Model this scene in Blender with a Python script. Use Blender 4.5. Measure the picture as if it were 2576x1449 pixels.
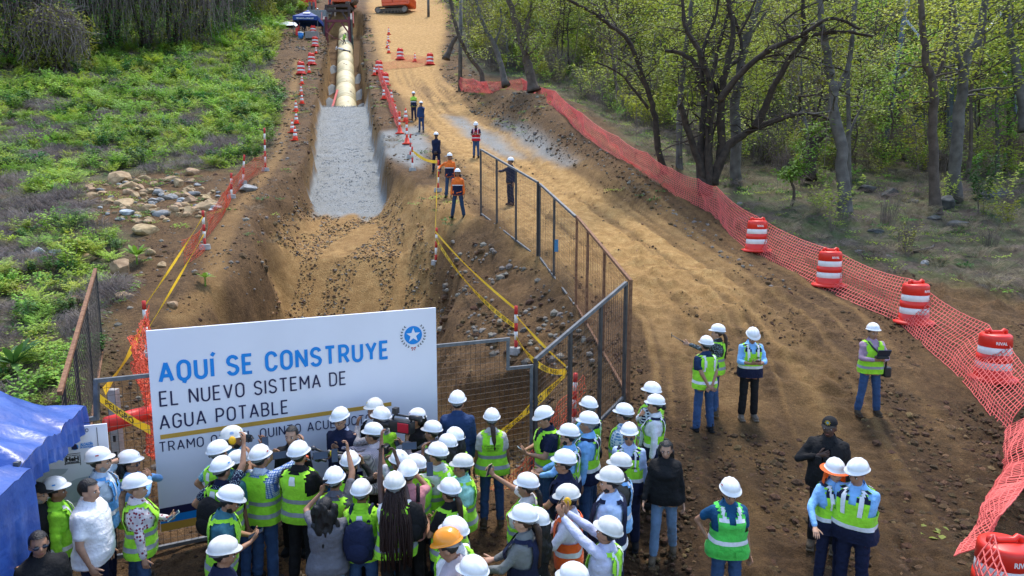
import bpy, bmesh, math, random
import numpy as np
from mathutils import Vector, Matrix, Quaternion
from mathutils.bvhtree import BVHTree

SC = bpy.context.scene
for o in list(bpy.data.objects):
    bpy.data.objects.remove(o)
COL = SC.collection

# ------------------------------------------------------------------ camera
PITCH = math.radians(7.76)
cam_data = bpy.data.cameras.new("camera")
cam_data.sensor_width = 36.0
cam_data.lens = 24.0
cam_data.clip_start = 0.1
cam_data.clip_end = 2000.0
cam = bpy.data.objects.new("camera", cam_data)
cam.location = (0, 0, 0)
cam.rotation_euler = (math.pi / 2 - PITCH, 0, 0)
COL.objects.link(cam)
SC.camera = cam

# ------------------------------------------------------------------ sky + sun
SUN_EL, SUN_AZ = math.radians(66), math.radians(12)   # azimuth measured from +Y clockwise
world = bpy.data.worlds.new("World")
SC.world = world
world.use_nodes = True
wn = world.node_tree.nodes
sky = wn.new("ShaderNodeTexSky")
sky.sky_type = 'NISHITA'
sky.sun_disc = False
sky.sun_elevation = SUN_EL
sky.sun_rotation = SUN_AZ
sky.air_density = 1.0
sky.dust_density = 1.2
sky.ozone_density = 1.0
wn["Background"].inputs[1].default_value = 0.15
world.node_tree.links.new(sky.outputs[0], wn["Background"].inputs[0])
sun_data = bpy.data.lights.new("sun", 'SUN')
sun_data.energy = 1.5
sun_data.angle = math.radians(10)
sun_data.color = (1.0, 0.95, 0.87)
sun = bpy.data.objects.new("sun", sun_data)
sd = Vector((math.sin(SUN_AZ) * math.cos(SUN_EL), math.cos(SUN_AZ) * math.cos(SUN_EL), math.sin(SUN_EL)))
sun.rotation_euler = (-sd).to_track_quat('-Z', 'Y').to_euler()
sun.location = sd * 60
COL.objects.link(sun)
SC.view_settings.view_transform = 'Standard'
SC.view_settings.look = 'None'
SC.view_settings.exposure = 1.47
SC.view_settings.gamma = 1.0
SC.view_settings.use_curve_mapping = False

# ------------------------------------------------------------------ helpers: noise, survey points
F = 1717.3
CP, SP = math.cos(PITCH), math.sin(PITCH)
rng = np.random.default_rng(7)
random.seed(11)

def _hash(ix, iy, seed):
    h = (ix.astype(np.int64) * 374761393 + iy.astype(np.int64) * 668265263 + seed * 974634777) & 0xFFFFFFFF
    h = ((h ^ (h >> 13)) * 1274126177) & 0xFFFFFFFF
    h = (h ^ (h >> 16)) & 0xFFFFFFFF
    return h.astype(np.float64) / 4294967295.0

def vnoise(x, y, seed=0):
    x = np.asarray(x, float); y = np.asarray(y, float)
    ix = np.floor(x); iy = np.floor(y)
    fx = x - ix; fy = y - iy
    fx = fx * fx * (3 - 2 * fx); fy = fy * fy * (3 - 2 * fy)
    a = _hash(ix, iy, seed); b = _hash(ix + 1, iy, seed)
    c = _hash(ix, iy + 1, seed); d = _hash(ix + 1, iy + 1, seed)
    return (a * (1 - fx) + b * fx) * (1 - fy) + (c * (1 - fx) + d * fx) * fy

def fbm(x, y, seed=0, oct=3):
    s = 0; a = 0.5
    for k in range(oct):
        s = s + a * (vnoise(x * 2 ** k, y * 2 ** k, seed + k) - 0.5)
        a *= 0.5
    return s

def sstep(a, b, x):
    t = np.clip((np.asarray(x, float) - a) / (b - a), 0, 1)
    return t * t * (3 - 2 * t)

PD = [-20, 0, 6, 9, 12.2, 16, 20, 24.4, 28.6, 33.4, 43, 46, 60, 69, 78, 87, 97, 105, 140, 200, 320]
PZ = [-5.0, -5.0, -4.95, -4.8, -4.1, -3.1, -2.05, -0.85, 0.15, 1.4, 4.2, 5.15, 9.3, 12.6, 16.0, 19.4, 22.9, 26.3, 40.0, 61, 97]
FD = [10.2, 11.2, 21.5, 23.0, 25.6, 32, 57.6, 58.8, 95, 110]
FZ = [-4.9, -6.0, -5.9, -4.6, -2.35, -0.72, 7.3, 5.6, 18.9, 24.8]
# pit / trench edges (left and right) by distance
EY = [10.0, 11, 13, 15.2, 15.9, 17.5, 20, 22, 25, 26.5, 29, 32, 58, 86, 88.5, 104, 110]
XL = [-6.2, -6.4, -6.9, -7.3, -7.4, -7.6, -7.75, -7.8, -8.6, -9.2, -9.2, -9.55, -15.9, -22.2, -23.4, -27.2, -28.0]
XR = [0.6, 0.6, 0.5, 0.35, -1.5, -1.9, -2.2, -2.5, -3.0, -3.6, -4.6, -5.75, -11.9, -18.4, -18.4, -21.8, -24.0]
FY = [9, 10.8, 12.5, 17.6, 21.3, 24, 26]
FX = [0.5, 0.45, 2.2, 1.7, 0.85, -1.0, -2.5]
RY = [20, 24, 28.6, 33, 43, 50, 60]            # bank along the right side of the road
RX = [9.5, 6.6, 4.6, 3.6, 0.9, -1.0, -4.0]
RH = [0.0, 0.1, 0.9, 1.3, 1.9, 1.0, 0.0]

def base_h(x, y):
    x = np.asarray(x, float); y = np.asarray(y, float)
    z = np.interp(y, PD, PZ)
    z = z + sstep(1.0, 6.0, x) * sstep(11, 5, y) * 0.35
    # spoil bank to the right of the road
    rx = np.interp(y, RY, RX); rh = np.interp(y, RY, RH)
    t = x - rx
    z = z + rh * np.where(t < 0, np.exp(-(t / 1.6) ** 2), np.exp(-(t / 5.0) ** 2))
    # ground falls from the fence towards the pit
    fx = np.interp(y, FY, FX)
    w = sstep(9.5, 12, y) * sstep(27, 23, y)
    z = z - w * np.clip(0.48 * (fx - x), 0, 1.45) * sstep(-9, -6.5, x)
    # forest hillside on the right climbs a little faster
    z = z + sstep(8, 40, x) * sstep(26, 70, y) * 5.0
    z = z + sstep(-25, -70, x) * sstep(30, 90, y) * 6.0
    z = z + 0.5 * fbm(x / 9, y / 9, 3, 2) * sstep(9, 20, y) + 0.16 * fbm(x / 2.3, y / 2.3, 5, 2) * sstep(8, 14, y)
    return z

def trench_in(x, y, soft=0.22):
    x = np.asarray(x, float); y = np.asarray(y, float)
    rough = 0.6 * fbm(x / 0.9, y / 0.9, 21, 3) + 0.9 * fbm(x / 3.1, y / 3.1, 22, 2) * sstep(33, 28, y)
    xl = np.interp(y, EY, XL) + rough; xr = np.interp(y, EY, XR) + rough
    ins = sstep(-soft, soft, x - xl) * sstep(-soft, soft, xr - x)
    return ins * sstep(10.0, 10.6, y) * sstep(110, 106, y)

def H(x, y, fine=True):
    x = np.asarray(x, float); y = np.asarray(y, float)
    z = base_h(x, y)
    soft = np.interp(y, [0, 13, 17, 24, 27, 31, 33, 60, 110], [0.22, 0.25, 0.55, 0.8, 1.3, 0.9, 0.2, 0.22, 0.4])
    ins = trench_in(x, y, soft)
    fl = np.interp(y, FD, FZ) + 0.12 * fbm(x / 1.7, y / 1.7, 31, 2) * sstep(33, 30, y)
    z = np.where(fl < z, z + (fl - z) * ins, z)
    if fine:
        # clods and ruts, dying out with distance
        c = np.clip(vnoise(x / 0.16, y / 0.16, 41) - 0.5, 0, 1) * 0.15 + np.clip(vnoise(x / 0.4, y / 0.4, 43) - 0.48, 0, 1) * 0.26
        z = z + c * (0.45 + 0.9 * sstep(0.35, 0.65, vnoise(x / 3.0, y / 3.0, 44))) * sstep(60, 20, y) * sstep(-9.5, -5, x + 0.25 * (y - 22) * (y > 22))
        z = z + 0.22 * np.clip(vnoise(x / 0.55, y / 0.45, 46) + .5 * vnoise(x / 0.22, y / 0.22, 47) - 0.80, 0, 1) * sstep(0.5, 3.5, x) * sstep(17, 9, y) * sstep(.35, .65, vnoise(x / 1.4, y / 2.2, 48) + .1)
        # walls of the cut are ragged
        edge = ins * (1 - ins) * 4
        z = z + edge * 0.5 * fbm(x / 0.35, y / 0.35, 51, 3)
    return z

def ray(px, py):
    u = (px - 1288.0) / F; v = (724.5 - py) / F
    return np.array([u, CP + v * SP, -SP + v * CP])

_D = np.exp(np.linspace(math.log(2.5), math.log(260), 900))
def hit(px, py, off=0.0, fine=False):
    """survey point: where a line of sight meets the ground raised by off"""
    r = ray(px, py); r = r / r[1]
    z = r[2] * _D; g = H(r[0] * _D, _D, fine) + off
    k = np.argmax(z < g)
    if k == 0:
        k = len(_D) - 1
    a, b = _D[k - 1], _D[k]
    for _ in range(18):
        m = 0.5 * (a + b)
        if r[2] * m < float(H(r[0] * m, m, fine)) + off: b = m
        else: a = m
    m = 0.5 * (a + b)
    return Vector((r[0] * m, m, r[2] * m))

def at(px, py, D):
    r = ray(px, py); r = r / r[1]
    return Vector((r[0] * D, D, r[2] * D))

def gz(x, y):
    return float(H(x, y))

def proj(p):
    x, y, z = p
    d = y * CP - z * SP; h = y * SP + z * CP
    return (1288 + F * x / d, 724.5 - F * h / d)

# ------------------------------------------------------------------ helpers: objects
def link(name, mesh, mat=None, parent=None, smooth=True):
    o = bpy.data.objects.new(name, mesh)
    COL.objects.link(o)
    if mat is not None:
        for m in (mat if isinstance(mat, (list, tuple)) else [mat]):
            mesh.materials.append(m)
    if smooth and len(mesh.polygons):
        mesh.polygons.foreach_set("use_smooth", np.ones(len(mesh.polygons), bool))
    if parent is not None:
        o.parent = parent
    return o

def tag(o, label=None, cat=None, group=None, kind=None):
    if label: o["label"] = label
    if cat: o["category"] = cat
    if group: o["group"] = group
    if kind: o["kind"] = kind
    return o

def thing(name, label, cat, loc=(0, 0, 0), rz=0.0, group=None):
    o = bpy.data.objects.new(name, None)
    o.empty_display_size = 0.2
    COL.objects.link(o)
    o.location = loc
    o.rotation_euler = (0, 0, rz)
    return tag(o, label, cat, group)

def copy_tree(o, parent=None):
    c = o.copy(); COL.objects.link(c)
    if parent is not None: c.parent = parent
    for ch in list(o.children):
        if not ch.name.startswith('lettering'): copy_tree(ch, c)
    return c

class MB:
    """collects shapes into one mesh"""
    def __init__(s):
        s.v = []; s.f = []; s.m = []; s.n = 0; s.mi = 0
    def add(s, v, f):
        v = np.asarray(v, float).reshape(-1, 3)
        s.v.append(v)
        n = s.n
        s.f.extend([tuple(i + n for i in q) for q in f])
        s.m.extend([s.mi] * len(f))
        s.n += len(v)
        return s
    def box(s, c, d, R=None, taper=1.0):
        hx, hy, hz = d[0] / 2, d[1] / 2, d[2] / 2
        t = taper
        v = np.array([(-hx, -hy, -hz), (hx, -hy, -hz), (hx, hy, -hz), (-hx, hy, -hz),
                      (-hx * t, -hy * t, hz), (hx * t, -hy * t, hz), (hx * t, hy * t, hz), (-hx * t, hy * t, hz)])
        if R is not None: v = v @ np.array(R).T
        return s.add(v + np.array(c), [(3, 2, 1, 0), (4, 5, 6, 7), (0, 1, 5, 4), (1, 2, 6, 5), (2, 3, 7, 6), (3, 0, 4, 7)])
    def bar(s, a, b, w, d=None, up=(0, 0, 1)):
        a = Vector(a); b = Vector(b); d = w if d is None else d
        t = (b - a); L = t.length; t.normalize()
        u = Vector(up)
        if abs(u.dot(t)) > 0.98: u = Vector((0, 1, 0))
        sx = t.cross(u).normalized(); sy = sx.cross(t)
        R = np.array([sx, t, sy]).T
        return s.box((a + b) / 2, (w, L, d), R)
    def tube(s, pts, rad, n=8, cap=True):
        pts = [Vector(p) for p in pts]
        if not hasattr(rad, '__len__'): rad = [rad] * len(pts)
        V = []; prev = None
        for i, p in enumerate(pts):
            t = (pts[min(i + 1, len(pts) - 1)] - pts[max(i - 1, 0)])
            if t.length < 1e-9: t = Vector((0, 0, 1))
            t.normalize()
            if prev is None:
                u = t.cross(Vector((0, 0, 1)) if abs(t.z) < 0.9 else Vector((1, 0, 0))).normalized()
            else:
                u = (prev - t * prev.dot(t))
                u = u.normalized() if u.length > 1e-6 else t.orthogonal().normalized()
            prev = u
            w = t.cross(u)
            for k in range(n):
                a = 2 * math.pi * k / n
                V.append(p + (u * math.cos(a) + w * math.sin(a)) * rad[i])
        Fc = []
        for i in range(len(pts) - 1):
            for k in range(n):
                k2 = (k + 1) % n
                Fc.append((i * n + k, i * n + k2, (i + 1) * n + k2, (i + 1) * n + k))
        if cap:
            Fc.append(tuple(reversed(range(n)))); Fc.append(tuple(range((len(pts) - 1) * n, len(pts) * n)))
        return s.add([tuple(v) for v in V], Fc)
    def cyl(s, a, b, r0, r1=None, n=12):
        return s.tube([a, b], [r0, r0 if r1 is None else r1], n)
    def lathe(s, prof, n=20, c=(0, 0, 0), cap=True):
        V = []; Fc = []
        for r, z in prof:
            for k in range(n):
                a = 2 * math.pi * k / n
                V.append((c[0] + r * math.cos(a), c[1] + r * math.sin(a), c[2] + z))
        for i in range(len(prof) - 1):
            for k in range(n):
                k2 = (k + 1) % n
                Fc.append((i * n + k, i * n + k2, (i + 1) * n + k2, (i + 1) * n + k))
        if cap:
            Fc.append(tuple(reversed(range(n)))); Fc.append(tuple(range((len(prof) - 1) * n, len(prof) * n)))
        return s.add(V, Fc)
    def ell(s, c, r, R=None, n=12, m=8):
        V = [(0, 0, -1)]; Fc = []
        for i in range(1, m):
            t = math.pi * i / m
            for k in range(n):
                a = 2 * math.pi * k / n
                V.append((math.sin(t) * math.cos(a), math.sin(t) * math.sin(a), -math.cos(t)))
        V.append((0, 0, 1)); L = len(V) - 1
        for k in range(n):
            k2 = (k + 1) % n
            Fc.append((0, 1 + k2, 1 + k)); Fc.append((L, L - n + k, L - n + k2))
            for i in range(m - 2):
                Fc.append((1 + i * n + k, 1 + i * n + k2, 1 + (i + 1) * n + k2, 1 + (i + 1) * n + k))
        V = np.array(V) * np.array(r)
        if R is not None: V = V @ np.array(R).T
        return s.add(V + np.array(c), Fc)
    def caps(s, a, b, ra, rb, n=10):
        a = Vector(a); b = Vector(b); t = (b - a).normalized()
        return s.tube([a - t * ra, a - t * ra * 0.75, a - t * ra * 0.35, a, b, b + t * rb * 0.35, b + t * rb * 0.75, b + t * rb],
                      [ra * 0.05, ra * 0.66, ra * 0.93, ra, rb, rb * 0.93, rb * 0.66, rb * 0.05], n)
    def strip(s, A, B):
        """ruled sheet between two polylines"""
        n = len(A)
        return s.add([tuple(p) for p in A] + [tuple(p) for p in B], [(i, i + 1, n + i + 1, n + i) for i in range(n - 1)])
    def mesh(s, name):
        me = bpy.data.meshes.new(name)
        V = np.concatenate(s.v) if s.v else np.zeros((0, 3))
        me.from_pydata(V.tolist(), [], s.f)
        if any(s.m): me.polygons.foreach_set("material_index", s.m)
        me.update()
        return me
    def build(s, name, mat, parent=None, smooth=False):
        return link(name, s.mesh(name), mat, parent, smooth)

def bevel(o, w=0.006, seg=2):
    m = o.modifiers.new("bevel", 'BEVEL'); m.width = w; m.segments = seg; m.limit_method = 'ANGLE'
    return o

def quick_mesh(name, V, quads):
    """large quad/tri meshes from arrays"""
    V = np.asarray(V, np.float32); Q = np.asarray(quads, np.int32)
    me = bpy.data.meshes.new(name)
    me.vertices.add(len(V)); me.vertices.foreach_set("co", V.ravel())
    k = Q.shape[1]
    me.loops.add(Q.size); me.loops.foreach_set("vertex_index", Q.ravel())
    me.polygons.add(len(Q)); me.polygons.foreach_set("loop_start", np.arange(0, Q.size, k, dtype=np.int32))
    me.update(calc_edges=True)
    return me

# ------------------------------------------------------------------ materials
MATS = {}
def mat(name, col, rough=0.7, metal=0.0, var=0.12, scale=6.0, bump=0.0, bscale=40.0, spec=0.4, trans=0.0, sheen=0.0, col2=None, rnd=0.0, coat=0.0):
    if name in MATS: return MATS[name]
    m = bpy.data.materials.new(name); m.use_nodes = True
    nt = m.node_tree; N = nt.nodes; L = nt.links
    b = N["Principled BSDF"]
    tc = N.new("ShaderNodeTexCoord")
    nz = N.new("ShaderNodeTexNoise"); nz.inputs["Scale"].default_value = scale; nz.inputs["Detail"].default_value = 6
    L.new(tc.outputs["Object"], nz.inputs["Vector"])
    rp = N.new("ShaderNodeValToRGB")
    c2 = col2 if col2 is not None else tuple(min(1, c * (1 + var)) for c in col[:3])
    c1 = col if col2 is not None else tuple(c * (1 - var) for c in col[:3])
    rp.color_ramp.elements[0].color = (*c1[:3], 1); rp.color_ramp.elements[1].color = (*c2[:3], 1)
    rp.color_ramp.elements[0].position = 0.3; rp.color_ramp.elements[1].position = 0.7
    L.new(nz.outputs["Fac"], rp.inputs["Fac"])
    out = rp.outputs["Color"]
    if rnd > 0:
        oi = N.new("ShaderNodeObjectInfo")
        hs = N.new("ShaderNodeHueSaturation")
        mr = N.new("ShaderNodeMapRange"); mr.inputs[3].default_value = 1 - rnd; mr.inputs[4].default_value = 1 + rnd
        L.new(oi.outputs["Random"], mr.inputs[0]); L.new(mr.outputs[0], hs.inputs["Value"])
        mh = N.new("ShaderNodeMapRange"); mh.inputs[3].default_value = 0.5 - rnd * 0.07; mh.inputs[4].default_value = 0.5 + rnd * 0.07
        ms = N.new("ShaderNodeMath"); ms.operation = 'FRACT'
        mm = N.new("ShaderNodeMath"); mm.operation = 'MULTIPLY'; mm.inputs[1].default_value = 37.7
        L.new(oi.outputs["Random"], mm.inputs[0]); L.new(mm.outputs[0], ms.inputs[0]); L.new(ms.outputs[0], mh.inputs[0])
        L.new(mh.outputs[0], hs.inputs["Hue"])
        L.new(out, hs.inputs["Color"]); out = hs.outputs["Color"]
    L.new(out, b.inputs["Base Color"])
    b.inputs["Roughness"].default_value = rough
    b.inputs["Metallic"].default_value = metal
    b.inputs["Specular IOR Level"].default_value = spec
    if coat: b.inputs["Coat Weight"].default_value = coat; b.inputs["Coat Roughness"].default_value = 0.15
    if sheen: b.inputs["Sheen Weight"].default_value = sheen
    if bump > 0:
        n2 = N.new("ShaderNodeTexNoise"); n2.inputs["Scale"].default_value = bscale; n2.inputs["Detail"].default_value = 5
        L.new(tc.outputs["Object"], n2.inputs["Vector"])
        bp = N.new("ShaderNodeBump"); bp.inputs["Strength"].default_value = bump; bp.inputs["Distance"].default_value = 0.02
        L.new(n2.outputs["Fac"], bp.inputs["Height"]); L.new(bp.outputs[0], b.inputs["Normal"])
    if trans > 0:
        tr = N.new("ShaderNodeBsdfTranslucent"); L.new(out, tr.inputs["Color"])
        mx = N.new("ShaderNodeMixShader"); mx.inputs[0].default_value = trans
        L.new(b.outputs[0], mx.inputs[1]); L.new(tr.outputs[0], mx.inputs[2])
        L.new(mx.outputs[0], N["Material Output"].inputs["Surface"])
    MATS[name] = m
    return m
# ================================================================== GROUND
def in_poly(x, y, P):
    ins = np.zeros(np.shape(x), bool)
    n = len(P)
    for i in range(n):
        x0, y0 = P[i]; x1, y1 = P[(i + 1) % n]
        if y0 == y1: continue
        c = ((y0 > y) != (y1 > y)) & (x < (x1 - x0) * (y - y0) / (y1 - y0) + x0)
        ins ^= c
    return ins

def dpoly(x, y, P, closed=False):
    d = np.full(np.shape(x), 1e9)
    n = len(P)
    for i in range(n if closed else n - 1):
        x0, y0 = P[i]; x1, y1 = P[(i + 1) % n]
        dx, dy = x1 - x0, y1 - y0
        t = np.clip(((x - x0) * dx + (y - y0) * dy) / (dx * dx + dy * dy + 1e-9), 0, 1)
        d = np.minimum(d, np.hypot(x - x0 - t * dx, y - y0 - t * dy))
    return d

def survey(L): return [tuple(hit(a, b)[:2]) for a, b in L]

def area_mask(x, y, P, soft):
    d = dpoly(x, y, P, True)
    s = np.where(in_poly(x, y, P), d, -d)
    return sstep(-1, 1, s / soft)

VEG_L = survey([(700, 62), (692, 130), (672, 200), (705, 262), (690, 330), (665, 395), (600, 430), (470, 425), (330, 440), (225, 460),
                (210, 560), (330, 590), (300, 690), (255, 800), (232, 900), (215, 1000)])
VEG_L = [(-32, 120), (-31, 108)] + VEG_L + [(-6.6, 9.5), (-9, 8.5), (-40, 8), (-160, 60), (-160, 210), (-60, 210)]
VEG_R = survey([(1140, 30), (1150, 120), (1195, 185), (1335, 205), (1405, 232), (1570, 345), (1760, 470), (1850, 530), (1960, 610),
                (2120, 660), (2330, 705), (2570, 765)])
VEG_R = [(-18, 210), (-14, 130)] + VEG_R + [(26, 12), (120, 40), (200, 210)]
ROAD = survey([(925, 8), (940, 90), (952, 165), (1000, 230), (1040, 300), (1075, 350), (1130, 385), (1190, 440), (1225, 520), (1340, 640),
               (1480, 760), (1640, 800), (1850, 800), (1900, 730), (1800, 650), (1680, 570), (1540, 485), (1430, 420), (1330, 362), (1240, 300), (1150, 232),
               (1105, 180), (1118, 100), (1128, 8)])
ROAD = [(ROAD[0][0] - 4, ROAD[0][1] + 30)] + ROAD + [(ROAD[-1][0] - 2, ROAD[-1][1] + 30)]
LEDGE = survey([(650, 640), (740, 560), (800, 528), (950, 520), (1060, 470), (1150, 470), (1200, 560), (1110, 640), (1070, 665), (1080, 720), (1060, 770), (720, 780), (700, 690)])
PATHL = survey([(748, 150), (740, 215), (735, 270), (712, 330), (700, 390), (660, 450), (600, 520), (560, 590), (545, 650), (530, 740), (440, 800)])
TRACKS = [survey([(1010, 60), (1005, 180), (1080, 290), (1230, 400), (1420, 530), (1620, 680), (1760, 800), (1820, 950), (1900, 1150), (1950, 1300)]),
          survey([(1085, 60), (1075, 180), (1170, 290), (1330, 400), (1530, 530), (1760, 680), (1930, 800), (2040, 950), (2100, 1150), (2150, 1300)])]
GRAV = [survey([(975, 330), (1060, 315), (1085, 370), (1060, 425), (960, 440), (945, 380)]),
        survey([(1115, 290), (1160, 296), (1260, 350), (1320, 400), (1260, 395), (1180, 345)]),
        survey([(1247, 303), (1285, 308), (1340, 335), (1400, 380), (1450, 410), (1425, 420), (1350, 395), (1290, 345)])]

CENT = [(-16, 110)] + survey([(1035, 20), (1040, 90), (1040, 180), (1125, 290), (1280, 400), (1475, 530), (1690, 680), (1850, 800), (1935, 950), (2005, 1150), (2060, 1300), (2100, 1440)]) + [(3.6, 2)]
def road_st(x, y):
    """distance along and across the vehicle track"""
    best = np.full(np.shape(x), 1e9); S = np.zeros(np.shape(x)); T = np.zeros(np.shape(x)); s0 = 0
    for (x0, y0), (x1, y1) in zip(CENT[:-1], CENT[1:]):
        dx, dy = x1 - x0, y1 - y0; L = math.hypot(dx, dy); u = np.clip(((x - x0) * dx + (y - y0) * dy) / (L * L), 0, 1)
        d = np.hypot(x - x0 - u * dx, y - y0 - u * dy); sg = np.sign((x - x0) * dy - (y - y0) * dx); k = d < best
        best = np.where(k, d, best); S = np.where(k, s0 + u * L, S); T = np.where(k, d * sg, T); s0 += L
    return S, T

def build_ground():
    ys = [1.0]
    while ys[-1] < 300:
        D = ys[-1]
        ys.append(D + (0.4 if D < 3.5 else 0.045 if D < 11 else min(max(0.045, D * D * 0.00032), 4.0 if D > 120 else 1.1)))
    ys = np.array([-6, -3, -1] + ys)
    us = np.concatenate([np.linspace(-2.6, -0.8, 50)[:-1], np.linspace(-0.8, 0.8, 660), np.linspace(0.8, 2.6, 50)[1:]])
    Y, U = np.meshgrid(ys, us, indexing='ij')
    X = U * (np.maximum(Y, 0) + 4.0)
    Z = H(X, Y)
    nr, nc = X.shape
    sv, tv = road_st(X, Y)
    streak = (vnoise(tv * 3.1, sv * .12, 201) - .5) + .8 * (vnoise(tv * 7.5, sv * .22, 202) - .5)
    rm = sstep(4.6, 3.2, np.abs(tv)) * sstep(78, 50, Y)
    cleat = (np.abs(((sv * 3.4 + .5 * np.sign(tv)) % 1) - .5) - .25) * sstep(.42, .3, np.abs(np.abs(tv) - 1.25)) * sstep(.35, .6, vnoise(sv * .25, tv * .6, 203))
    Z = Z + rm * (.07 * streak + .075 * cleat * sstep(40, 20, Y)) * sstep(.95, .5, trench_in(X, Y))
    V = np.stack([X, Y, Z], -1).reshape(-1, 3)
    i = np.arange(nr - 1)[:, None] * nc + np.arange(nc - 1)[None, :]
    Q = np.stack([i, i + 1, i + nc + 1, i + nc], -1).reshape(-1, 4)
    me = quick_mesh("ground", V, Q)
    x = V[:, 0]; y = V[:, 1]
    wob = 0.6 * fbm(x / 1.3, y / 1.3, 61, 3)
    veg = np.maximum(area_mask(x + wob, y + wob, VEG_L, 0.8), area_mask(x + wob, y + wob, VEG_R, 0.8))
    road = area_mask(x + wob, y + wob * 2, ROAD, 0.9)
    road = road * sstep(10, 24, y)
    road = np.maximum(road, 0.62 * area_mask(x + wob, y + wob, LEDGE, 0.5))
    road = np.maximum(road, 0.33 * sstep(0.5, 0.1, dpoly(x, y, PATHL) + 0.3 * wob))
    tr = np.minimum(dpoly(x, y, TRACKS[0]), dpoly(x, y, TRACKS[1]))
    stk = streak.ravel(); rmm = rm.ravel()
    road = np.clip(road * (1 - .75 * rmm * sstep(.0, .45, -stk)) , 0, 1)
    road = road + rmm * sstep(.05, .5, stk) * .45 * sstep(6, 12, y) * (1 - road)
    road = road + 0.25 * sstep(0.9, 0.3, tr + wob * 0.4) * sstep(80, 9, y) * (1 - road)
    ins = trench_in(x, y, 0.2)
    fl = np.interp(y, FD, FZ)
    on_floor = ins * sstep(0.35, 0.1, np.abs(V[:, 2] - fl))
    grav = on_floor * sstep(31.2, 31.9, y + 3.2 * fbm(x / .8, y / 3, 77, 3) + .4) * sstep(58.8, 58.0, y)
    for g in GRAV:
        grav = np.maximum(grav, area_mask(x + wob, y + wob, g, 0.5) * 0.9)
    wall = ins * (1 - on_floor)
    road = np.maximum(road, wall * sstep(28, 40, y) * 0.75)
    road = np.maximum(road, ins * sstep(30, 26, y) * (0.55 + 0.7 * fbm(x / 1.1, y / 1.1, 66, 3)))
    wet = sstep(17, 8, y) * 1.35 * sstep(-2, 3.5, x) * (0.55 + 1.0 * fbm(x / 1.6, y / 1.6, 71, 3))
    colr = np.stack([np.clip(road, 0, 1), np.clip(grav, 0, 1), np.clip(veg * (1 - grav), 0, 1), np.clip(wet, 0, 1)], -1).astype(np.float32)
    a = me.color_attributes.new("zone", 'FLOAT_COLOR', 'POINT')
    a.data.foreach_set("color", colr.ravel())
    m = bpy.data.materials.new("ground"); m.use_nodes = True
    nt = m.node_tree; N = nt.nodes; L = nt.links
    b = N["Principled BSDF"]
    at_ = N.new("ShaderNodeVertexColor"); at_.layer_name = "zone"
    sp = N.new("ShaderNodeSeparateColor"); L.new(at_.outputs["Color"], sp.inputs[0])
    tc = N.new("ShaderNodeTexCoord")
    def noise(sc, det=8, rough=0.6):
        n = N.new("ShaderNodeTexNoise"); n.inputs["Scale"].default_value = sc; n.inputs["Detail"].default_value = det
        n.inputs["Roughness"].default_value = rough
        L.new(tc.outputs["Object"], n.inputs["Vector"]); return n
    def ramp(src, stops):
        r = N.new("ShaderNodeValToRGB")
        while len(r.color_ramp.elements) < len(stops): r.color_ramp.elements.new(0.5)
        for e, (p, c) in zip(r.color_ramp.elements, stops):
            e.position = p; e.color = (*c, 1)
        L.new(src, r.inputs["Fac"]); return r.outputs["Color"]
    def mix(f, a_, b_):
        x_ = N.new("ShaderNodeMix"); x_.data_type = 'RGBA'
        L.new(f, x_.inputs[0]); L.new(a_, x_.inputs[6]); L.new(b_, x_.inputs[7]); return x_.outputs[2]
    n1 = noise(1.3); n2 = noise(9.0); n3 = noise(42.0, 4); n4 = noise(3.0, 10, 0.7)
    soil = ramp(n1.outputs["Fac"], [(0.25, (0.046, 0.026, 0.012)), (0.5, (0.125, 0.069, 0.028)), (0.75, (0.24, 0.138, 0.055))])
    soil2 = ramp(n2.outputs["Fac"], [(0.3, (0.036, 0.022, 0.012)), (0.55, (0.125, 0.074, 0.035)), (0.8, (0.27, 0.163, 0.076))])
    f05 = N.new("ShaderNodeValue"); f05.outputs[0].default_value = 0.5
    soil = mix(f05.outputs[0], soil, soil2)
    tan = ramp(n4.outputs["Fac"], [(0.25, (0.235, 0.125, 0.040)), (0.5, (0.44, 0.258, 0.092)), (0.75, (0.62, 0.405, 0.165))])
    gra = ramp(n3.outputs["Fac"], [(0.3, (0.10, 0.107, 0.108)), (0.5, (0.26, 0.272, 0.265)), (0.7, (0.45, 0.465, 0.45))])
    gra2 = ramp(n1.outputs["Fac"], [(0.3, (0.21, 0.20, 0.165)), (0.7, (0.31, 0.325, 0.32))])
    gra = mix(f05.outputs[0], gra, gra2)
    lit = ramp(n2.outputs["Fac"], [(0.3, (0.045, 0.034, 0.025)), (0.55, (0.12, 0.095, 0.07)), (0.75, (0.20, 0.17, 0.13))])
    lit2 = ramp(n1.outputs["Fac"], [(0.4, (0.12, 0.092, 0.062)), (0.6, (0.085, 0.14, 0.032))])
    lit = mix(f05.outputs[0], lit, lit2)
    wetc = ramp(n2.outputs["Fac"], [(0.3, (0.011, 0.006, 0.0025)), (0.6, (0.034, 0.018, 0.007)), (0.8, (0.085, 0.047, 0.018))])
    c = mix(sp.outputs[0], soil, tan)
    c = mix(at_.outputs["Alpha"], c, wetc)
    n7 = noise(55.0, 3); gr = ramp(n7.outputs["Fac"], [(0.32, (0.45, 0.43, 0.41)), (0.5, (1, 1, 1)), (0.7, (1.45, 1.45, 1.42))])
    mu = N.new("ShaderNodeMix"); mu.data_type = 'RGBA'; mu.blend_type = 'MULTIPLY'; mu.inputs[0].default_value = .8; L.new(c, mu.inputs[6]); L.new(gr, mu.inputs[7]); c = mu.outputs[2]
    c = mix(sp.outputs[2], c, lit)
    c = mix(sp.outputs[1], c, gra)
    L.new(c, b.inputs["Base Color"])
    b.inputs["Roughness"].default_value = 0.92
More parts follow.
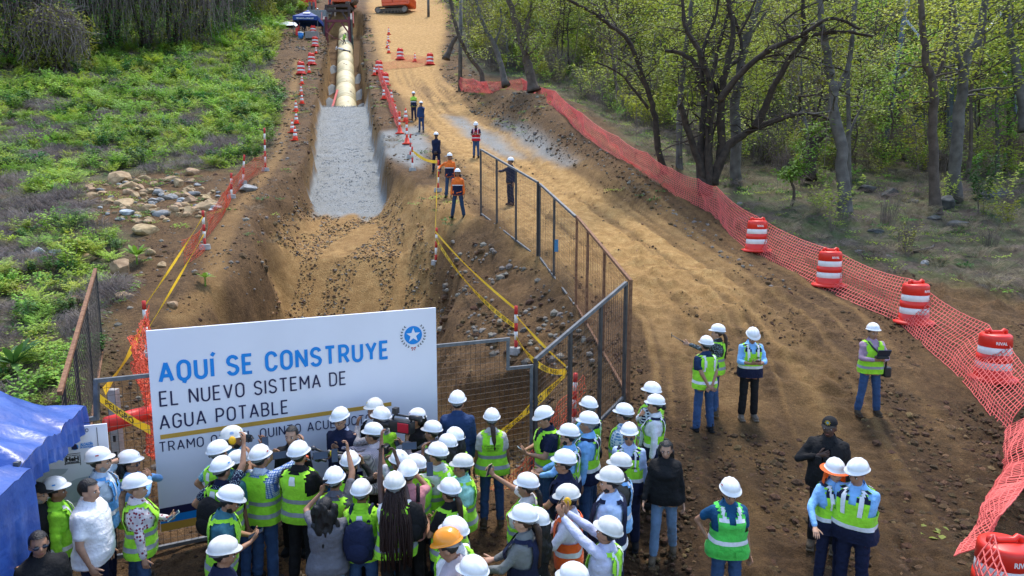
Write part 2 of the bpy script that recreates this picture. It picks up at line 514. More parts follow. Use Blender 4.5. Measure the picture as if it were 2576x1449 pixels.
    b.inputs["Specular IOR Level"].default_value = 0.2
    n5 = noise(18.0, 10, 0.7); n6 = noise(70.0, 4)
    ad = N.new("ShaderNodeMath"); ad.operation = 'ADD'; L.new(n5.outputs["Fac"], ad.inputs[0])
    ml = N.new("ShaderNodeMath"); ml.operation = 'MULTIPLY'; ml.inputs[1].default_value = 0.35; L.new(n6.outputs["Fac"], ml.inputs[0])
    L.new(ml.outputs[0], ad.inputs[1])
    bp = N.new("ShaderNodeBump"); bp.inputs["Strength"].default_value = 0.9; bp.inputs["Distance"].default_value = 0.08
    L.new(ad.outputs[0], bp.inputs["Height"]); L.new(bp.outputs[0], b.inputs["Normal"])
    o = link("ground", me, m)
    tag(o, kind="structure")
    return o
build_ground()
# ================================================================== MATERIALS shared
M_RED = mat("drum_plastic", (0.72, 0.032, 0.018), 0.42, var=0.10, scale=3, bump=0.05, spec=0.45)
M_ORG = mat("cone_plastic", (0.78, 0.055, 0.02), 0.5, var=0.1, scale=4)
M_WHT = mat("reflective_white", (0.74, 0.73, 0.70), 0.45, var=0.08, scale=8)
M_STEEL = mat("grey_steel", (0.085, 0.092, 0.10), 0.6, 0.3, var=0.25, scale=9, col2=(0.17, 0.175, 0.18), bump=0.1)
M_DARKST = mat("dark_steel", (0.035, 0.035, 0.037), 0.6, 0.2, scale=7, col2=(0.075, 0.07, 0.065), bump=0.1)
M_RUST = mat("rusty_steel", (0.12, 0.05, 0.025), 0.85, 0.0, scale=14, col2=(0.27, 0.14, 0.07), bump=0.3)
M_WIRE = mat("fence_wire", (0.07, 0.055, 0.045), 0.7, 0.3)
M_CONC = mat("concrete", (0.33, 0.32, 0.30), 0.9, scale=9, var=0.2, bump=0.3)
M_TAPE = mat("yellow_tape", (0.88, 0.56, 0.03), 0.4, var=0.12, scale=5, trans=0.25)
M_BLACK = mat("black_print", (0.012, 0.012, 0.013), 0.6)
M_BLKP = mat("black_plastic", (0.016, 0.016, 0.018), 0.45, var=0.3)
M_SCREEN = mat("phone_screen", (0.02, 0.03, 0.05), 0.12, spec=0.6)
M_PWHITE = mat("post_white", (0.70, 0.67, 0.62), 0.6, var=0.1, scale=12)
M_PRED = mat("post_red", (0.50, 0.03, 0.025), 0.6, var=0.15, scale=12)
M_NET = mat("orange_net", (0.95, 0.21, 0.18), 0.55, var=0.1, trans=0.3)
M_NET2 = mat("faded_net", (0.80, 0.13, 0.06), 0.6, var=0.15, trans=0.3)

# ------------------------------------------------------------------ lettering
def text_mb(body, bold=0.0, depth=0.004, spacing=1.0):
    cu = bpy.data.curves.new("lettering", 'FONT')
    cu.body = body; cu.extrude = depth / 2; cu.offset = bold; cu.resolution_u = 3; cu.space_character = spacing
    o = bpy.data.objects.new("lettering", cu); COL.objects.link(o)
    dg = bpy.context.evaluated_depsgraph_get()
    me = bpy.data.meshes.new_from_object(o.evaluated_get(dg))
    bpy.data.objects.remove(o); bpy.data.curves.remove(cu)
    V = np.zeros(len(me.vertices) * 3); me.vertices.foreach_get("co", V); V = V.reshape(-1, 3)
    P = [tuple(p.vertices) for p in me.polygons]
    bpy.data.meshes.remove(me)
    V[:, 0] -= V[:, 0].min()
    return V, P
_cap = text_mb("E")[0][:, 1].max()

def lettering(body, w, h, fn, m, parent, bold=0.0, depth=0.004, name="lettering", spacing=1.0):
    """text of width w and cap height h, mapped by fn(u, v, n) into parent space"""
    V, P = text_mb(body, bold, depth, spacing)
    sx = w / V[:, 0].max() if w else h / _cap
    U = V.copy(); U[:, 0] *= sx; U[:, 1] *= h / _cap
    W = np.array([tuple(fn(a, b, c)) for a, b, c in U])
    me = bpy.data.meshes.new(name); me.from_pydata(W.tolist(), [], P); me.update()
    return link(name, me, m, parent, smooth=False)


# ---- stroke lettering in the squarish grotesque of the sign: each glyph is a list of pen paths in a box of width w, height 1
def _arc(cx, cy, rx, ry, a0, a1, n=8):
    return [(cx + rx * math.cos(math.radians(a0 + (a1 - a0) * i / n)), cy + ry * math.sin(math.radians(a0 + (a1 - a0) * i / n))) for i in range(n + 1)]
def _bowl(w, y0, y1, x0=0.0):
    r = min((y1 - y0) / 2, w * 0.55)
    return [(x0, y1)] + _arc(w - r, y1 - r, r, r, 90, 0, 5) + _arc(w - r, y0 + r, r, r, 0, -90, 5) + [(x0, y0)]
_O = _arc(.29, .71, .29, .29, 0, 180, 10) + _arc(.29, .29, .29, .29, 180, 360, 10) + [(.58, .71)]
GLYPH = {'A': (.64, [[(0, 0), (.32, 1), (.64, 0)], [(.11, .30), (.53, .30)]]), 'O': (.58, [_O]), '0': (.54, [[(x * .93, y) for x, y in _O]]),
 'Q': (.58, [_O, [(.27, .06), (.27, -.10), (.40, -.14)]]), 'U': (.56, [[(0, 1)] + _arc(.28, .28, .28, .28, 180, 360, 10) + [(.56, 1)]]),
 'I': (.0, [[(0, 0), (0, 1)]]), 'Í': (.0, [[(0, 0), (0, 1)], [(.0, 1.14), (.14, 1.32)]]), '1': (.2, [[(0, .84), (.2, 1), (.2, 0)]]),
 'S': (.54, [_arc(.27, .745, .26, .255, 15, 180, 8) + [(.01, .70), (.08, .58), (.46, .42), (.54, .30)] + _arc(.27, .255, .27, .255, 0, -165, 8)]),
 'E': (.48, [[(.48, 1), (0, 1), (0, 0), (.48, 0)], [(0, .51), (.42, .51)]]), 'L': (.46, [[(0, 1), (0, 0), (.46, 0)]]),
 'C': (.56, [_arc(.28, .71, .28, .29, 8, 180, 9) + _arc(.28, .29, .28, .29, 180, 352, 9)]),
 'G': (.56, [_arc(.28, .71, .28, .29, 8, 180, 9) + _arc(.28, .29, .28, .29, 180, 360, 9) + [(.56, .46), (.32, .46)]]),
 'N': (.58, [[(0, 0), (0, 1), (.58, 0), (.58, 1)]]), 'M': (.70, [[(0, 0), (0, 1), (.35, .34), (.70, 1), (.70, 0)]]),
 'T': (.58, [[(0, 1), (.58, 1)], [(.29, 1), (.29, 0)]]), 'V': (.60, [[(0, 1), (.30, 0), (.60, 1)]]), 'Y': (.60, [[(0, 1), (.30, .44), (.60, 1)], [(.30, .44), (.30, 0)]]),
 'R': (.54, [[(0, 0)] + _bowl(.52, .46, 1)[0:1] + _bowl(.52, .46, 1)[1:], [(.28, .46), (.54, 0)]]), 'P': (.54, [[(0, 0)] + _bowl(.54, .42, 1)]),
 'B': (.54, [[(0, 0)] + _bowl(.50, .52, 1), _bowl(.54, 0, .52)]), 'D': (.56, [[(0, 0)] + [(0, 1)] + _arc(.27, .71, .29, .29, 90, 0, 6) + _arc(.27, .29, .29, .29, 0, -90, 6) + [(0, 0)]]),
 '-': (.3, [[(0, .42), (.3, .42)]])}
def stroke_text(body, w, h, fn, m, parent, pen, name="lettering", gap=0.24):
    """lettering drawn with a flat pen of thickness pen*h, spread over width w"""
    x = 0.0; items = []
    for ch in body:
        if ch == ' ': x += 0.30 + gap; continue
        gw, st = GLYPH[ch]; items.append((x, st)); x += gw + gap + pen * 0.6
    tot = x - gap - pen * 0.6
    k = w / (tot * h)
    mb = MB(); z = 0.001
    for x0, st in items:
        for pl in st:
            P = [Vector(((x0 + a) * k, c)) for a, c in pl]
            P0 = [p for i, p in enumerate(P) if i == 0 or (p - P[i - 1]).length > 1e-4]
            runs = [[P0[0]]]
            for i in range(1, len(P0)):
                runs[-1].append(P0[i])
                if i < len(P0) - 1 and (P0[i] - P0[i - 1]).normalized().dot((P0[i + 1] - P0[i]).normalized()) < 0.55:
                    e_ = (P0[i] - P0[i - 1]).normalized() * pen * 0.42; runs[-1][-1] = P0[i] + e_ * (1 if abs((P0[i] - P0[i - 1]).normalized().dot((P0[i + 1] - P0[i]).normalized())) < .5 else 0.1)
                    runs.append([P0[i]])
            for P in runs:
                A = []; B = []
                for i, p in enumerate(P):
                    d0 = (p - P[i - 1]).normalized() if i else None
                    d1 = (P[i + 1] - p).normalized() if i < len(P) - 1 else None
                    if d0 is None: d0 = d1
                    if d1 is None: d1 = d0
                    n0 = Vector((-d0.y, d0.x)); n1 = Vector((-d1.y, d1.x)); nn = n0 + n1
                    nn = nn / max(nn.length_squared / 2, 0.35) if nn.length > 1e-6 else n0
                    A.append(p + nn * pen / 2); B.append(p - nn * pen / 2)
                z += 0.00012
                n = len(P)
                mb.add([tuple(fn(q.x * h, q.y * h, z)) for q in A + B], [(i, i + 1, n + i + 1, n + i) for i in range(n - 1)])
    o = mb.build(name, m, parent); o["kind"] = "stuff"
    return o

# ================================================================== SIGN on the gate
e1 = Vector((1.946, 1.009, 0)).normalized()
en = Vector((e1.y, -e1.x, 0))                       # towards the crowd
TL = at(367, 833, 8.6)
def on_plane(px, py, p0=TL, n=en):
    r = Vector(ray(px, py)); t = n.dot(p0) / n.dot(r)
    return r * t
TR = on_plane(1097, 774); BL = on_plane(381, 1344)
sx_ = (TR - TL).normalized(); sn_ = sx_.cross(Vector((0, 0, 1))).normalized(); sz_ = sn_.cross(sx_) * -1
if sz_.z < 0: sz_ = -sz_
SW = (TR - TL).length; SH = -(BL - TL).dot(sz_)
def suv(px, py):
    p = on_plane(px, py) - TL
    return p.dot(sx_), p.dot(sz_)
sign = thing("sign_board", "big white project sign with blue and navy lettering hung on the gate", "sign", TL - sz_ * SH)
sign.rotation_euler = Matrix((sx_, -sn_, sz_)).transposed().to_euler() if False else (0, 0, 0)
SO = TL - sz_ * SH
def sP(u, v, n):                                     # sign coordinates -> parent space
    return sx_ * u + sz_ * (v + SH) + sn_ * n
if sn_.dot(en) < 0: sn_ = -sn_
M_PANEL = mat("sign_vinyl", (0.72, 0.715, 0.77), 0.38, var=0.03, scale=1.2, spec=0.45, bump=.12, bscale=2.2)
M_SBLUE = mat("sign_blue", (0.0, 0.22, 0.62), 0.4, var=0.02)
M_SNAVY = mat("sign_navy", (0.010, 0.012, 0.06), 0.4, var=0.02)
M_SGOLD = mat("sign_gold", (0.52, 0.29, 0.045), 0.4, var=0.03)
RS = np.array([sx_, sn_, sz_]).T
b = MB(); b.box(sx_ * SW / 2 + sz_ * SH / 2 - sn_ * 0.03, (SW, 0.05, SH), RS)
bevel(b.build("panel", M_PANEL, sign), 0.004)
def crop3(x, y): return (314.5 + x / 3.073, 754.7 + y / 3.073)
def sign_text(body, bl, br, top, m, bold):
    u0, v0 = suv(*crop3(*bl)); u1, v1 = suv(*crop3(*br)); _, vt = suv(*crop3(*top))
    h = vt - v0; w = u1 - u0; sl = (v1 - v0) / w
    stroke_text(body, w, h, lambda a, c, n: sP(u0 + a, v0 + c + a * sl * 0.6, n), m, sign, bold)
sign_text("AQUÍ SE CONSTRUYE", (275, 633), (2030, 450), (275, 490), M_SBLUE, 0.19)
sign_text("EL NUEVO SISTEMA DE", (275, 820), (1705, 655), (275, 712), M_SNAVY, 0.12)
sign_text("AGUA POTABLE", (275, 1000), (1258, 878), (275, 895), M_SNAVY, 0.12)
sign_text("TRAMO 01 - EL QUINTO ACUEDUCTO", (270, 1175), (1900, 958), (270, 1103), M_SNAVY, 0.12)
def sign_bar(name, px0, px1, m):
    u0, va = suv(*px0); u1, vb = suv(*px1)
    b = MB(); b.box(sP((u0 + u1) / 2, (va + vb) / 2, -0.002), (abs(u1 - u0), 0.006, abs(vb - va)), RS)
    b.build(name, m, sign)
u0, va = suv(*crop3(272, 1045)); _, vb = suv(*crop3(272, 1079)); u1, _ = suv(*crop3(2060, 840))
b = MB(); b.box(sP((u0 + u1) / 2, (va + vb) / 2, -0.002), (u1 - u0, 0.006, va - vb), RS); b.build("gold_rule", M_SGOLD, sign)
vs = [suv(383, y)[1] for y in (1284, 1304, 1323, 1343)]
for nme, m_, a_, c_ in (("navy_stripe", M_SNAVY, vs[0], vs[1]), ("blue_stripe", M_SBLUE, vs[1], vs[2]), ("gold_stripe", M_SGOLD, vs[2], -SH + 0.004)):
    b = MB(); b.box(sP(SW / 2, (a_ + c_) / 2, -0.002), (SW - 0.01, 0.006, a_ - c_ - 0.001), RS); b.build(nme, m_, sign)
eu, ev = suv(*crop3(2228, 272)); er = abs(suv(*crop3(2296, 268))[0] - eu) * 1.0
b = MB()
V = [sP(eu + er * math.cos(t), ev + er * math.sin(t), 0.001) for t in np.linspace(0, 2 * math.pi, 41)[:-1]]
V2 = [p - sn_ * 0.004 for p in V]
b.add([tuple(p) for p in V2 + V], [tuple(range(40, 80))] + [(i, (i + 1) % 40, 40 + (i + 1) % 40, 40 + i) for i in range(40)])
emb = b.build("emblem_disc", M_SBLUE, sign)
st = []
for k in range(10):
    t = math.pi / 2 + k * math.pi / 5; r = er * (0.82 if k % 2 == 0 else 0.33)
    st.append(sP(eu + r * math.cos(t), ev + r * math.sin(t), 0.004))
b = MB(); b.add([tuple(p) for p in st] + [tuple(sP(eu, ev, 0.004))], [(k, (k + 1) % 10, 10) for k in range(10)])
b.build("star", M_PANEL, sign)
lb = MB()
for s in (-1, 1):
    for k in range(9):
        t = math.radians(-70 + k * 14)
        cx, cy = eu + s * er * 1.33 * math.cos(t), ev + er * 1.33 * math.sin(t)
        for q in (-1, 1):
            d = t + math.pi / 2 + q * 0.55
            dx, dy = math.cos(d) * er * 0.24 * s, math.sin(d) * er * 0.24
            px_, py_ = -dy * 0.22, dx * 0.22
            lb.add([tuple(sP(cx + a, cy + c, 0.002)) for a, c in ((0, 0), (dx / 2 + px_, dy / 2 + py_), (dx, dy), (dx / 2 - px_, dy / 2 - py_))], [(0, 1, 2, 3)])
lb.build("laurel_wreath", M_BLACK, sign)["kind"] = "stuff"
rb = MB()
for s in (-1, 1):
    rb.add([tuple(sP(eu + s * a * er, ev - er * c, 0.002)) for a, c in ((0, 1.38), (0.25, 1.28), (0.25, 1.5))], [(0, 1, 2)])
    rb.add([tuple(sP(eu + s * a * er, ev - er * c, 0.002)) for a, c in ((0, 1.38), (0.22, 1.66), (0.1, 1.68))], [(0, 1, 2)])
rb.build("ribbon_bow", mat("sign_red", (0.45, 0.03, 0.03), 0.5), sign)

# ------------------------------------------------------------------ gate
GP = TL - en * 0.09                                   # gate plane a little behind the sign
def gp(px, py): return on_plane(px, py, GP)
def ground_under(p, dz=0.03):
    return Vector((p.x, p.y, float(H(p.x, p.y, False)) + dz))
def frame_path(thing_, pts, w, m, name="rail"):
    for a, c in zip(pts[:-1], pts[1:]):
        a = Vector(a); c = Vector(c); d = (c - a).normalized()
        MB().bar(a - d * w * 0.48, c + d * w * 0.48, w, w * 0.9).build(name, m, thing_)
def mesh_wires(o0, ux, uz, w, h, sp_x, sp_z, r, m, parent, wav=0.0, top=None):
    """welded wire screen; top(x) trims it"""
    mb = MB(); nx = max(1, int(w / sp_x)); nz = max(1, int(h / sp_z)); nn = ux.cross(uz)
    for i in range(nx + 1):
        x = w * i / nx; ht = h if top is None else top(x)
        k = 5 if wav else 2
        pts = [o0 + ux * (x + wav * (vnoise(i * 3.1, j * 2.3, 9) - 0.5)) + uz * (ht * j / (k - 1)) + nn * (wav * (vnoise(i * 1.7, j * 3.3, 19) - 0.5)) for j in range(k)]
        mb.tube(pts, r, 3, False)
    for j in range(nz + 1):
        z = h * j / nz
        xs = [w * i / 8 for i in range(9) if top is None or top(w * i / 8) >= z - 0.001]
        if len(xs) < 2: continue
        pts = [o0 + ux * x + uz * (z + wav * (vnoise(i * 2.7, j * 1.9, 29) - 0.5)) + nn * (r * 1.2 + wav * (vnoise(i * 3.7, j * 2.1, 39) - 0.5)) for i, x in enumerate(xs)]
        mb.tube(pts, r, 3, False)
    o = mb.build("wire_mesh", m, parent); o["kind"] = "stuff"
    return o

def gate(label, top_px, far_end, near_end):
    pts = [gp(*p) for p in top_px]
    g = thing("site_gate", label, "gate")
    frame_path(g, pts, 0.055, M_STEEL)
    a, c = pts[0], pts[-1]
    z0 = min(ground_under(a).z, ground_under(c).z) + 0.08
    A0 = Vector((a.x, a.y, z0)); C0 = Vector((c.x, c.y, z0))
    frame_path(g, [a, A0, C0, c], 0.055, M_STEEL)
    ux = (C0 - A0); W = ux.length; ux.normalize()
    xs = [(p - A0).dot(ux) for p in pts]; zs = [p.z - z0 for p in pts]
    def top(x):
        best = 0
        for k in range(len(xs) - 1):
            lo, hi = sorted((xs[k], xs[k + 1]))
            if lo - 1e-4 <= x <= hi + 1e-4: best = max(best, zs[k + 1] if hi - lo < 0.15 else np.interp(x, *zip(*sorted([(xs[k], zs[k]), (xs[k + 1], zs[k + 1])]))))
        return best
    mesh_wires(A0, ux, Vector((0, 0, 1)), W, max(zs), 0.085, 0.10, 0.0032, M_WIRE, g, 0.0, top)
    return g
gate("grey steel gate leaf with stepped top rail behind the left side of the sign", [(215, 1056), (243, 1051), (243, 958), (560, 925)], None, None)
gate("grey steel gate leaf with stepped top rail right of the sign", [(640, 915), (1278, 853), (1278, 927), (1337, 921)], None, None)

# ------------------------------------------------------------------ fence panels
FH = 2.3
def fence_panel(label, pa, pb, ha, hb, posts, m_post, m_rail, m_wire, double=False, wav=0.02, base_rail=True, g="wire fence panels along the pit"):
    a = pa if isinstance(pa, Vector) else hit(*pa); c = pb if isinstance(pb, Vector) else hit(*pb)
    f = thing("fence_panel", label, "fence", (a + c) / 2, group=g)
    o = (a + c) / 2
    at_, ct = a + Vector((0, 0, ha)), c + Vector((0, 0, hb))
    MB().bar(at_ - o, ct - o, 0.06, 0.06).build("top_rail", m_rail, f)
    if base_rail: MB().bar(a - o + Vector((0, 0, 0.06)), c - o + Vector((0, 0, 0.06)), 0.05, 0.05).build("bottom_rail", m_rail, f)
    for t in posts:
        p = a.lerp(c, t) - o; q = at_.lerp(ct, t) - o
        MB().bar(p - Vector((0, 0, 0.15)), q + Vector((0, 0, 0.02)), 0.055, 0.055, (c - a).normalized()).build("post", m_post, f)
    L = (c - a).length; ux = (c - a).normalized()
    mb = MB(); n = int(L / 0.065)
    nn = ux.cross(Vector((0, 0, 1)))
    for i in range(n + 1):
        t = i / n
        p = a.lerp(c, t) - o; q = at_.lerp(ct, t) - o
        pts = [p.lerp(q, k / 4) + ux * wav * (vnoise(i * 2.3, k * 1.7, 3) - 0.5) + nn * wav * (vnoise(i * 1.1, k * 2.7, 4) - 0.5) for k in range(5)]
        mb.tube(pts, 0.0030, 3, False)
    for j in range(23):
        t = j / 22
        p = a.lerp(at_, t) - o; q = c.lerp(ct, t) - o
        mb.tube([p.lerp(q, k / 6) + Vector((0, 0, wav * (vnoise(k * 1.3, j * 1.7, 5) - 0.5))) + nn * 0.004 for k in range(7)], 0.0026, 3, False)
    w = mb.build("wire_mesh", m_wire, f); w["kind"] = "stuff"
    return f
F0, F1, F2, F3 = hit(1210, 541), hit(1352, 651), hit(1445, 772), hit(1580, 1003)
F4 = Vector((0.40, 11.3, gz(0.40, 11.3)))
fence_panel("dark wire fence panel at the uphill end, beside the worker in navy overalls", F0, F1, 2.35, 2.3, (0.0, 0.32, 0.66, 1.0), M_DARKST, M_STEEL, M_WIRE)
fence_panel("grey-railed wire fence panel in the middle of the row, with a blue tag", F1 + Vector((0.06, -0.05, 0)), F2, 2.25, 2.28, (0.0, 0.45), M_DARKST, M_STEEL, M_WIRE)
fence_panel("rusty brown wire fence panel leading to the fence corner", F2 + Vector((0.03, -0.05, 0)), F3, 2.28, 2.3, (0.0, 0.25, 0.58, 1.0), M_RUST, M_RUST, mat("rusty_wire", (0.13, 0.055, 0.03), 0.8))
fence_panel("dark wire fence panel nearest the crowd, slanting up to the fence corner", F4, F3 + Vector((-0.10, -0.08, 0)), 2.3, 2.28, (0.0, 0.36, 0.70, 1.0), M_DARKST, M_STEEL, M_WIRE)
a_ = at(1395, 600, 18.6)
tg = MB().box((0, 0, 0), (0.10, 0.012, 0.34)).build("plastic_tag", mat("blue_tag", (0.03, 0.25, 0.5), 0.5)); tg.location = (F1.lerp(F2, 0.47) + Vector((0.08, -0.07, 0.95)))
tag(tg, "small blue plastic strip tied to the middle fence panel", "tag")
tr_ = at(1280, 500, 23.3)
ln0 = at(150, 990, 8.9); ln1 = at(240, 678, 14.6)
L0 = Vector((ln0.x, ln0.y, gz(ln0.x, ln0.y))); L1 = Vector((ln1.x, ln1.y, gz(ln1.x, ln1.y)))
fence_panel("rusty wire fence panel left of the sign, running up into the brush", L0, L1, ln0.z - L0.z, ln1.z - L1.z, (0.06, 0.30, 0.62, 1.0), M_DARKST, M_RUST, M_WIRE, g="rusty fence on the brush side")

cp = hit(262, 1100); cp = Vector((-5.75, 9.55, gz(-5.75, 9.55)))
b = MB(); b.box((0, 0, 0.95), (0.14, 0.13, 1.9), taper=0.85)
post = tag(b.build("concrete_post", M_CONC), "pale concrete fence post with holes left of the gate", "post"); post.location = cp
hb = MB()
for k in range(5): hb.box((0, -0.062, 0.7 + k * 0.24), (0.035, 0.012, 0.09))
hb.build("slot", M_BLACK, post)["kind"] = "stuff"

# ------------------------------------------------------------------ striped posts
def striped_post(px, py, top, label, grp, base=True, lean=0.0, bands=6, first_red=True, hgt=None):
    p = hit(px, py)
    h = hgt or (py - top) * (p.y * CP - p.z * SP) / F
    t = thing("marker_post", label, "post", p, group=grp); t.rotation_euler = (0, lean, 0)
    z0 = 0.12 if base else 0.0
    if base:
        bevel(MB().lathe([(0.17, -0.03), (0.175, 0.0), (0.16, 0.13), (0.15, 0.15)], 18).build("concrete_base", M_CONC, t), 0.01)
    dz = (h - z0) / bands
    for k in range(bands):
        red = (bands - 1 - k) % 2 == 0
        MB().lathe([(0.042, z0 + k * dz), (0.042, z0 + (k + 1) * dz)], 12).build("red_band" if red else "white_band", M_PRED if red else M_PWHITE, t, True)
    return t, h
GPL = "red and white marker posts on the brush side of the trench"
GPR = "red and white marker posts on the road side of the trench"
POSTS = {}
for key, args in {
    "l1": (668, 430, 324, "striped marker post furthest up the footpath on the left bank", GPL, True, 0.02, 7),
    "l2": (611, 462, 390, "leaning striped marker post beside the stone heap, second up the footpath", GPL, True, 0.10, 4),
    "l3": (582, 498, 436, "short striped marker post right at the edge of the stone heap", GPL, True, 0.05, 4),
    "l4": (516, 626, 530, "striped marker post with concrete base where the two yellow tapes start", GPL, True, 0.0, 5),
    "l5": (372, 900, 755, "striped marker post rising behind the top left corner of the sign", GPL, True, 0.0, 6),
    "r1": (1032, 398, 338, "striped marker post furthest uphill beside the gravel patch", GPR, True, 0.03, 5),
    "r2": (1038, 430, 370, "striped marker post with tape knotted to it near the gravel patch", GPR, True, 0.0, 4),
    "r3": (1102, 482, 404, "striped marker post beside the worker in the orange shirt", GPR, True, 0.02, 5),
    "r4": (1096, 665, 573, "striped marker post alone on the earth ledge above the pit", GPR, True, 0.04, 5),
    "r5": (1298, 888, 768, "striped marker post on the rubble slope just above the gate", GPR, True, 0.0, 5),
    "r6": (1443, 1085, 935, "striped marker post behind the wire fence near the orange net", GPR, True, 0.02, 6)}.items():
    POSTS[key] = striped_post(*args)
def ptop(k, f=0.9):
    t, h = POSTS[k]; return Vector(t.location) + Vector((0, 0, h * f))

# ------------------------------------------------------------------ yellow tapes
def tape(label, A, B, sag, w=0.075, n=24, twist=0.0, text=False, grp="yellow caution tapes"):
    A, B = Vector(A), Vector(B)
    P = []
    for i in range(n + 1):
        t = i / n
        p = A.lerp(B, t); p.z -= sag * 4 * t * (1 - t); P.append(p)
    L = (B - A).length
    side = (B - A).cross(Vector((0, 0, 1))).normalized()
    def frame(t):
        x = t * n; i = min(int(x), n - 1); p = P[i].lerp(P[i + 1], x - i)
        a = twist * t + 0.35 * math.sin(t * 9 + A.x)
        up = (Vector((0, 0, 1)) * math.cos(a) + side * math.sin(a))
        return p, up
    mb = MB()
    T = [k / (n * 2) for k in range(n * 2 + 1)]
    w *= 1.25
    mb.strip([frame(t)[0] + frame(t)[1] * w / 2 for t in T], [frame(t)[0] - frame(t)[1] * w / 2 for t in T])
    o = mb.build("caution_tape", M_TAPE, None, True)
    tag(o, label, "tape", grp)
    if text:
        V, Pf = text_mb("PELIGRO", 0.02, 0.0)
        wd = V[:, 0].max() * w * 0.62 / _cap
        k = int(L / (wd * 1.35)); Vv = []; Ff = []; m0 = 0
        facing = -1 if (B - A).x < 0 else 1
        for j in range(k):
            t0 = (j + 0.15) * wd * 1.35 / L
            for a, c, _ in V:
                u = a * (w * 0.62 / _cap); t = t0 + u / L
                if facing < 0: t = 1 - t
                p, up = frame(min(max(t, 0), 1))
                nrm = (B - A).normalized().cross(up); nrm = nrm if nrm.y < 0 else -nrm
                Vv.append(tuple(p + up * ((c / _cap) * w * 0.62 - w * 0.31) + nrm * 0.004))
            Ff += [tuple(i + m0 for i in f) for f in Pf]; m0 += len(V)
        me = bpy.data.meshes.new("lettering"); me.from_pydata(Vv, [], Ff); me.update()
        link("lettering", me, M_BLACK, o, False)["kind"] = "stuff"
    return o
CORN = hit(1425, 1120) ; CORN = at(1424, 934, 13.1)
tape("yellow tape from the uphill post to the post by the orange shirted worker", ptop("r2", .85), ptop("r3", .95), 0.15, 0.10)
tape("upper yellow tape stretched between the ledge post and the worker's post", ptop("r3", .9), ptop("r4", .95), 0.02, 0.05)
tape("lower yellow tape stretched between the ledge post and the worker's post", ptop("r3", .78), ptop("r4", .8), 0.05, 0.05)
tape("taut yellow tape from the ledge post down to the rubble post", ptop("r4", .9), ptop("r5", .93), 0.12, 0.05)
tape("sagging printed yellow tape from the ledge post to the rubble post", ptop("r4", .72), ptop("r5", .55), 0.30, 0.085, text=True)
tape("taut yellow tape from the rubble post to the fence corner knot", ptop("r5", .8), CORN + Vector((0, 0, 0.1)), 0.05, 0.05)
tape("drooping printed yellow tape from the rubble post to the fence corner knot", ptop("r5", .35), CORN, 0.28, 0.10, text=True)
tape("wide yellow tape printed PELIGRO behind the gate, slanting to the fence corner", on_plane(1262, 1090, GP - en * 0.25), CORN - Vector((0, 0, 0.05)), 0.02, 0.12, text=True)
tape("upper of two yellow tapes running down the left bank", ptop("l4", .85), ptop("l5", .9), 0.05, 0.06)
tape("lower of two yellow tapes running down the left bank", ptop("l4", .4), ptop("l5", .45), 0.02, 0.06)
tape("yellow tape drooping from the post behind the sign towards the concrete post", ptop("l5", .65), on_plane(262, 985, GP - en * 0.3), 0.08, 0.09)
tape("printed yellow tape slanting down behind the left gate leaf", on_plane(250, 1000, GP - en * 0.2), on_plane(378, 1082, GP - en * 0.3), 0.03, 0.10, text=True)

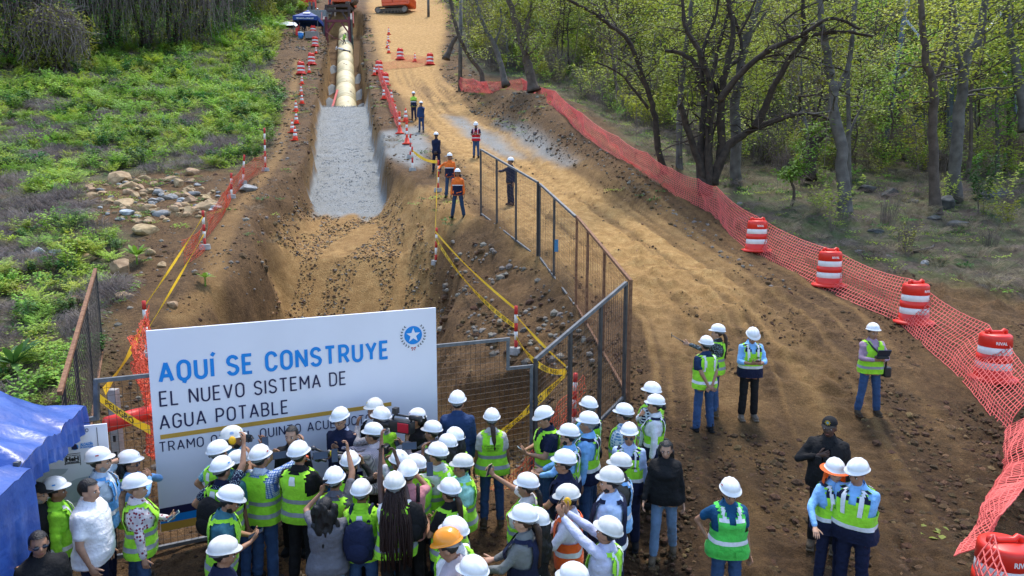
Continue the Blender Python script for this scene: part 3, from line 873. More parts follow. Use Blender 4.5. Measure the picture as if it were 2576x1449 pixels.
# ------------------------------------------------------------------ nets
def net(label, bottoms, tops, cell=0.085, r=0.006, m=None, grp="orange safety nets", sag=0.06, jit=0.012, seed=1):
    """knotted plastic net between a bottom and a top polyline"""
    m = m or M_NET
    B = [Vector(p) for p in bottoms]; T = [Vector(p) for p in tops]
    Ls = [0]
    for i in range(len(B) - 1): Ls.append(Ls[-1] + max((B[i + 1] - B[i]).length, 0.6 * (T[i + 1] - T[i]).length))
    n = max(4, int(Ls[-1] / cell)); hh = sum((t - b_).length for t, b_ in zip(T, B)) / len(B); k = max(4, int(hh / cell))
    bx = np.array([tuple(p) for p in B]); tx = np.array([tuple(p) for p in T]); Ls = np.array(Ls)
    s = np.linspace(0, Ls[-1], n + 1)
    gb = np.stack([np.interp(s, Ls, bx[:, j]) for j in range(3)], -1); gt = np.stack([np.interp(s, Ls, tx[:, j]) for j in range(3)], -1)
    seg = np.searchsorted(Ls, s, side='right') - 1; seg = np.clip(seg, 0, len(Ls) - 2)
    u = (s - Ls[seg]) / (Ls[seg + 1] - Ls[seg])
    sg = 4 * u * (1 - u) * np.minimum(1, (Ls[seg + 1] - Ls[seg]) / 2.0)
    gt[:, 2] -= sag * sg * 2; gb[:, 2] += 0.02
    v = np.linspace(0, 1, k + 1)
    G = gb[:, None, :] * (1 - v)[None, :, None] + gt[:, None, :] * v[None, :, None]
    ii, jj = np.meshgrid(np.arange(n + 1), np.arange(k + 1), indexing='ij')
    tang = np.gradient(gb, axis=0); tang /= np.linalg.norm(tang, axis=1)[:, None] + 1e-9
    nrm = np.stack([tang[:, 1], -tang[:, 0], 0 * tang[:, 0]], -1)
    bul = (0.30 * (vnoise(ii * 0.06, jj * 0.22, seed) - 0.5) + 0.05 * (vnoise(ii * 0.35, jj * 0.5, seed + 7) - 0.5)) * np.sin(np.pi * (0.15 + 0.85 * v))[None, :]
    G = G + nrm[:, None, :] * bul[..., None]
    G = G + jit * (np.stack([vnoise(ii * 1.7, jj * 1.3, seed + q) for q in (2, 3, 4)], -1) - 0.5)
    idx = lambda a, c: a * (k + 1) + c
    E = [(idx(a, c), idx(a + 1, c)) for a in range(n) for c in range(k + 1)] + [(idx(a, c), idx(a, c + 1)) for a in range(n + 1) for c in range(k)]
    E = np.array(E); P = G.reshape(-1, 3)
    A = P[E[:, 0]]; C = P[E[:, 1]]
    d = C - A; d /= np.linalg.norm(d, axis=1)[:, None] + 1e-9
    x = np.cross(d, [0.3, -0.9, 0.2]); x /= np.linalg.norm(x, axis=1)[:, None] + 1e-9
    y = np.cross(d, x)
    rr = np.full(len(E), r)
    V = []
    for end in (A, C):
        for a in (0, 2.094, 4.189):
            V.append(end + (x * math.cos(a) + y * math.sin(a)) * rr[:, None])
    V = np.stack(V, 1).reshape(-1, 3); b0 = np.arange(len(E))[:, None] * 6
    Q = np.concatenate([b0 + np.array([q, (q + 1) % 3, 3 + (q + 1) % 3, 3 + q])[None, :] for q in range(3)])
    me = quick_mesh("safety_net", V, Q)
    o = link("safety_net", me, m)
    return tag(o, label, "net", grp)
up = Vector((0, 0, 1))
NB = [(1157, 230), (1190, 233), (1240, 236), (1316, 228), (1376, 258), (1470, 345), (1560, 402), (1640, 456), (1700, 495), (1770, 526), (1810, 560), (1874, 627), (2044, 718), (2259, 810), (2383, 921), (2440, 985)]
NT = [(1155, 192), (1190, 198), (1225, 204), (1312, 197), (1397, 229), (1465, 285), (1555, 344), (1628, 384), (1690, 424), (1757, 450), (1803, 450), (1902, 543), (2103, 630), (2300, 704), (2487, 816), (2535, 862)]
nb = [hit(*p) for p in NB]
nt_ = []
for p, q in zip(nb, NT):
    t = at(*q, p.y + 0.35)
    if t.z - p.z > 1.25: t.z = p.z + 1.25
    nt_.append(t)
c1 = hit(2533, 1097); nb += [c1]; nt_ += [at(2625, 960, c1.y + 0.2)]
net("long orange safety net along the right edge of the dirt road", nb, nt_, 0.085, 0.0102, M_NET)
d5 = hit(2500, 1640); d5 = Vector((5.45, 7.1, gz(5.45, 7.1)))
nb2 = [c1, hit(2512, 1215), d5 + Vector((-.36, .30, .5))]; nt2 = [at(2625, 960, c1.y + 0.2), at(2640, 1110, 9.6), d5 + Vector((.15, .32, 1.0))]
net("orange safety net folding back from the road edge to the nearest barrel", nb2, nt2, 0.08, 0.0102, M_NET, seed=5)
nb3 = [d5 + Vector((-.38, -.1, .25)), d5 + Vector((-.55, -.6, .05)), d5 + Vector((-.8, -1.5, .02))]; nt3 = [d5 + Vector((-.22, -.12, 1.0)), d5 + Vector((-.40, -.6, .8)), d5 + Vector((-.65, -1.5, .6))]
net("orange safety net draped over the nearest barrel towards the bottom edge", nb3, nt3, 0.08, 0.0102, M_NET, seed=9)
def lifted(L, h, lean=(0, 0)): return [p + up * h + Vector((lean[0], lean[1], 0)) for p in L]
q = [hit(*p) for p in [(668, 432), (640, 445), (611, 466), (583, 500), (560, 545), (520, 600)]]
net("orange net strung between the marker posts beside the stone heap", q, lifted(q, 0.85, (0.05, 0)), 0.09, 0.005, M_NET2, seed=13)
q = [hit(*p) for p in [(512, 632), (486, 655), (462, 668)]]
net("short torn orange net hanging at the marker post on the left bank", q, lifted(q, 0.75), 0.08, 0.006, M_NET2, jit=0.03, seed=17)
q = [on_plane(*p, GP - en * 0.45) for p in [(366, 1330), (340, 1290), (318, 1200), (300, 1120)]]
q = [Vector((-5.05, 9.6, gz(-5.05, 9.6))), Vector((-5.35, 10.1, gz(-5.35, 10.1))), Vector((-5.7, 11.2, gz(-5.7, 11.2)))]
net("crumpled orange net bunched behind the left gate leaf", q, [on_plane(368, 905, GP - en * 0.5), at(325, 850, 10.4), at(372, 770, 13.0)], 0.055, 0.0055, M_NET2, jit=0.09, seed=19)
q = [hit(*p) for p in [(1462, 1085), (1425, 1110), (1385, 1150)]]
q = [Vector((1.35, 12.6, gz(1.35, 12.6))), Vector((0.85, 12.1, gz(0.85, 12.1))), Vector((0.45, 11.7, gz(0.45, 11.7)))]
net("sagging orange net behind the fence panel nearest the crowd", q, [p + up * h for p, h in zip(q, (1.0, 0.75, 0.55))], 0.06, 0.005, M_NET2, jit=0.05, seed=23)
q = [Vector((0.45, 10.7, gz(0.45, 10.7))), Vector((0.0, 10.6, gz(0.0, 10.6))), Vector((-0.5, 10.5, gz(-0.5, 10.5)))]
net("orange net lying low behind the right gate leaf", q, [p + up * h for p, h in zip(q, (1.1, 0.8, 0.4))], 0.06, 0.005, M_NET2, jit=0.05, seed=29)
q = [hit(*p) for p in [(952, 190), (968, 235), (978, 262), (992, 300), (1003, 328), (1010, 338)]]
net("pink-orange net running down the road side of the trench between cones", q, lifted(q, 1.0), 0.10, 0.008, M_NET, jit=0.1, seed=31)
q = [hit(*p) for p in [(962, 178), (1000, 172), (1040, 170), (1082, 163)]]
net("orange net stretched across the road between two striped barrels", q, lifted(q, 0.8), 0.10, 0.008, M_NET, seed=37)
q = [hit(*p) for p in [(985, 148), (1005, 150), (1042, 157), (1078, 160)]]
net("upper orange net sagging across the road behind the small cone", q, lifted(q, 0.7), 0.10, 0.008, M_NET, seed=41)

# ------------------------------------------------------------------ barrels, cones, delineators
def drum_parts(t):
    MB().lathe([(0.44, 0.0), (0.45, 0.03), (0.43, 0.06), (0.335, 0.075)], 24).build("base_ring", M_RED, t, True)
    prof = [(0.325, 0.07), (0.318, 0.22), (0.305, 0.225), (0.297, 0.38), (0.308, 0.385), (0.300, 0.52), (0.287, 0.525), (0.279, 0.68), (0.29, 0.685), (0.281, 0.86), (0.272, 0.90), (0.24, 0.925), (0.0, 0.93)]
    MB().lathe(prof, 28, cap=False).build("body", M_RED, t, True)
    for z0, z1, r0, r1 in ((0.232, 0.373, 0.3085, 0.3015), (0.532, 0.673, 0.2905, 0.2835)):
        MB().lathe([(r0 - 0.004, z0), (r0, z0 + 0.004), (r1, z1 - 0.004), (r1 - 0.004, z1)], 28, cap=False).build("white_band", M_WHT, t, True)
    h = MB()
    h.tube([(-0.19, 0, 0.915), (-0.19, 0, 0.985), (-0.15, 0, 1.0), (-0.1, 0, 0.955), (0.1, 0, 0.955), (0.15, 0, 1.0), (0.19, 0, 0.985), (0.19, 0, 0.915)], 0.036, 8)
    h.build("handle", M_RED, t, True)
    return t
def cyl_map(r, z0, a0):
    return lambda u, v, n: ((r + n) * math.sin(a0 + u / r), -(r + n) * math.cos(a0 + u / r), z0 + v)
GD = "striped barrels"
proto_drum = None
def drum(p, label, rz=0.0, s=1.0, text=False):
    global proto_drum
    if proto_drum is None:
        t = thing("traffic_barrel", label, "barrel", p, rz, GD); drum_parts(t); proto_drum = t
    else:
        t = copy_tree(proto_drum); t.location = p; t.rotation_euler = (0, 0, rz); t["label"] = label
    t.scale = (s, s, s)
    if text:
        lettering("RIVAL", 0.20, 0.055, cyl_map(0.285, 0.745, 0.10 if text is True else text), M_WHT, t, 0.03)
    return t
for a, c, l, tx in [(1902, 632, "red and white barrel behind the net, highest of the four along the forest edge", -0.3),
                    (2084, 719, "red and white barrel behind the net, second highest along the forest edge", -0.3),
                    (2297, 812, "red and white barrel behind the net, third down the forest edge", -0.1),
                    (2495, 953, "red and white barrel with RIVAL lettering in the bend of the net", -0.55)]:
    drum(hit(a, c), l, random.uniform(-0.3, 0.3), 1.03)
    tt = [o for o in bpy.data.objects if o.get("label") == l][0]
    lettering("RIVAL", 0.20, 0.055, cyl_map(0.285, 0.745, tx), M_WHT, tt, 0.03)
dd = drum(d5, "red barrel with white RIVAL lettering at the bottom right corner, nearest of all", 0.0, 0.92)
lettering("RIVAL", 0.20, 0.06, cyl_map(0.285, 0.745, -0.25), M_WHT, dd, 0.03)
for a, c, l in [(758, 187, "striped barrel left of the pipe with a small cone standing before it"),
                (784, 163, "striped barrel left of the pipe, with a cone tip showing above it"),
                (793, 118, "striped barrel beside the maroon trench box, left bank"),
                (788, 88, "striped barrel below the blue canopy on the left bank"),
                (813, 68, "striped barrel beside the worker at the top of the left bank"),
                (1007, 150, "striped barrel at the left end of the upper road net"),
                (1082, 163, "striped barrel standing alone in the dirt road"),
                (954, 184, "striped barrel at the trench edge wrapped in the net"),
                (969, 216, "striped barrel half way down the trench side net")]:
    drum(hit(a, c), l, random.uniform(-1, 1), 1.12)

proto_cone = None
def cone(p, label, s=1.0, grp="orange cones on the left bank"):
    global proto_cone
    if proto_cone is None:
        t = thing("traffic_cone", label, "cone", p, 0, grp)
        bevel(MB().box((0, 0, 0.02), (0.40, 0.40, 0.04)).build("base", M_ORG, t), 0.01)
        R = lambda z: 0.15 - 0.12 * z / 0.75
        zs = [0.04, 0.24, 0.38, 0.46, 0.60, 0.75]
        for k in range(5):
            w = k in (1, 3)
            e = 0.003 if w else 0
            MB().lathe([(R(zs[k]) + e, zs[k]), (R(zs[k + 1]) + e, zs[k + 1])], 16).build("white_collar" if w else "cone_body", M_WHT if w else M_ORG, t, True)
        proto_cone = t
    else:
        t = copy_tree(proto_cone); t.location = p; t["label"] = label; t["group"] = grp
    t.scale = (s, s, s); t.rotation_euler = (0, 0, random.uniform(0, 1.5))
    return t
for k, (a, c, l) in enumerate([(743, 354, "orange cone lowest on the left footpath, nearest the camera"), (736, 334, "orange cone second lowest on the left footpath"),
        (746, 312, "orange cone third up the left footpath, on the trench side"), (745, 282, "orange cone fourth up the left footpath"),
        (760, 262, "orange cone fifth up, level with the pipe end"), (758, 239, "orange cone sixth up, left of the pipe end"),
        (760, 212, "orange cone seventh up, just below the double barrel"), (778, 184, "orange cone under the second barrel, near the pipe"),
        (795, 135, "small orange cone between two barrels by the trench box"), (761, 187, "small orange cone standing in front of a striped barrel"),
        (781, 152, "orange cone peeking out behind the second barrel"), (755, 172, "orange cone peeking out behind the lowest left barrel")]):
    cone(hit(a, c), l, 1.05)
for a, c, l in [(978, 134, "orange cone lowest of the column in the upper dirt road"), (975, 121, "tilted orange cone second in the upper dirt road column"),
                (977, 106, "orange cone third in the upper dirt road column"), (978, 87, "orange cone highest in the dirt road column"),
                (1044, 155, "orange cone between the two road barrels"), (942, 190, "orange cone left of the net-wrapped barrel"),
                (966, 250, "orange cone inside the pink net, upper one"), (985, 256, "orange cone inside the pink net, lower one"),
                (1021, 307, "orange cone beside the two workers in navy"), (995, 296, "orange cone behind the bottom end of the pink net")]:
    cone(hit(a, c), l, 1.15, "orange cones on the road side")
for a, c, tp, l in [(1006, 337, 282, "tall orange delineator with wide base at the end of the pink net"), (1024, 363, 299, "tall orange delineator with wide base beside the gravel patch")]:
    p = hit(a, c); h = (c - tp) * (p.y * CP - p.z * SP) / F
    t = thing("delineator", l, "delineator", p, group="tall delineators")
    MB().lathe([(0.27, 0), (0.27, 0.05), (0.14, 0.1), (0.10, 0.32), (0.07, 0.36)], 16).build("base", M_ORG, t, True)
    for k in range(6):
        z0 = 0.36 + (h - 0.36) * k / 6; z1 = 0.36 + (h - 0.36) * (k + 1) / 6
        MB().lathe([(0.062, z0), (0.062, z1)], 12).build("white_band" if k in (1, 3) else "red_band", M_WHT if k in (1, 3) else M_ORG, t, True)

# red tube lying behind the left gate
a = on_plane(268, 1068, GP - en * 0.5); c = on_plane(400, 1030, GP - en * 0.9)
tb = MB().cyl((0, 0, 0), c - a, 0.105, 0.105, 16).build("plastic_tube", M_RED, None, True); tb.location = a
tag(tb, "red plastic tube leaning behind the left gate leaf", "tube")
# ================================================================== PIPE, TRENCH BOX, EXCAVATORS, CANOPIES, BOARD
M_PIPE = mat("pipe_resin", (0.47, 0.38, 0.19), 0.62, scale=1.2, col2=(0.62, 0.54, 0.32), bump=0.04, spec=0.5)
M_PIPE2 = mat("pipe_coupling", (0.50, 0.41, 0.21), 0.6, scale=3, var=0.15)
def trench_c(y): return 0.5 * (np.interp(y, EY, XL) + np.interp(y, EY, XR))
def floor_z(y): return float(np.interp(y, FD, FZ))
PR = 0.93
def pc(y): return Vector((trench_c(y) + 0.12, y, floor_z(y) + PR + 0.02))
pipe = thing("water_pipe", "big tan resin water pipe laid in the trench", "pipe", pc(58.9))
o0 = pc(58.9); A = pc(58.9); A = A - (pc(95) - A).normalized() * 2.2; Z = pc(105)
dirp = (Z - A).normalized(); L = (Z - A).length
k = 0; s0 = 0.0
while s0 < L - 0.5:
    s1 = min(s0 + 6.0, L)
    a, c = A + dirp * s0 - o0, A + dirp * s1 - o0
    MB().tube([a, a + dirp * 0.02, c - dirp * 0.02, c], [PR - 0.03, PR, PR, PR - 0.01], 40).build("pipe_section", M_PIPE, pipe, True)
    if s1 < L - 1:
        MB().tube([c - dirp * 0.16, c - dirp * 0.15, c + dirp * 0.15, c + dirp * 0.16], [PR + 0.005, PR + 0.03, PR + 0.03, PR + 0.005], 40, False).build("coupling", M_PIPE2, pipe, True)
    s0 = s1
q = MB()
sx = dirp.cross(up).normalized(); sz = sx.cross(dirp)
for j in range(15):
    s = rng.uniform(1, L - 6); a = rng.uniform(0.1, math.pi - 0.1); w_ = rng.uniform(0.08, 0.3); h_ = rng.uniform(0.1, 0.5)
    for m_ in range(3):
        a2 = a + rng.uniform(-0.2, 0.2); s2 = s + rng.uniform(-.5, .5); hh = h_ * rng.uniform(.4, 1)
        V = [A - o0 + dirp * (s2 + hh * x) + (sx * math.cos(a2 + w_ * y) + sz * math.sin(a2 + w_ * y)) * (PR + 0.004) for x, y in ((-.5, -.2), (-.2, -.5), (.5, -.3), (.4, .4), (0, .5), (-.4, .3))]
        q.add([tuple(v) for v in V], [tuple(range(6))])
q.build("dirt_smear", mat("pipe_dirt", (0.10, 0.075, 0.05), 0.9), pipe)["kind"] = "stuff"
# red plank leaning on the pipe
pk = at(836, 271, 57.9); pk2 = at(849, 226, 62.0)
b_ = MB().bar((0, 0, 0), pk2 - pk, 0.17, 0.06).build("red_plank", mat("red_wood", (0.42, 0.04, 0.03), 0.7, var=.2)); b_.location = pk
tag(b_, "red plank propped against the left side of the pipe", "plank")
# gravel heaps beside the pipe
M_GRAV = mat("grey_gravel", (0.09, 0.10, 0.105), 0.95, scale=26, col2=(0.26, 0.28, 0.29), bump=0.8, bscale=30)
def mound(p, rx, ry, h, m, label, cat, grp, name, seed=0, kind=None, rz=0.0, gfun=None):
    n, k = 26, 9; V = []; Fq = []
    for i in range(k + 1):
        r = i / k
        for j in range(n):
            a = 2 * math.pi * j / n
            rr = r * (1 + 0.25 * (float(vnoise(math.cos(a) * 1.7 + seed, math.sin(a) * 1.7, 3)) - 0.5))
            x, y = rr * rx * math.cos(a), rr * ry * math.sin(a)
            wx, wy = p.x + x * math.cos(rz) - y * math.sin(rz), p.y + x * math.sin(rz) + y * math.cos(rz)
            z = h * (math.cos(min(1, r) * math.pi) * 0.5 + 0.5) * (1 + 0.3 * (float(vnoise(x * 2 / rx + seed, y * 2 / ry, 5)) - 0.5)) + 0.05 * h * (float(vnoise(wx * 5, wy * 5, 6)) - .5)
            V.append((wx - p.x, wy - p.y, .12 * (float(vnoise(wx * 2.3, wy * 2.3, 16)) - .5) + (float(H(wx, wy, False)) if gfun is None else gfun(wx, wy)) - p.z + z - 0.06 * (r > 0.97)))
    for i in range(k):
        for j in range(n):
            Fq.append((i * n + j, (i + 1) * n + j, (i + 1) * n + (j + 1) % n, i * n + (j + 1) % n))
    me = bpy.data.meshes.new(name); me.from_pydata(V, [], Fq); me.update()
    o = link(name, me, m); o.location = p
    return tag(o, label, cat, grp, kind)
for y, s, l in [(66.5, -1, "grey gravel heap left of the pipe, nearer one"), (72.5, -1, "grey gravel heap left of the pipe, farther one"), (64.5, 1, "grey gravel heap right of the pipe, nearest"),
                (70.5, 1, "grey gravel heap right of the pipe, middle"), (78, 1, "grey gravel heap right of the pipe by the trench box"), (83, -1, "grey gravel heap left of the pipe by the trench box")]:
    x = trench_c(y) + s * 1.5
    mound(Vector((x, y, floor_z(y))), 0.75, 2.4, 0.6, M_GRAV, l, "gravel heap", "gravel heaps beside the pipe", "gravel_heap", y, gfun=lambda a_, b_: floor_z(b_))

# ---- trench box
M_MAROON = mat("maroon_steel", (0.17, 0.028, 0.035), 0.6, var=.25, scale=3, bump=.1)
M_BROWNST = mat("brown_steel", (0.06, 0.035, 0.03), 0.7, var=.3, scale=3)
M_PLATE = mat("weathered_plate", (0.075, 0.075, 0.075), 0.75, scale=1.6, col2=(0.15, 0.14, 0.13), bump=.15)
tb0 = Vector((trench_c(96), 92.5, floor_z(92.5)))
tbx = thing("trench_box", "steel trench shield with maroon frame straddling the pipe", "trench box", tb0)
sl = (floor_z(100) - floor_z(92.5)) / 7.5; tx = (trench_c(100) - trench_c(92.5)) / 7.5
def tp(x, y, z): return Vector((x + tx * y - 1.0 + 1.0, y, z + sl * y * 0.9))
for s in (-1, 1):
    for j in range(2):
        MB().bar(tp(s * 1.8, j * 4.0, 2.3), tp(s * 1.8, j * 4.0 + 3.9, 2.3), 0.24, 4.5).build("side_plate", M_PLATE, tbx)
    MB().bar(tp(s * 1.5, -0.1, 0.1), tp(s * 1.5, -0.1, 4.9), 0.28, 0.3, (0, 1, 0)).build("front_post", M_MAROON, tbx)
    MB().bar(tp(s * 1.55, 5.0, 1.0), tp(s * 1.55, 5.0, 6.0), 0.28, 0.3, (0, 1, 0)).build("rear_post", M_BROWNST, tbx)
    MB().bar(tp(s * 1.4, -0.1, 2.9), tp(s * 0.45, -0.1, 4.25), 0.2, 0.2).build("front_brace", M_MAROON, tbx)
    MB().bar(tp(s * 1.45, 5.0, 3.6), tp(s * 0.45, 5.0, 5.3), 0.2, 0.2).build("rear_brace", M_BROWNST, tbx)
    MB().bar(tp(s * 2.05, -0.4, 3.9), tp(s * 2.05, 0.8, 5.2), 0.12, 0.7).build("lifting_plate", M_MAROON if s < 0 else mat("red_steel", (.35, .04, .03), .6), tbx)
for z in (4.4,):
    MB().bar(tp(-1.4, -0.1, z), tp(1.4, -0.1, z), 0.26, 0.3).build("front_beam", M_MAROON, tbx)
for z in (5.2, 5.85):
    MB().bar(tp(-1.4, 5.0, z), tp(1.4, 5.0, z), 0.26, 0.28).build("rear_beam", M_BROWNST, tbx)
MB().bar(tp(1.94, 0.1, 1.6), tp(1.94, 2.6, 1.6), 0.05, 1.4).build("green_panel", mat("green_paint", (.02, .16, .11), .6), tbx)
MB().tube([tp(-1.5, -1.2, 3.2), tp(-0.6, -1.8, 2.55), tp(.3, -1.8, 2.3), tp(1.2, -1.2, 1.6), tp(1.5, -.6, .8)], 0.045, 6).build("hose", M_MAROON, tbx)

# ---- excavators
M_XOR = mat("excavator_orange", (0.72, 0.095, 0.018), 0.42, var=.08, scale=2, spec=.5)
M_XDK = mat("track_steel", (0.045, 0.04, 0.035), 0.8, scale=5, col2=(0.14, 0.10, 0.065), bump=.3)
M_XGL = mat("cab_glass", (0.02, 0.03, 0.035), 0.08, spec=.8)
M_BUCK = mat("bucket_steel", (0.12, 0.10, 0.085), 0.7, scale=3, col2=(0.26, 0.22, 0.18), bump=.2)
def excavator(label, loc, rz, slew, boom, stick, buck):
    t = thing("excavator", label, "excavator", loc, rz, "orange excavators")
    for s in (-1, 1):
        tr = MB()
        P = [(-2.1, .95), (-2.4, .82), (-2.5, .5), (-2.35, .18), (-2.0, .04), (2.0, .04), (2.35, .18), (2.5, .5), (2.4, .82), (2.1, .95)]
        for a, c in zip(P, P[1:] + P[:1]):
            n = max(1, int(math.dist(a, c) / .2))
            for i in range(n):
                p0 = (a[0] + (c[0] - a[0]) * i / n, a[1] + (c[1] - a[1]) * i / n); p1 = (a[0] + (c[0] - a[0]) * (i + .86) / n, a[1] + (c[1] - a[1]) * (i + .86) / n)
                tr.bar((p0[0], s * 1.25, p0[1]), (p1[0], s * 1.25, p1[1]), .6, .07)
        ch = tr.build("crawler_track", M_XDK, t); ch["kind"] = "stuff"
        fr = MB().box((0, s * 1.25, .5), (3.9, .36, .42)).build("track_frame", M_XDK, ch)
        for x in (-2.05, 2.05): MB().cyl((x, s * 1.02, .5), (x, s * 1.48, .5), .40, .40, 16).build("sprocket", M_BUCK, ch)
        for x in np.linspace(-1.5, 1.5, 7): MB().cyl((x, s * 1.05, .2), (x, s * 1.45, .2), .15, .15, 10).build("track_roller", M_XDK, ch)
    MB().box((0, 0, .62), (2.2, 2.0, .5)).build("undercarriage", M_XDK, t)
    MB().cyl((0, 0, .85), (0, 0, 1.12), .75, .75, 20).build("slew_ring", M_XDK, t)
    R = Matrix.Rotation(slew, 3, 'Z')
    def P(x, y, z): return R @ Vector((x, y, z))
    RR = np.array(R)
    bevel(MB().box(P(-.75, 0, 1.32), (4.3, 2.9, .42), RR).build("platform", M_XOR, t), .05)
    h = bevel(MB().box(P(-1.55, 0, 2.05), (2.5, 2.85, 1.05), RR).build("engine_house", M_XOR, t), .08)
    bevel(MB().box(P(-2.75, 0, 1.75), (.6, 2.9, 1.15), RR).build("counterweight", M_XOR, t), .15)
    bevel(MB().box(P(.55, -.95, 2.05), (1.4, .9, 1.0), RR).build("side_box", M_XOR, t), .05)
    cabp = bevel(MB().box(P(.6, .95, 2.45), (1.7, 1.0, 1.85), RR).build("cab", M_XOR, t), .07)
    for (x, y, z, dx, dy, dz) in ((.6, 1.452, 2.75, 1.3, .01, 1.0), (1.452, .95, 2.65, .01, .8, 1.2), (.6, .448, 2.75, 1.3, .01, 1.0)):
        MB().box(P(x, y, z), (dx, dy, dz), RR).build("window", M_XGL, cabp)
    lettering("340", .75, .3, lambda u, v, n: P(-2.5 + u, -1.44 - n, 1.9 + v), M_WHT, h, .03, .006)
    lettering("340", .75, .3, lambda u, v, n: P(-1.75 - u, 1.44 + n, 1.9 + v), M_WHT, h, .03, .006)
    # boom, stick, bucket in the plane y = -.15
    b0 = Vector((.9, -.1, 1.75)); bl = 6.1; b1 = b0 + Vector((math.cos(boom), 0, math.sin(boom))) * bl
    mid = b0.lerp(b1, .48) + Vector((-math.sin(boom), 0, math.cos(boom))) * .85
    bm = MB()
    for a, c, w0 in ((b0, mid, .62), (mid, b1, .5)): bm.bar(P(*a), P(*c), .5, w0, R @ Vector((-math.sin(boom), 0, math.cos(boom))))
    bm.build("boom", M_XOR, t)
    s1 = b1 + Vector((math.cos(stick), 0, math.sin(stick))) * 3.1; s0 = b1 - Vector((math.cos(stick), 0, math.sin(stick))) * .8
    MB().bar(P(*s0), P(*s1), .4, .55, R @ Vector((-math.sin(stick), 0, math.cos(stick)))).build("stick", M_XOR, t)
    for a, c in ((b0 + Vector((.5, 0, -.2)), b0.lerp(b1, .42) + Vector((0, 0, .3))),):
        for s in (-.34, .34): MB().cyl(P(a.x, a.y + s, a.z), P(c.x, c.y + s, c.z), .09, .06, 10).build("hydraulic_ram", M_BLKP, t)
    MB().cyl(P(*(mid + Vector((0, 0, .4)))), P(*(s0 + Vector((0, 0, .2)))), .09, .06, 10).build("hydraulic_ram", M_BLKP, t)
    # bucket: curved shell with side plates and teeth
    bk = MB(); cs, sn = math.cos(buck), math.sin(buck)
    def B(x, z, y): 
        v = s1 + Vector((x * cs - z * sn, y, x * sn + z * cs)); return tuple(P(*v))
    prof = [(0.05, .12), (-.15, -.35), (-.10, -.85), (.22, -1.22), (.68, -1.35), (1.12, -1.22), (1.38, -.95)]
    for th in (0, .05):
        n = len(prof)
        bk.add([B(x + (th if k_ < 2 else 0), z + (th if k_ >= 2 else 0), -.72) for k_, (x, z) in enumerate(prof)] + [B(x + (th if k_ < 2 else 0), z + (th if k_ >= 2 else 0), .72) for k_, (x, z) in enumerate(prof)], [(i, i + 1, n + i + 1, n + i) for i in range(n - 1)])
    for y in (-.72, -.68, .68, .72):
        bk.add([B(x, z, y) for x, z in prof] , [tuple(range(len(prof)))])
    bo = bk.build("bucket", M_BUCK, t)
    for y in (-.6, -.3, 0, .3, .6):
        MB().add([B(1.3, -1.02, y - .07), B(1.3, -1.02, y + .07), B(1.66, -.78, y), B(1.34, -.90, y)], [(0, 1, 2), (0, 2, 3), (1, 3, 2), (0, 3, 1)]).build("tooth", M_BUCK, bo)
    return t
p = hit(985, 34)
excavator("orange excavator standing on the dirt road at the top right of the trench", p + Vector((0.2, 1.2, 0.0)), math.radians(172), math.radians(-4), math.radians(48), math.radians(-60), math.radians(-30))
p2 = Vector((-25.9, 109.5, gz(-21.5, 109.5) - 0.2))
excavator("orange excavator behind the trench box, its grey bucket hanging over the box", p2, math.radians(-90), 0.0, math.radians(3), math.radians(-83), math.radians(-25))

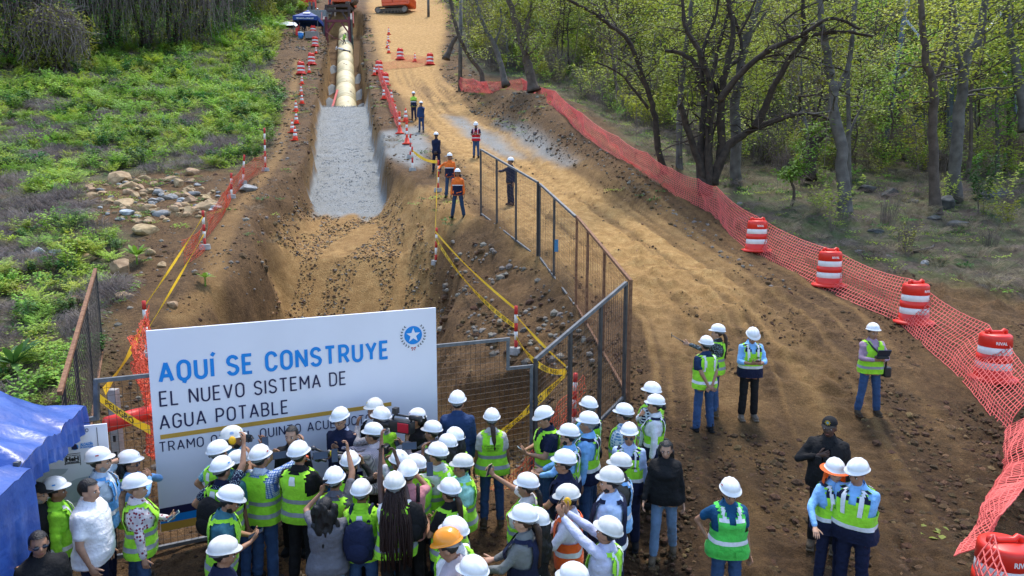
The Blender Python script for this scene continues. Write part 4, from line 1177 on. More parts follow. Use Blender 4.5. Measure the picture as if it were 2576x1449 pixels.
# ---- far blue canopy and gear
M_BLUE = mat("blue_vinyl", (0.016, 0.048, 0.23), 0.36, scale=2.5, col2=(0.035, 0.095, 0.36), bump=.6, bscale=9, spec=.5)
M_BLUE2 = mat("blue_canvas", (0.01, 0.045, 0.22), 0.6, var=.2, scale=3, bump=.1)
def canopy(label, origin, ex, ey, w, d, eave, peak, valance, m, legs=True, wall=False, sagf=0.12, ph=1.0, wrinkle=0.03):
    """pop-up tent: origin = ground below its near corner; ex, ey = unit directions of its sides"""
    t = thing("canopy_tent", label, "tent", origin)
    n = 34; V = []
    for i in range(n + 1):
        for j in range(n + 1):
            u, v = i / n, j / n
            k_ = min(min(u, 1 - u), min(v, 1 - v)) * 2
            z = eave + peak * (k_ - sagf * math.sin(math.pi * k_)) 
            amp = wrinkle
            wr = amp * (float(fbm(u * 7 * ph, v * 2.0, 81, 3)) + float(fbm(u * 2.0, v * 9, 82, 3)) + 0.9 * float(fbm(u * 17 + v * 9, v * 15, 83, 2)))
            sag = -0.10 * math.sin(math.pi * u) * math.sin(math.pi * v)
            V.append(tuple(ex * (u * w) + ey * (v * d) + up * (z + wr * 1.6 + sag * (1 - k_))))
    Q = [(i * (n + 1) + j, (i + 1) * (n + 1) + j, (i + 1) * (n + 1) + j + 1, i * (n + 1) + j + 1) for i in range(n) for j in range(n)]
    me = bpy.data.meshes.new("roof_sheet"); me.from_pydata(V, [], Q); me.update()
    link("roof_sheet", me, m, t)
    edge = [(i, 0) for i in range(n)] + [(n, j) for j in range(n)] + [(n - i, n) for i in range(n)] + [(0, n - j) for j in range(n)]
    sides = [edge[0:n + 1], edge[n:2 * n + 1], edge[2 * n:3 * n + 1], edge[3 * n:] + edge[:1]]
    for si, sd_ in enumerate(sides):
        T_ = [Vector(V[a * (n + 1) + c]) for a, c in sd_]
        out = [(-ey), ex, ey, (-ex)][si]
        drop = valance if not (wall and si in wall) else eave - 0.15
        rows = 6 if drop > 1 else 2; mb = MB(); prev = [p + out * .006 for p in T_]
        for r_ in range(rows):
            f = (r_ + 1) / rows
            cur = [p + out * (0.02 + 0.05 * f * math.sin(k_ * 1.9 + si) * (1.6 if drop > 1 else .5)) - up * drop * f for k_, p in enumerate(T_)]
            mb.strip(prev, cur); prev = cur
        mb.build("side_wall" if drop > 1 else "valance", m, t, True)
    if legs:
        for u, v in ((0, 0), (1, 0), (1, 1), (0, 1)):
            pp = ex * (u * w) + ey * (v * d) + ex * (.04 - .08 * u) + ey * (.04 - .08 * v)
            zg = gz(origin.x + pp.x, origin.y + pp.y) - origin.z
            MB().bar(pp + up * zg, pp + up * (eave - 0.01), .05, .05).build("leg", M_STEEL, t)
    return t
pf = hit(740, 60); pf = hit(738, 92)
pf = hit(738, 90); pf.z = gz(pf.x, pf.y)
w_ = 3.9
far = canopy("blue canopy with white lettering at the top of the left bank", pf + Vector((0, 0, 0)), Vector((1, 0.05, 0)).normalized(), Vector((-.05, 1, 0)).normalized(), w_ - .9, 3.2, 2.35, 1.1, .5, M_BLUE2, True, None, .05, 1, .005)
fx_ = Vector((1, 0.05, 0)).normalized()
wb = MB().box((1.5, 0.75, 2.86), (0.85, .02, .34), np.array(Matrix.Rotation(-math.radians(58), 3, 'X'))).build("roof_patch", M_WHT, far)
lettering("HIDALGO e HIDALGO", 2.1, 0.15, lambda u, v, n: fx_ * (.45 + u) + Vector((0, -.09 - n, 1.98 + v)), M_WHT, far, .03)
def put(px, py, D=None):
    p = hit(px, py) if D is None else at(px, py, D)
    p.z = gz(p.x, p.y); return p
tq = put(717, 66); V = []; Fq = []
for i in range(9):
    for j in range(7):
        x, y = (i / 8 - .5) * 3.4, (j / 6 - .5) * 3.0
        wx, wy = tq.x + x, tq.y + y
        V.append((x, y, gz(wx, wy) - tq.z + .12 + .35 * float(vnoise(i * .9, j * .8, 91))))
for i in range(8):
    for j in range(6): Fq.append((i * 7 + j, (i + 1) * 7 + j, (i + 1) * 7 + j + 1, i * 7 + j + 1))
me = bpy.data.meshes.new("tarp"); me.from_pydata(V, [], Fq); me.update()
tp_ = tag(link("tarp", me, mat("white_sheet", (.7, .72, .75), .5)), "white plastic sheet spread on the slope left of the blue canopy", "tarp"); tp_.location = tq
for a, c, l in ((747, 90, "red fire extinguisher on the ground left of the blue canopy, lower one"), (752, 78, "red fire extinguisher standing left of the blue canopy, upper one")):
    p = put(a, c); t = thing("fire_extinguisher", l, "extinguisher", p)
    MB().lathe([(.001, 0), (.13, 0), (.14, .05), (.14, .78), (.09, .9), (.04, .95)], 14).build("cylinder", M_RED, t, True)
    MB().bar((0, 0, .95), (.14, 0, 1.08), .05).build("valve", M_BLKP, t)
p = put(757, 97); t = thing("water_cooler", "blue and white drum-shaped cooler left of the canopy", "cooler", p)
MB().lathe([(.28, 0), (.32, .6)], 16).build("body", mat("cooler_blue", (.03, .22, .6), .4), t, True); MB().lathe([(.33, .6), (.33, .72), (.1, .78), (0, .78)], 16, cap=False).build("lid", M_WHT, t, True)
p = put(786, 98); b_ = bevel(MB().box((0, 0, .4), (1.5, .8, .8)).build("crate", mat("grey_crate", (.25, .22, .2), .8)), .03); b_.location = p; tag(b_, "grey-brown crate in front of the blue canopy", "crate")
p = put(800, 62); t = thing("generator", "grey machine with upright pipes beside the far canopy", "generator", p)
bevel(MB().box((0, 0, 1.0), (2.6, 1.4, 1.5)).build("housing", mat("machine_grey", (.2, .21, .21), .6), t), .06); MB().box((0, 0, .15), (2.8, 1.2, .3)).build("skid", M_XDK, t)
for x in (-1.0, -.5): MB().cyl((x, 0, 1.75), (x, 0, 2.9), .18, .18, 12).build("exhaust_stack", M_PLATE, t)
p = put(816, 40)
p = put(776, 20); t = thing("red_container", "red box standing on the dirt crest above the far canopy", "container", p)
bevel(MB().box((0, 0, .8), (2.1, 1.5, 1.4)).build("box", M_RED, t), .05); MB().box((0, 0, 1.54), (2.2, 1.6, .08)).build("lid", M_RED, t)

# ---- blue vinyl tents at the bottom left
eb = Vector((-1.009, 1.946, 0)).normalized()
def corner(px, py, h):
    p = hit(px, py, h); return Vector((p.x, p.y, gz(p.x, p.y))), p
tx_ = Vector((0.97, 0.23, 0)).normalized(); ty_ = Vector((-tx_.y, tx_.x, 0))
g1, c1_ = corner(216, 1027, 2.25)
canopy("blue vinyl pop-up tent at the left edge, behind its twin", g1 - tx_ * 3.0 - ty_ * 1.75, tx_, ty_, 3.0, 1.75, c1_.z - g1.z, 1.1, .30, M_BLUE, True, None, .12, 1.0, .07)
g2, c2_ = corner(79, 1176, 2.25)
canopy("blue vinyl pop-up tent with hanging side wall in the bottom left corner", g2 - tx_ * 3.0 - ty_ * 3.0, tx_, ty_, 3.0, 3.0, c2_.z - g2.z, .95, .25, M_BLUE, True, (1,), .12, 1.3, .07)

# ---- information board beneath the tent
bp0 = at(268, 1066, 8.05)
ibx = Vector((0.93, 0.367, 0)).normalized(); ibn = Vector((ibx.y, -ibx.x, 0))
def bpl(px, py):
    r = Vector(ray(px, py)); t = ibn.dot(bp0) / ibn.dot(r); return r * t
br_ = bpl(268, 1260); BW, BH = 1.75, 1.62
bo_ = bp0 - ibx * BW - up * BH
ib = thing("information_board", "white information board with company logos partly under the blue tent", "board", bo_)
RB = np.array([ibx, -ibn, up]).T
def bP(u, v, n): return ibx * u + up * v + ibn * n
bevel(MB().box(bP(BW / 2, BH / 2, -.02), (BW, .03, BH), RB).build("panel", M_PANEL, ib), .004)
for u in (.1, BW - .1): MB().bar(bP(u, BH - .1, -.06), bP(u, -.75, -.06), .04).build("leg", M_STEEL, ib)
def b_uv(px, py):
    p = bpl(px, py) - bo_; return p.dot(ibx), p.dot(up)
def cA(x, y): return (x / 2.865, 943.4 + y / 2.865)
def board_text(body, x0, x1, y, hc, m, bold=.01):
    u0, v0 = b_uv(*cA(x0, y)); u1, _ = b_uv(*cA(x1, y)); _, v1 = b_uv(*cA(x0, y - hc))
    lettering(body, abs(u1 - u0), abs(v1 - v0), lambda a, c, n: bP(u0 + a, v0 + c, -.002 + n), m, ib, bold)
board_text("ACUEDUCTO", 440, 640, 432, 26, M_SNAVY, .0)
for i_, l in enumerate(("MUY ILUSTRE", "MUNICIPALIDAD", "DE GUAYAQUIL")): board_text(l, 413, (487, 493, 485)[i_], 522 + i_ * 12, 10, mat("logo_teal", (.05, .25, .33), .5), .03)
board_text("ALCALDÍA", 578, 672, 512, 18, M_SBLUE, .04); board_text("DE GUAYAQUIL", 578, 674, 530, 13, M_SBLUE, .03)
board_text("HIDALGO e HIDALGO S.A.", 476, 570, 590, 7, M_BLACK, .02); board_text("HeH", 476, 570, 625, 28, M_BLACK, .05); board_text("CONSTRUCTORES", 476, 570, 640, 9, M_BLACK, .03)
for (x0, y0, x1, y1) in ((466, 575, 578, 578), (466, 645, 578, 648), (466, 575, 469, 648), (575, 575, 578, 648), (280, 380, 698, 382), (696, 380, 698, 920)):
    u0, v0 = b_uv(*cA(x0, y0)); u1, v1 = b_uv(*cA(x1, y1))
    hor = x1 - x0 > y1 - y0
    if hor: v1 = v0
    else: u1 = u0
    MB().box(bP((u0 + u1) / 2, (v0 + v1) / 2, -.003), (abs(u1 - u0) + .006, .006, abs(v1 - v0) + .006), RB).build("print_line", M_BLACK, ib)
for (x, y, r_, m_) in ((540, 520, 26, M_SBLUE), (540, 520, 15, M_PANEL), (385, 535, 22, mat("logo_teal", (.05, .25, .33))), (385, 535, 14, M_PANEL)):
    u0, v0 = b_uv(*cA(x, y)); u1, _ = b_uv(*cA(x + r_, y)); rr = abs(u1 - u0); k_ = .002 + .0015 * (r_ < 20)
    V = [tuple(bP(u0 + rr * math.cos(a), v0 + rr * math.sin(a), k_)) for a in np.linspace(0, 2 * math.pi, 25)[:-1]]
    MB().add(V, [tuple(range(24))]).build("logo_ring", m_, ib)
u0, v0 = b_uv(*cA(540, 535)); MB().add([tuple(bP(u0 + a, v0 + c, .006)) for a, c in ((-.035, 0), (.035, 0), (.02, .06), (.006, .075), (.008, .15), (-.008, .15), (-.006, .075), (-.02, .06))], [tuple(range(8))]).build("logo_figure", M_SNAVY, ib)
for (x, y, a_, c_) in ((260, 760, .30, .12), (560, 830, .22, .16)):
    u0, v0 = b_uv(*cA(x, y))
    MB().add([tuple(bP(u0 + a_ * math.cos(t) * (1 + .3 * math.sin(3 * t)) , v0 + c_ * math.sin(t + .4), .002)) for t in np.linspace(0, 2 * math.pi, 13)[:-1]], [tuple(range(12))]).build("map_patch", mat("map_grey", (.42, .46, .50), .5), ib)
# ================================================================== PEOPLE
SKIN = [mat("skin_light", (.46, .26, .17), .55, var=.08, scale=30), mat("skin_medium", (.33, .17, .10), .55, var=.08, scale=30),
        mat("skin_tan", (.22, .105, .058), .55, var=.08, scale=30), mat("skin_dark", (.075, .040, .028), .5, var=.1, scale=30)]
M_EYEW = mat("eye_white", (.6, .58, .55), .3); M_IRIS = mat("iris", (.015, .01, .008), .2); M_LIP = mat("lip", (.23, .075, .06), .5)
M_HAIR = {"k": mat("hair_black", (.010, .009, .009), .45, var=.4, scale=30, bump=.6, bscale=90), "b": mat("hair_brown", (.045, .022, .013), .5, var=.4, scale=30, bump=.6, bscale=90),
          "g": mat("hair_grey", (.22, .21, .20), .6, var=.3, scale=40), "l": mat("hair_light_brown", (.16, .09, .05), .5, var=.5, scale=25, bump=.6, bscale=90)}
M_HAT = {"w": mat("helmet_white", (.76, .77, .78), .28, var=.06, scale=11, spec=.5, coat=.3), "y": mat("helmet_orange", (.80, .27, .012), .28, var=.05, scale=3, coat=.3),
         "d": mat("helmet_scuffed", (.66, .65, .61), .4, var=.10, scale=14, coat=.1)}
M_STRAP = mat("helmet_strap", (.16, .17, .18), .6); M_BAND = mat("reflective_grey", (.27, .29, .31), .45, var=.12, scale=20); M_BANDW = mat("reflective_silver", (.66, .67, .69), .4, var=.12, scale=20, bump=.2)
LIME = (.36, .80, .04); GRN = (.09, .62, .095); NAVY = (.010, .014, .04); BLK = (.012, .012, .013); WHT = (.72, .72, .72); SKY = (.22, .46, .80); JEAN = (.035, .075, .165); JEANL = (.13, .21, .33)
TEAL = (.05, .16, .20); AQUA = (.36, .72, .62); GREY = (.13, .13, .15); STEELB = (.02, .045, .12)
def cloth(c, pat=None):
    nm = "cloth_%02x%02x%02x%s" % (*[int(255 * min(1, x) ** .45) for x in c], "" if pat is None else "_" + pat)
    if nm in MATS: return MATS[nm]
    m = mat(nm, c, .85, var=.2, scale=7, bump=.7, bscale=24, spec=.2, sheen=.1 if max(c) > .2 else 0, trans=.12 if c in (LIME, GRN) else 0)
    if pat:
        nt = m.node_tree; N = nt.nodes; L = nt.links; b = N["Principled BSDF"]
        src = b.inputs["Base Color"].links[0].from_socket
        tc = N.new("ShaderNodeTexCoord"); mx = N.new("ShaderNodeMix"); mx.data_type = 'RGBA'
        L.new(src, mx.inputs[6])
        if pat in ("check", "plaid"):
            f = None
            for ax in "XZ":
                sp = N.new("ShaderNodeSeparateXYZ"); L.new(tc.outputs["Object"], sp.inputs[0])
                ml = N.new("ShaderNodeMath"); ml.operation = 'MULTIPLY'; ml.inputs[1].default_value = 42 if pat == "check" else 24
                L.new(sp.outputs[ax], ml.inputs[0])
                fr = N.new("ShaderNodeMath"); fr.operation = 'FRACT'; L.new(ml.outputs[0], fr.inputs[0])
                gt = N.new("ShaderNodeMath"); gt.operation = 'GREATER_THAN'; gt.inputs[1].default_value = .68 if pat == "check" else .6; L.new(fr.outputs[0], gt.inputs[0])
                if f is None: f = gt
                else:
                    a = N.new("ShaderNodeMath"); a.operation = 'MAXIMUM'; L.new(f.outputs[0], a.inputs[0]); L.new(gt.outputs[0], a.inputs[1]); f = a
            L.new(f.outputs[0], mx.inputs[0]); mx.inputs[7].default_value = (.06, .15, .42, 1) if pat == "check" else (.55, .62, .66, 1)
        elif pat == "stripe":
            wv = N.new("ShaderNodeTexWave"); wv.inputs["Scale"].default_value = 22; L.new(tc.outputs["Object"], wv.inputs[0])
            L.new(wv.outputs["Fac"], mx.inputs[0]); mx.inputs[7].default_value = (.22, .2, .22, 1)
        else:
            vo = N.new("ShaderNodeTexVoronoi"); vo.inputs["Scale"].default_value = 26 if pat == "floral" else 70; L.new(tc.outputs["Object"], vo.inputs[0])
            lt = N.new("ShaderNodeMath"); lt.operation = 'LESS_THAN'; lt.inputs[1].default_value = .36 if pat == "floral" else .3; L.new(vo.outputs["Distance"], lt.inputs[0])
            L.new(lt.outputs[0], mx.inputs[0]); mx.inputs[7].default_value = (.24, .03, .06, 1) if pat == "floral" else (.45, .6, .66, 1)
        L.new(mx.outputs[2], b.inputs["Base Color"])
    return m

TZ = np.array([.80, .90, 1.00, 1.08, 1.18, 1.28, 1.36, 1.41, 1.445])
THW = {0: np.array([.165, .172, .158, .152, .164, .178, .178, .135, .07]), 1: np.array([.182, .184, .158, .138, .148, .160, .158, .12, .062])}
THD = {0: np.array([.112, .122, .112, .108, .114, .120, .108, .085, .065]), 1: np.array([.12, .126, .108, .10, .11, .122, .10, .078, .058])}
TYC = np.array([-.005, -.01, 0, .005, .005, 0, -.010, -.015, -.012])

class Fig: pass

def torso_ring(F_, z, e, n=32, fold=0.0, seed=0):
    bulk = F_.bulk; z = np.atleast_1d(np.asarray(z, float))
    hw = np.interp(z, TZ, THW[F_.fem]) * (1 + (bulk - 1) * 1.0) ; hd = np.interp(z, TZ, THD[F_.fem])
    bel = np.exp(-((z - 1.04) / .16) ** 2)
    hd = hd * (1 + (bulk - 1) * (0.8 + 1.2 * bel)); yc = np.interp(z, TZ, TYC) + (bulk - 1) * .10 * bel
    top = sstep(1.39, 1.445, z)
    ex = e * (1 - .3 * top)
    a = np.linspace(0, 2 * math.pi, n, endpoint=False)
    ca, sa = np.cos(a), np.sin(a)
    p = 2 / 2.5
    X = (hw + ex)[:, None] * np.sign(ca) * np.abs(ca) ** p
    Y = yc[:, None] + (hd + ex)[:, None] * np.sign(sa) * np.abs(sa) ** p
    if F_.fem:
        bust = np.exp(-((z - 1.255) / .06) ** 2)[:, None] * np.clip(sa, 0, 1)[None, :] ** 2 * .035
        Y = Y + bust
    if fold:
        fn = fold * 2 * (vnoise(a[None, :] * 2.6 + seed + 0 * z[:, None], z[:, None] * 5, 7) - .5) * np.minimum(1, np.minimum(a, 2 * math.pi - a) * 3)[None, :] + fold * 1.2 * (vnoise(a[None, :] * 6 + seed, z[:, None] * 22, 8) - .5)
        X = X + fn * ca; Y = Y + fn * sa
    Z = np.repeat(z[:, None], n, 1)
    return np.stack([X, Y, Z], -1)

def bend(F_, P):
    P = np.asarray(P, float); sh = P.shape; P = P.reshape(-1, 3)
    w = sstep(.86, 1.12, P[:, 2]); a = -F_.lean * w; t = F_.twist * w
    y, z = P[:, 1], P[:, 2] - .95
    c, s = np.cos(a), np.sin(a)
    y2 = y * c - z * s; z2 = y * s + z * c + .95
    x = P[:, 0]; ct, st = np.cos(-t), np.sin(-t)
    return np.stack([x * ct - y2 * st, x * st + y2 * ct, z2], -1).reshape(sh)

def ik(S, T, l1, l2, hint):
    S, T, hint = Vector(S), Vector(T), Vector(hint)
    d = T - S; L = d.length; L2 = min(max(L, abs(l1 - l2) + .02), (l1 + l2) * .997)
    d.normalize(); T = S + d * L2
    a = (l1 * l1 - l2 * l2 + L2 * L2) / (2 * L2); h = math.sqrt(max(l1 * l1 - a * a, 0))
    hp = hint - d * hint.dot(d)
    hp = hp.normalized() if hp.length > 1e-5 else d.orthogonal().normalized()
    return S + d * a + hp * h, T

def quad_tube(V, Q, pts, rad, n=6):
    mb = MB(); mb.tube(pts, rad, n, False); v = np.concatenate(mb.v); o = len(V)
    V.extend(v.tolist()); Q.extend([tuple(i + o for i in f) for f in mb.f])
    e = o + len(v) - n
    Q.append((e, e + 1, e + 2, e + 3)); Q.append((e, e + 3, e + 4, e + 5))

def hand_mesh(V, Q, w, fwd, palm, curl, side, s=1.0):
    """palm plus five separate fingers; fwd = finger direction, palm = palm normal"""
    fwd = fwd.normalized(); palm = (palm - fwd * palm.dot(fwd)).normalized(); th = palm.cross(fwd) * side * -1
    th.normalize()
    o = len(V); n = 8
    for t, hw, hd in ((-.03, .026, .022), (.0, .030, .020), (.035, .040, .017), (.07, .042, .015), (.088, .036, .011)):
        c = w + fwd * t * s
        for k in range(n):
            a = 2 * math.pi * k / n; q = c + th * math.cos(a) * hw * s + palm * math.sin(a) * hd * s
            V.append(tuple(q))
    for i in range(4):
        for k in range(n): Q.append((o + i * n + k, o + i * n + (k + 1) % n, o + (i + 1) * n + (k + 1) % n, o + (i + 1) * n + k))
    e = o + 4 * n
    Q.append((e, e + 1, e + 2, e + 3)); Q.append((e + 4, e + 5, e + 6, e + 7)); Q.append((e, e + 3, e + 4, e + 7))
    for x, L, cu in ((.030, .070, 1.0), (.010, .080, 1.05), (-.010, .074, 1.1), (-.029, .058, 1.2)):
        p = w + fwd * .080 * s + th * x * s; d = (fwd + th * x * 2.2).normalized(); pts = [p]; ang = 0
        for f_, sg in ((.45, .5), (.30, .85), (.25, .7)):
            ang += curl * cu * sg
            dd = d * math.cos(ang) + palm * math.sin(ang)
            p = p + dd * L * f_ * s; pts.append(p)
        quad_tube(V, Q, pts, [.0098 * s, .0092 * s, .0085 * s, .006 * s])
    p = w + fwd * .022 * s + th * .028 * s; d = (fwd * .6 + th * .8).normalized(); pts = [p]
    for f_, a in ((.034, 0.0), (.030, .45 * curl), (.024, .8 * curl)):
        dd = (d * math.cos(a) + (palm * .7 - th * .5) * math.sin(a) + fwd * .25).normalized(); p = p + dd * f_ * s; pts.append(p)
    quad_tube(V, Q, pts, [.013 * s, .0115 * s, .010 * s, .007 * s])

ARMS = {  # wrist target (right side), elbow hint, finger curl, finger direction override, palm hint
 'down': ((.245, .03, .80), (.3, -1, 0), .5, (0, .1, -1), (-1, .3, 0)), 'hold': ((.075, .30, 1.13), (.8, -.5, -.7), .9, (-.5, .55, .5), (-.6, -.3, .5)),
 'eye': ((.10, .34, 1.47), (.8, .1, -.9), .9, (-.2, .2, 1), (-.7, -.4, 0)), 'high': ((.10, .26, 1.86), (.9, .3, -.3), .9, (-.1, .25, 1), (-.8, -.3, 0)),
 'hip': ((.20, -.01, .99), (1, -.75, .1), .3, (-.6, .5, -.6), (-.7, -.3, 0)), 'back': ((.03, -.19, .90), (1, -.6, .1), .6, (-1, 0, -.25), (0, -.9, .2)),
 'ear': ((.13, .07, 1.53), (1, .3, -.5), .8, (-.2, -.1, 1), (-1, 0, .1)), 'chin': ((.02, .22, 1.42), (.9, .3, -.6), .9, (-.6, -.3, .6), (-.3, -.8, 0)),
 'front': ((.10, .36, 1.06), (.9, -.3, -.5), .7, (-.4, .9, 0), (-.5, 0, .6)), 'clasp': ((.035, .20, .90), (1, -.2, 0), .8, (-.6, .3, -.6), (-.3, -.8, .2)),
 'reach': ((.10, .50, 1.36), (.7, 0, -.8), .9, (0, 1, .15), (-.9, 0, 0)), 'pocket': ((.19, .06, .86), (1, -.6, 0), .5, (-.1, .4, -1), (-1, 0, 0)),
 'walk': ((.26, .20, .86), (.3, -1, 0), .5, (0, .4, -1), (-1, 0, 0)), 'vest': ((.10, .17, 1.26), (1, .0, -.6), .9, (-.9, .2, .4), (0, -1, 0))}

def helmet_mesh():
    n, k = 40, 10; V = []; Q = []
    for i in range(k + 1):
        el = math.pi / 2 * i / k
        for j in range(n):
            a = 2 * math.pi * j / n
            x, y, z = math.cos(el) * math.sin(a), math.cos(el) * math.cos(a), math.sin(el)
            r = 1.0
            rid = math.exp(-(x * .116 / .014) ** 2) + .7 * math.exp(-((abs(x) * .116 - .045) / .010) ** 2)
            r += .055 * rid * float(sstep(.12, .45, z)) * (1 if y > -1.85 else 1)
            V.append((x * .114 * r, y * .136 * r - .004, .012 + z * .122 * r))
    for i in range(k):
        for j in range(n): Q.append((i * n + j, i * n + (j + 1) % n, (i + 1) * n + (j + 1) % n, (i + 1) * n + j))
    # brim with a longer peak in front
    def ring(f, dz):
        o = len(V)
        for j in range(n):
            a = 2 * math.pi * j / n; fr = max(0, math.cos(a)) ** 1.6
            ex = f * (.012 + .028 * fr)
            V.append((math.sin(a) * (.114 + ex * .9), math.cos(a) * (.136 + ex) - .004, .012 + dz - .016 * f * fr))
        return o
    r1 = ring(1.0, -.002); r2 = ring(1.0, -.007); r3 = ring(-.25, -.006)
    for j in range(n):
        j2 = (j + 1) % n
        Q.append((r1 + j, r1 + j2, j2, j)); Q.append((r2 + j, r2 + j2, r1 + j2, r1 + j)); Q.append((r3 + j, r3 + j2, r2 + j2, r2 + j))
    me = bpy.data.meshes.new("hard_hat"); me.from_pydata(V, [], Q); me.update()
    bm = bmesh.new(); bm.from_mesh(me); bmesh.ops.remove_doubles(bm, verts=bm.verts, dist=.0005); bm.to_mesh(me); bm.free()
    return me
_hat = helmet_mesh()
def hat_variant(m):
    me = _hat.copy(); me.materials.append(m); me.polygons.foreach_set("use_smooth", np.ones(len(me.polygons), bool)); return me
HATS = {k: hat_variant(v) for k, v in M_HAT.items()}
def _band():
    mb = MB(); n = 28
    A = []; B = []
    for j in range(n + 1):
        a = 2 * math.pi * j / n; d = .022 * max(0, -math.cos(a))
        A.append((math.sin(a) * .093, math.cos(a) * .112 - .006, .012)); B.append((math.sin(a) * .090, math.cos(a) * .108 - .006, -.012 - d * 1.5))
    mb.strip(A, B); mb.cyl((0, -.112, -.030), (0, -.128, -.032), .019, .017, 10)
    return mb.mesh("headband")
_bandm = _band(); _bandm.materials.append(M_STRAP)

REMESH = []
def remesh_obj(mb, name, m, parent, voxel, smooth=4, fin=None):
    o = link(name, mb.mesh(name), m, parent)
    r = o.modifiers.new("r", 'REMESH'); r.mode = 'VOXEL'; r.voxel_size = voxel; r.use_smooth_shade = True
    s = o.modifiers.new("s", 'SMOOTH'); s.factor = .5; s.iterations = smooth
    REMESH.append((o, fin)); return o

def finish_remesh():
    dg = bpy.context.evaluated_depsgraph_get(); dg.update()
    done = [(o, fin, bpy.data.meshes.new_from_object(o.evaluated_get(dg))) for o, fin in REMESH]
    for o, fin, me in done:
        o.modifiers.clear(); old = o.data
        V = np.zeros(len(me.vertices) * 3); me.vertices.foreach_get("co", V); V = V.reshape(-1, 3)
        if fin is not None:
            nq = len(me.polygons); Q = np.zeros(len(me.loops), np.int32); me.loops.foreach_get("vertex_index", Q)
            Nn = np.zeros(len(me.vertices) * 3); me.vertices.foreach_get("normal", Nn)
            res = fin(V, Q.reshape(-1, 4) if len(Q) == nq * 4 else None, Nn.reshape(-1, 3))
            if isinstance(res, tuple):
                V2, Q2, mi = res
                m2 = quick_mesh(me.name, V2, Q2)
                for mm in old.materials: m2.materials.append(mm)
                m2.polygons.foreach_set("material_index", np.asarray(mi, np.int32)); bpy.data.meshes.remove(me); me = m2
            elif res is not None:
                me.vertices.foreach_set("co", res.ravel()); me.update()
        me.polygons.foreach_set("use_smooth", np.ones(len(me.polygons), bool))
        o.data = me; me.name = o.name
    REMESH.clear()

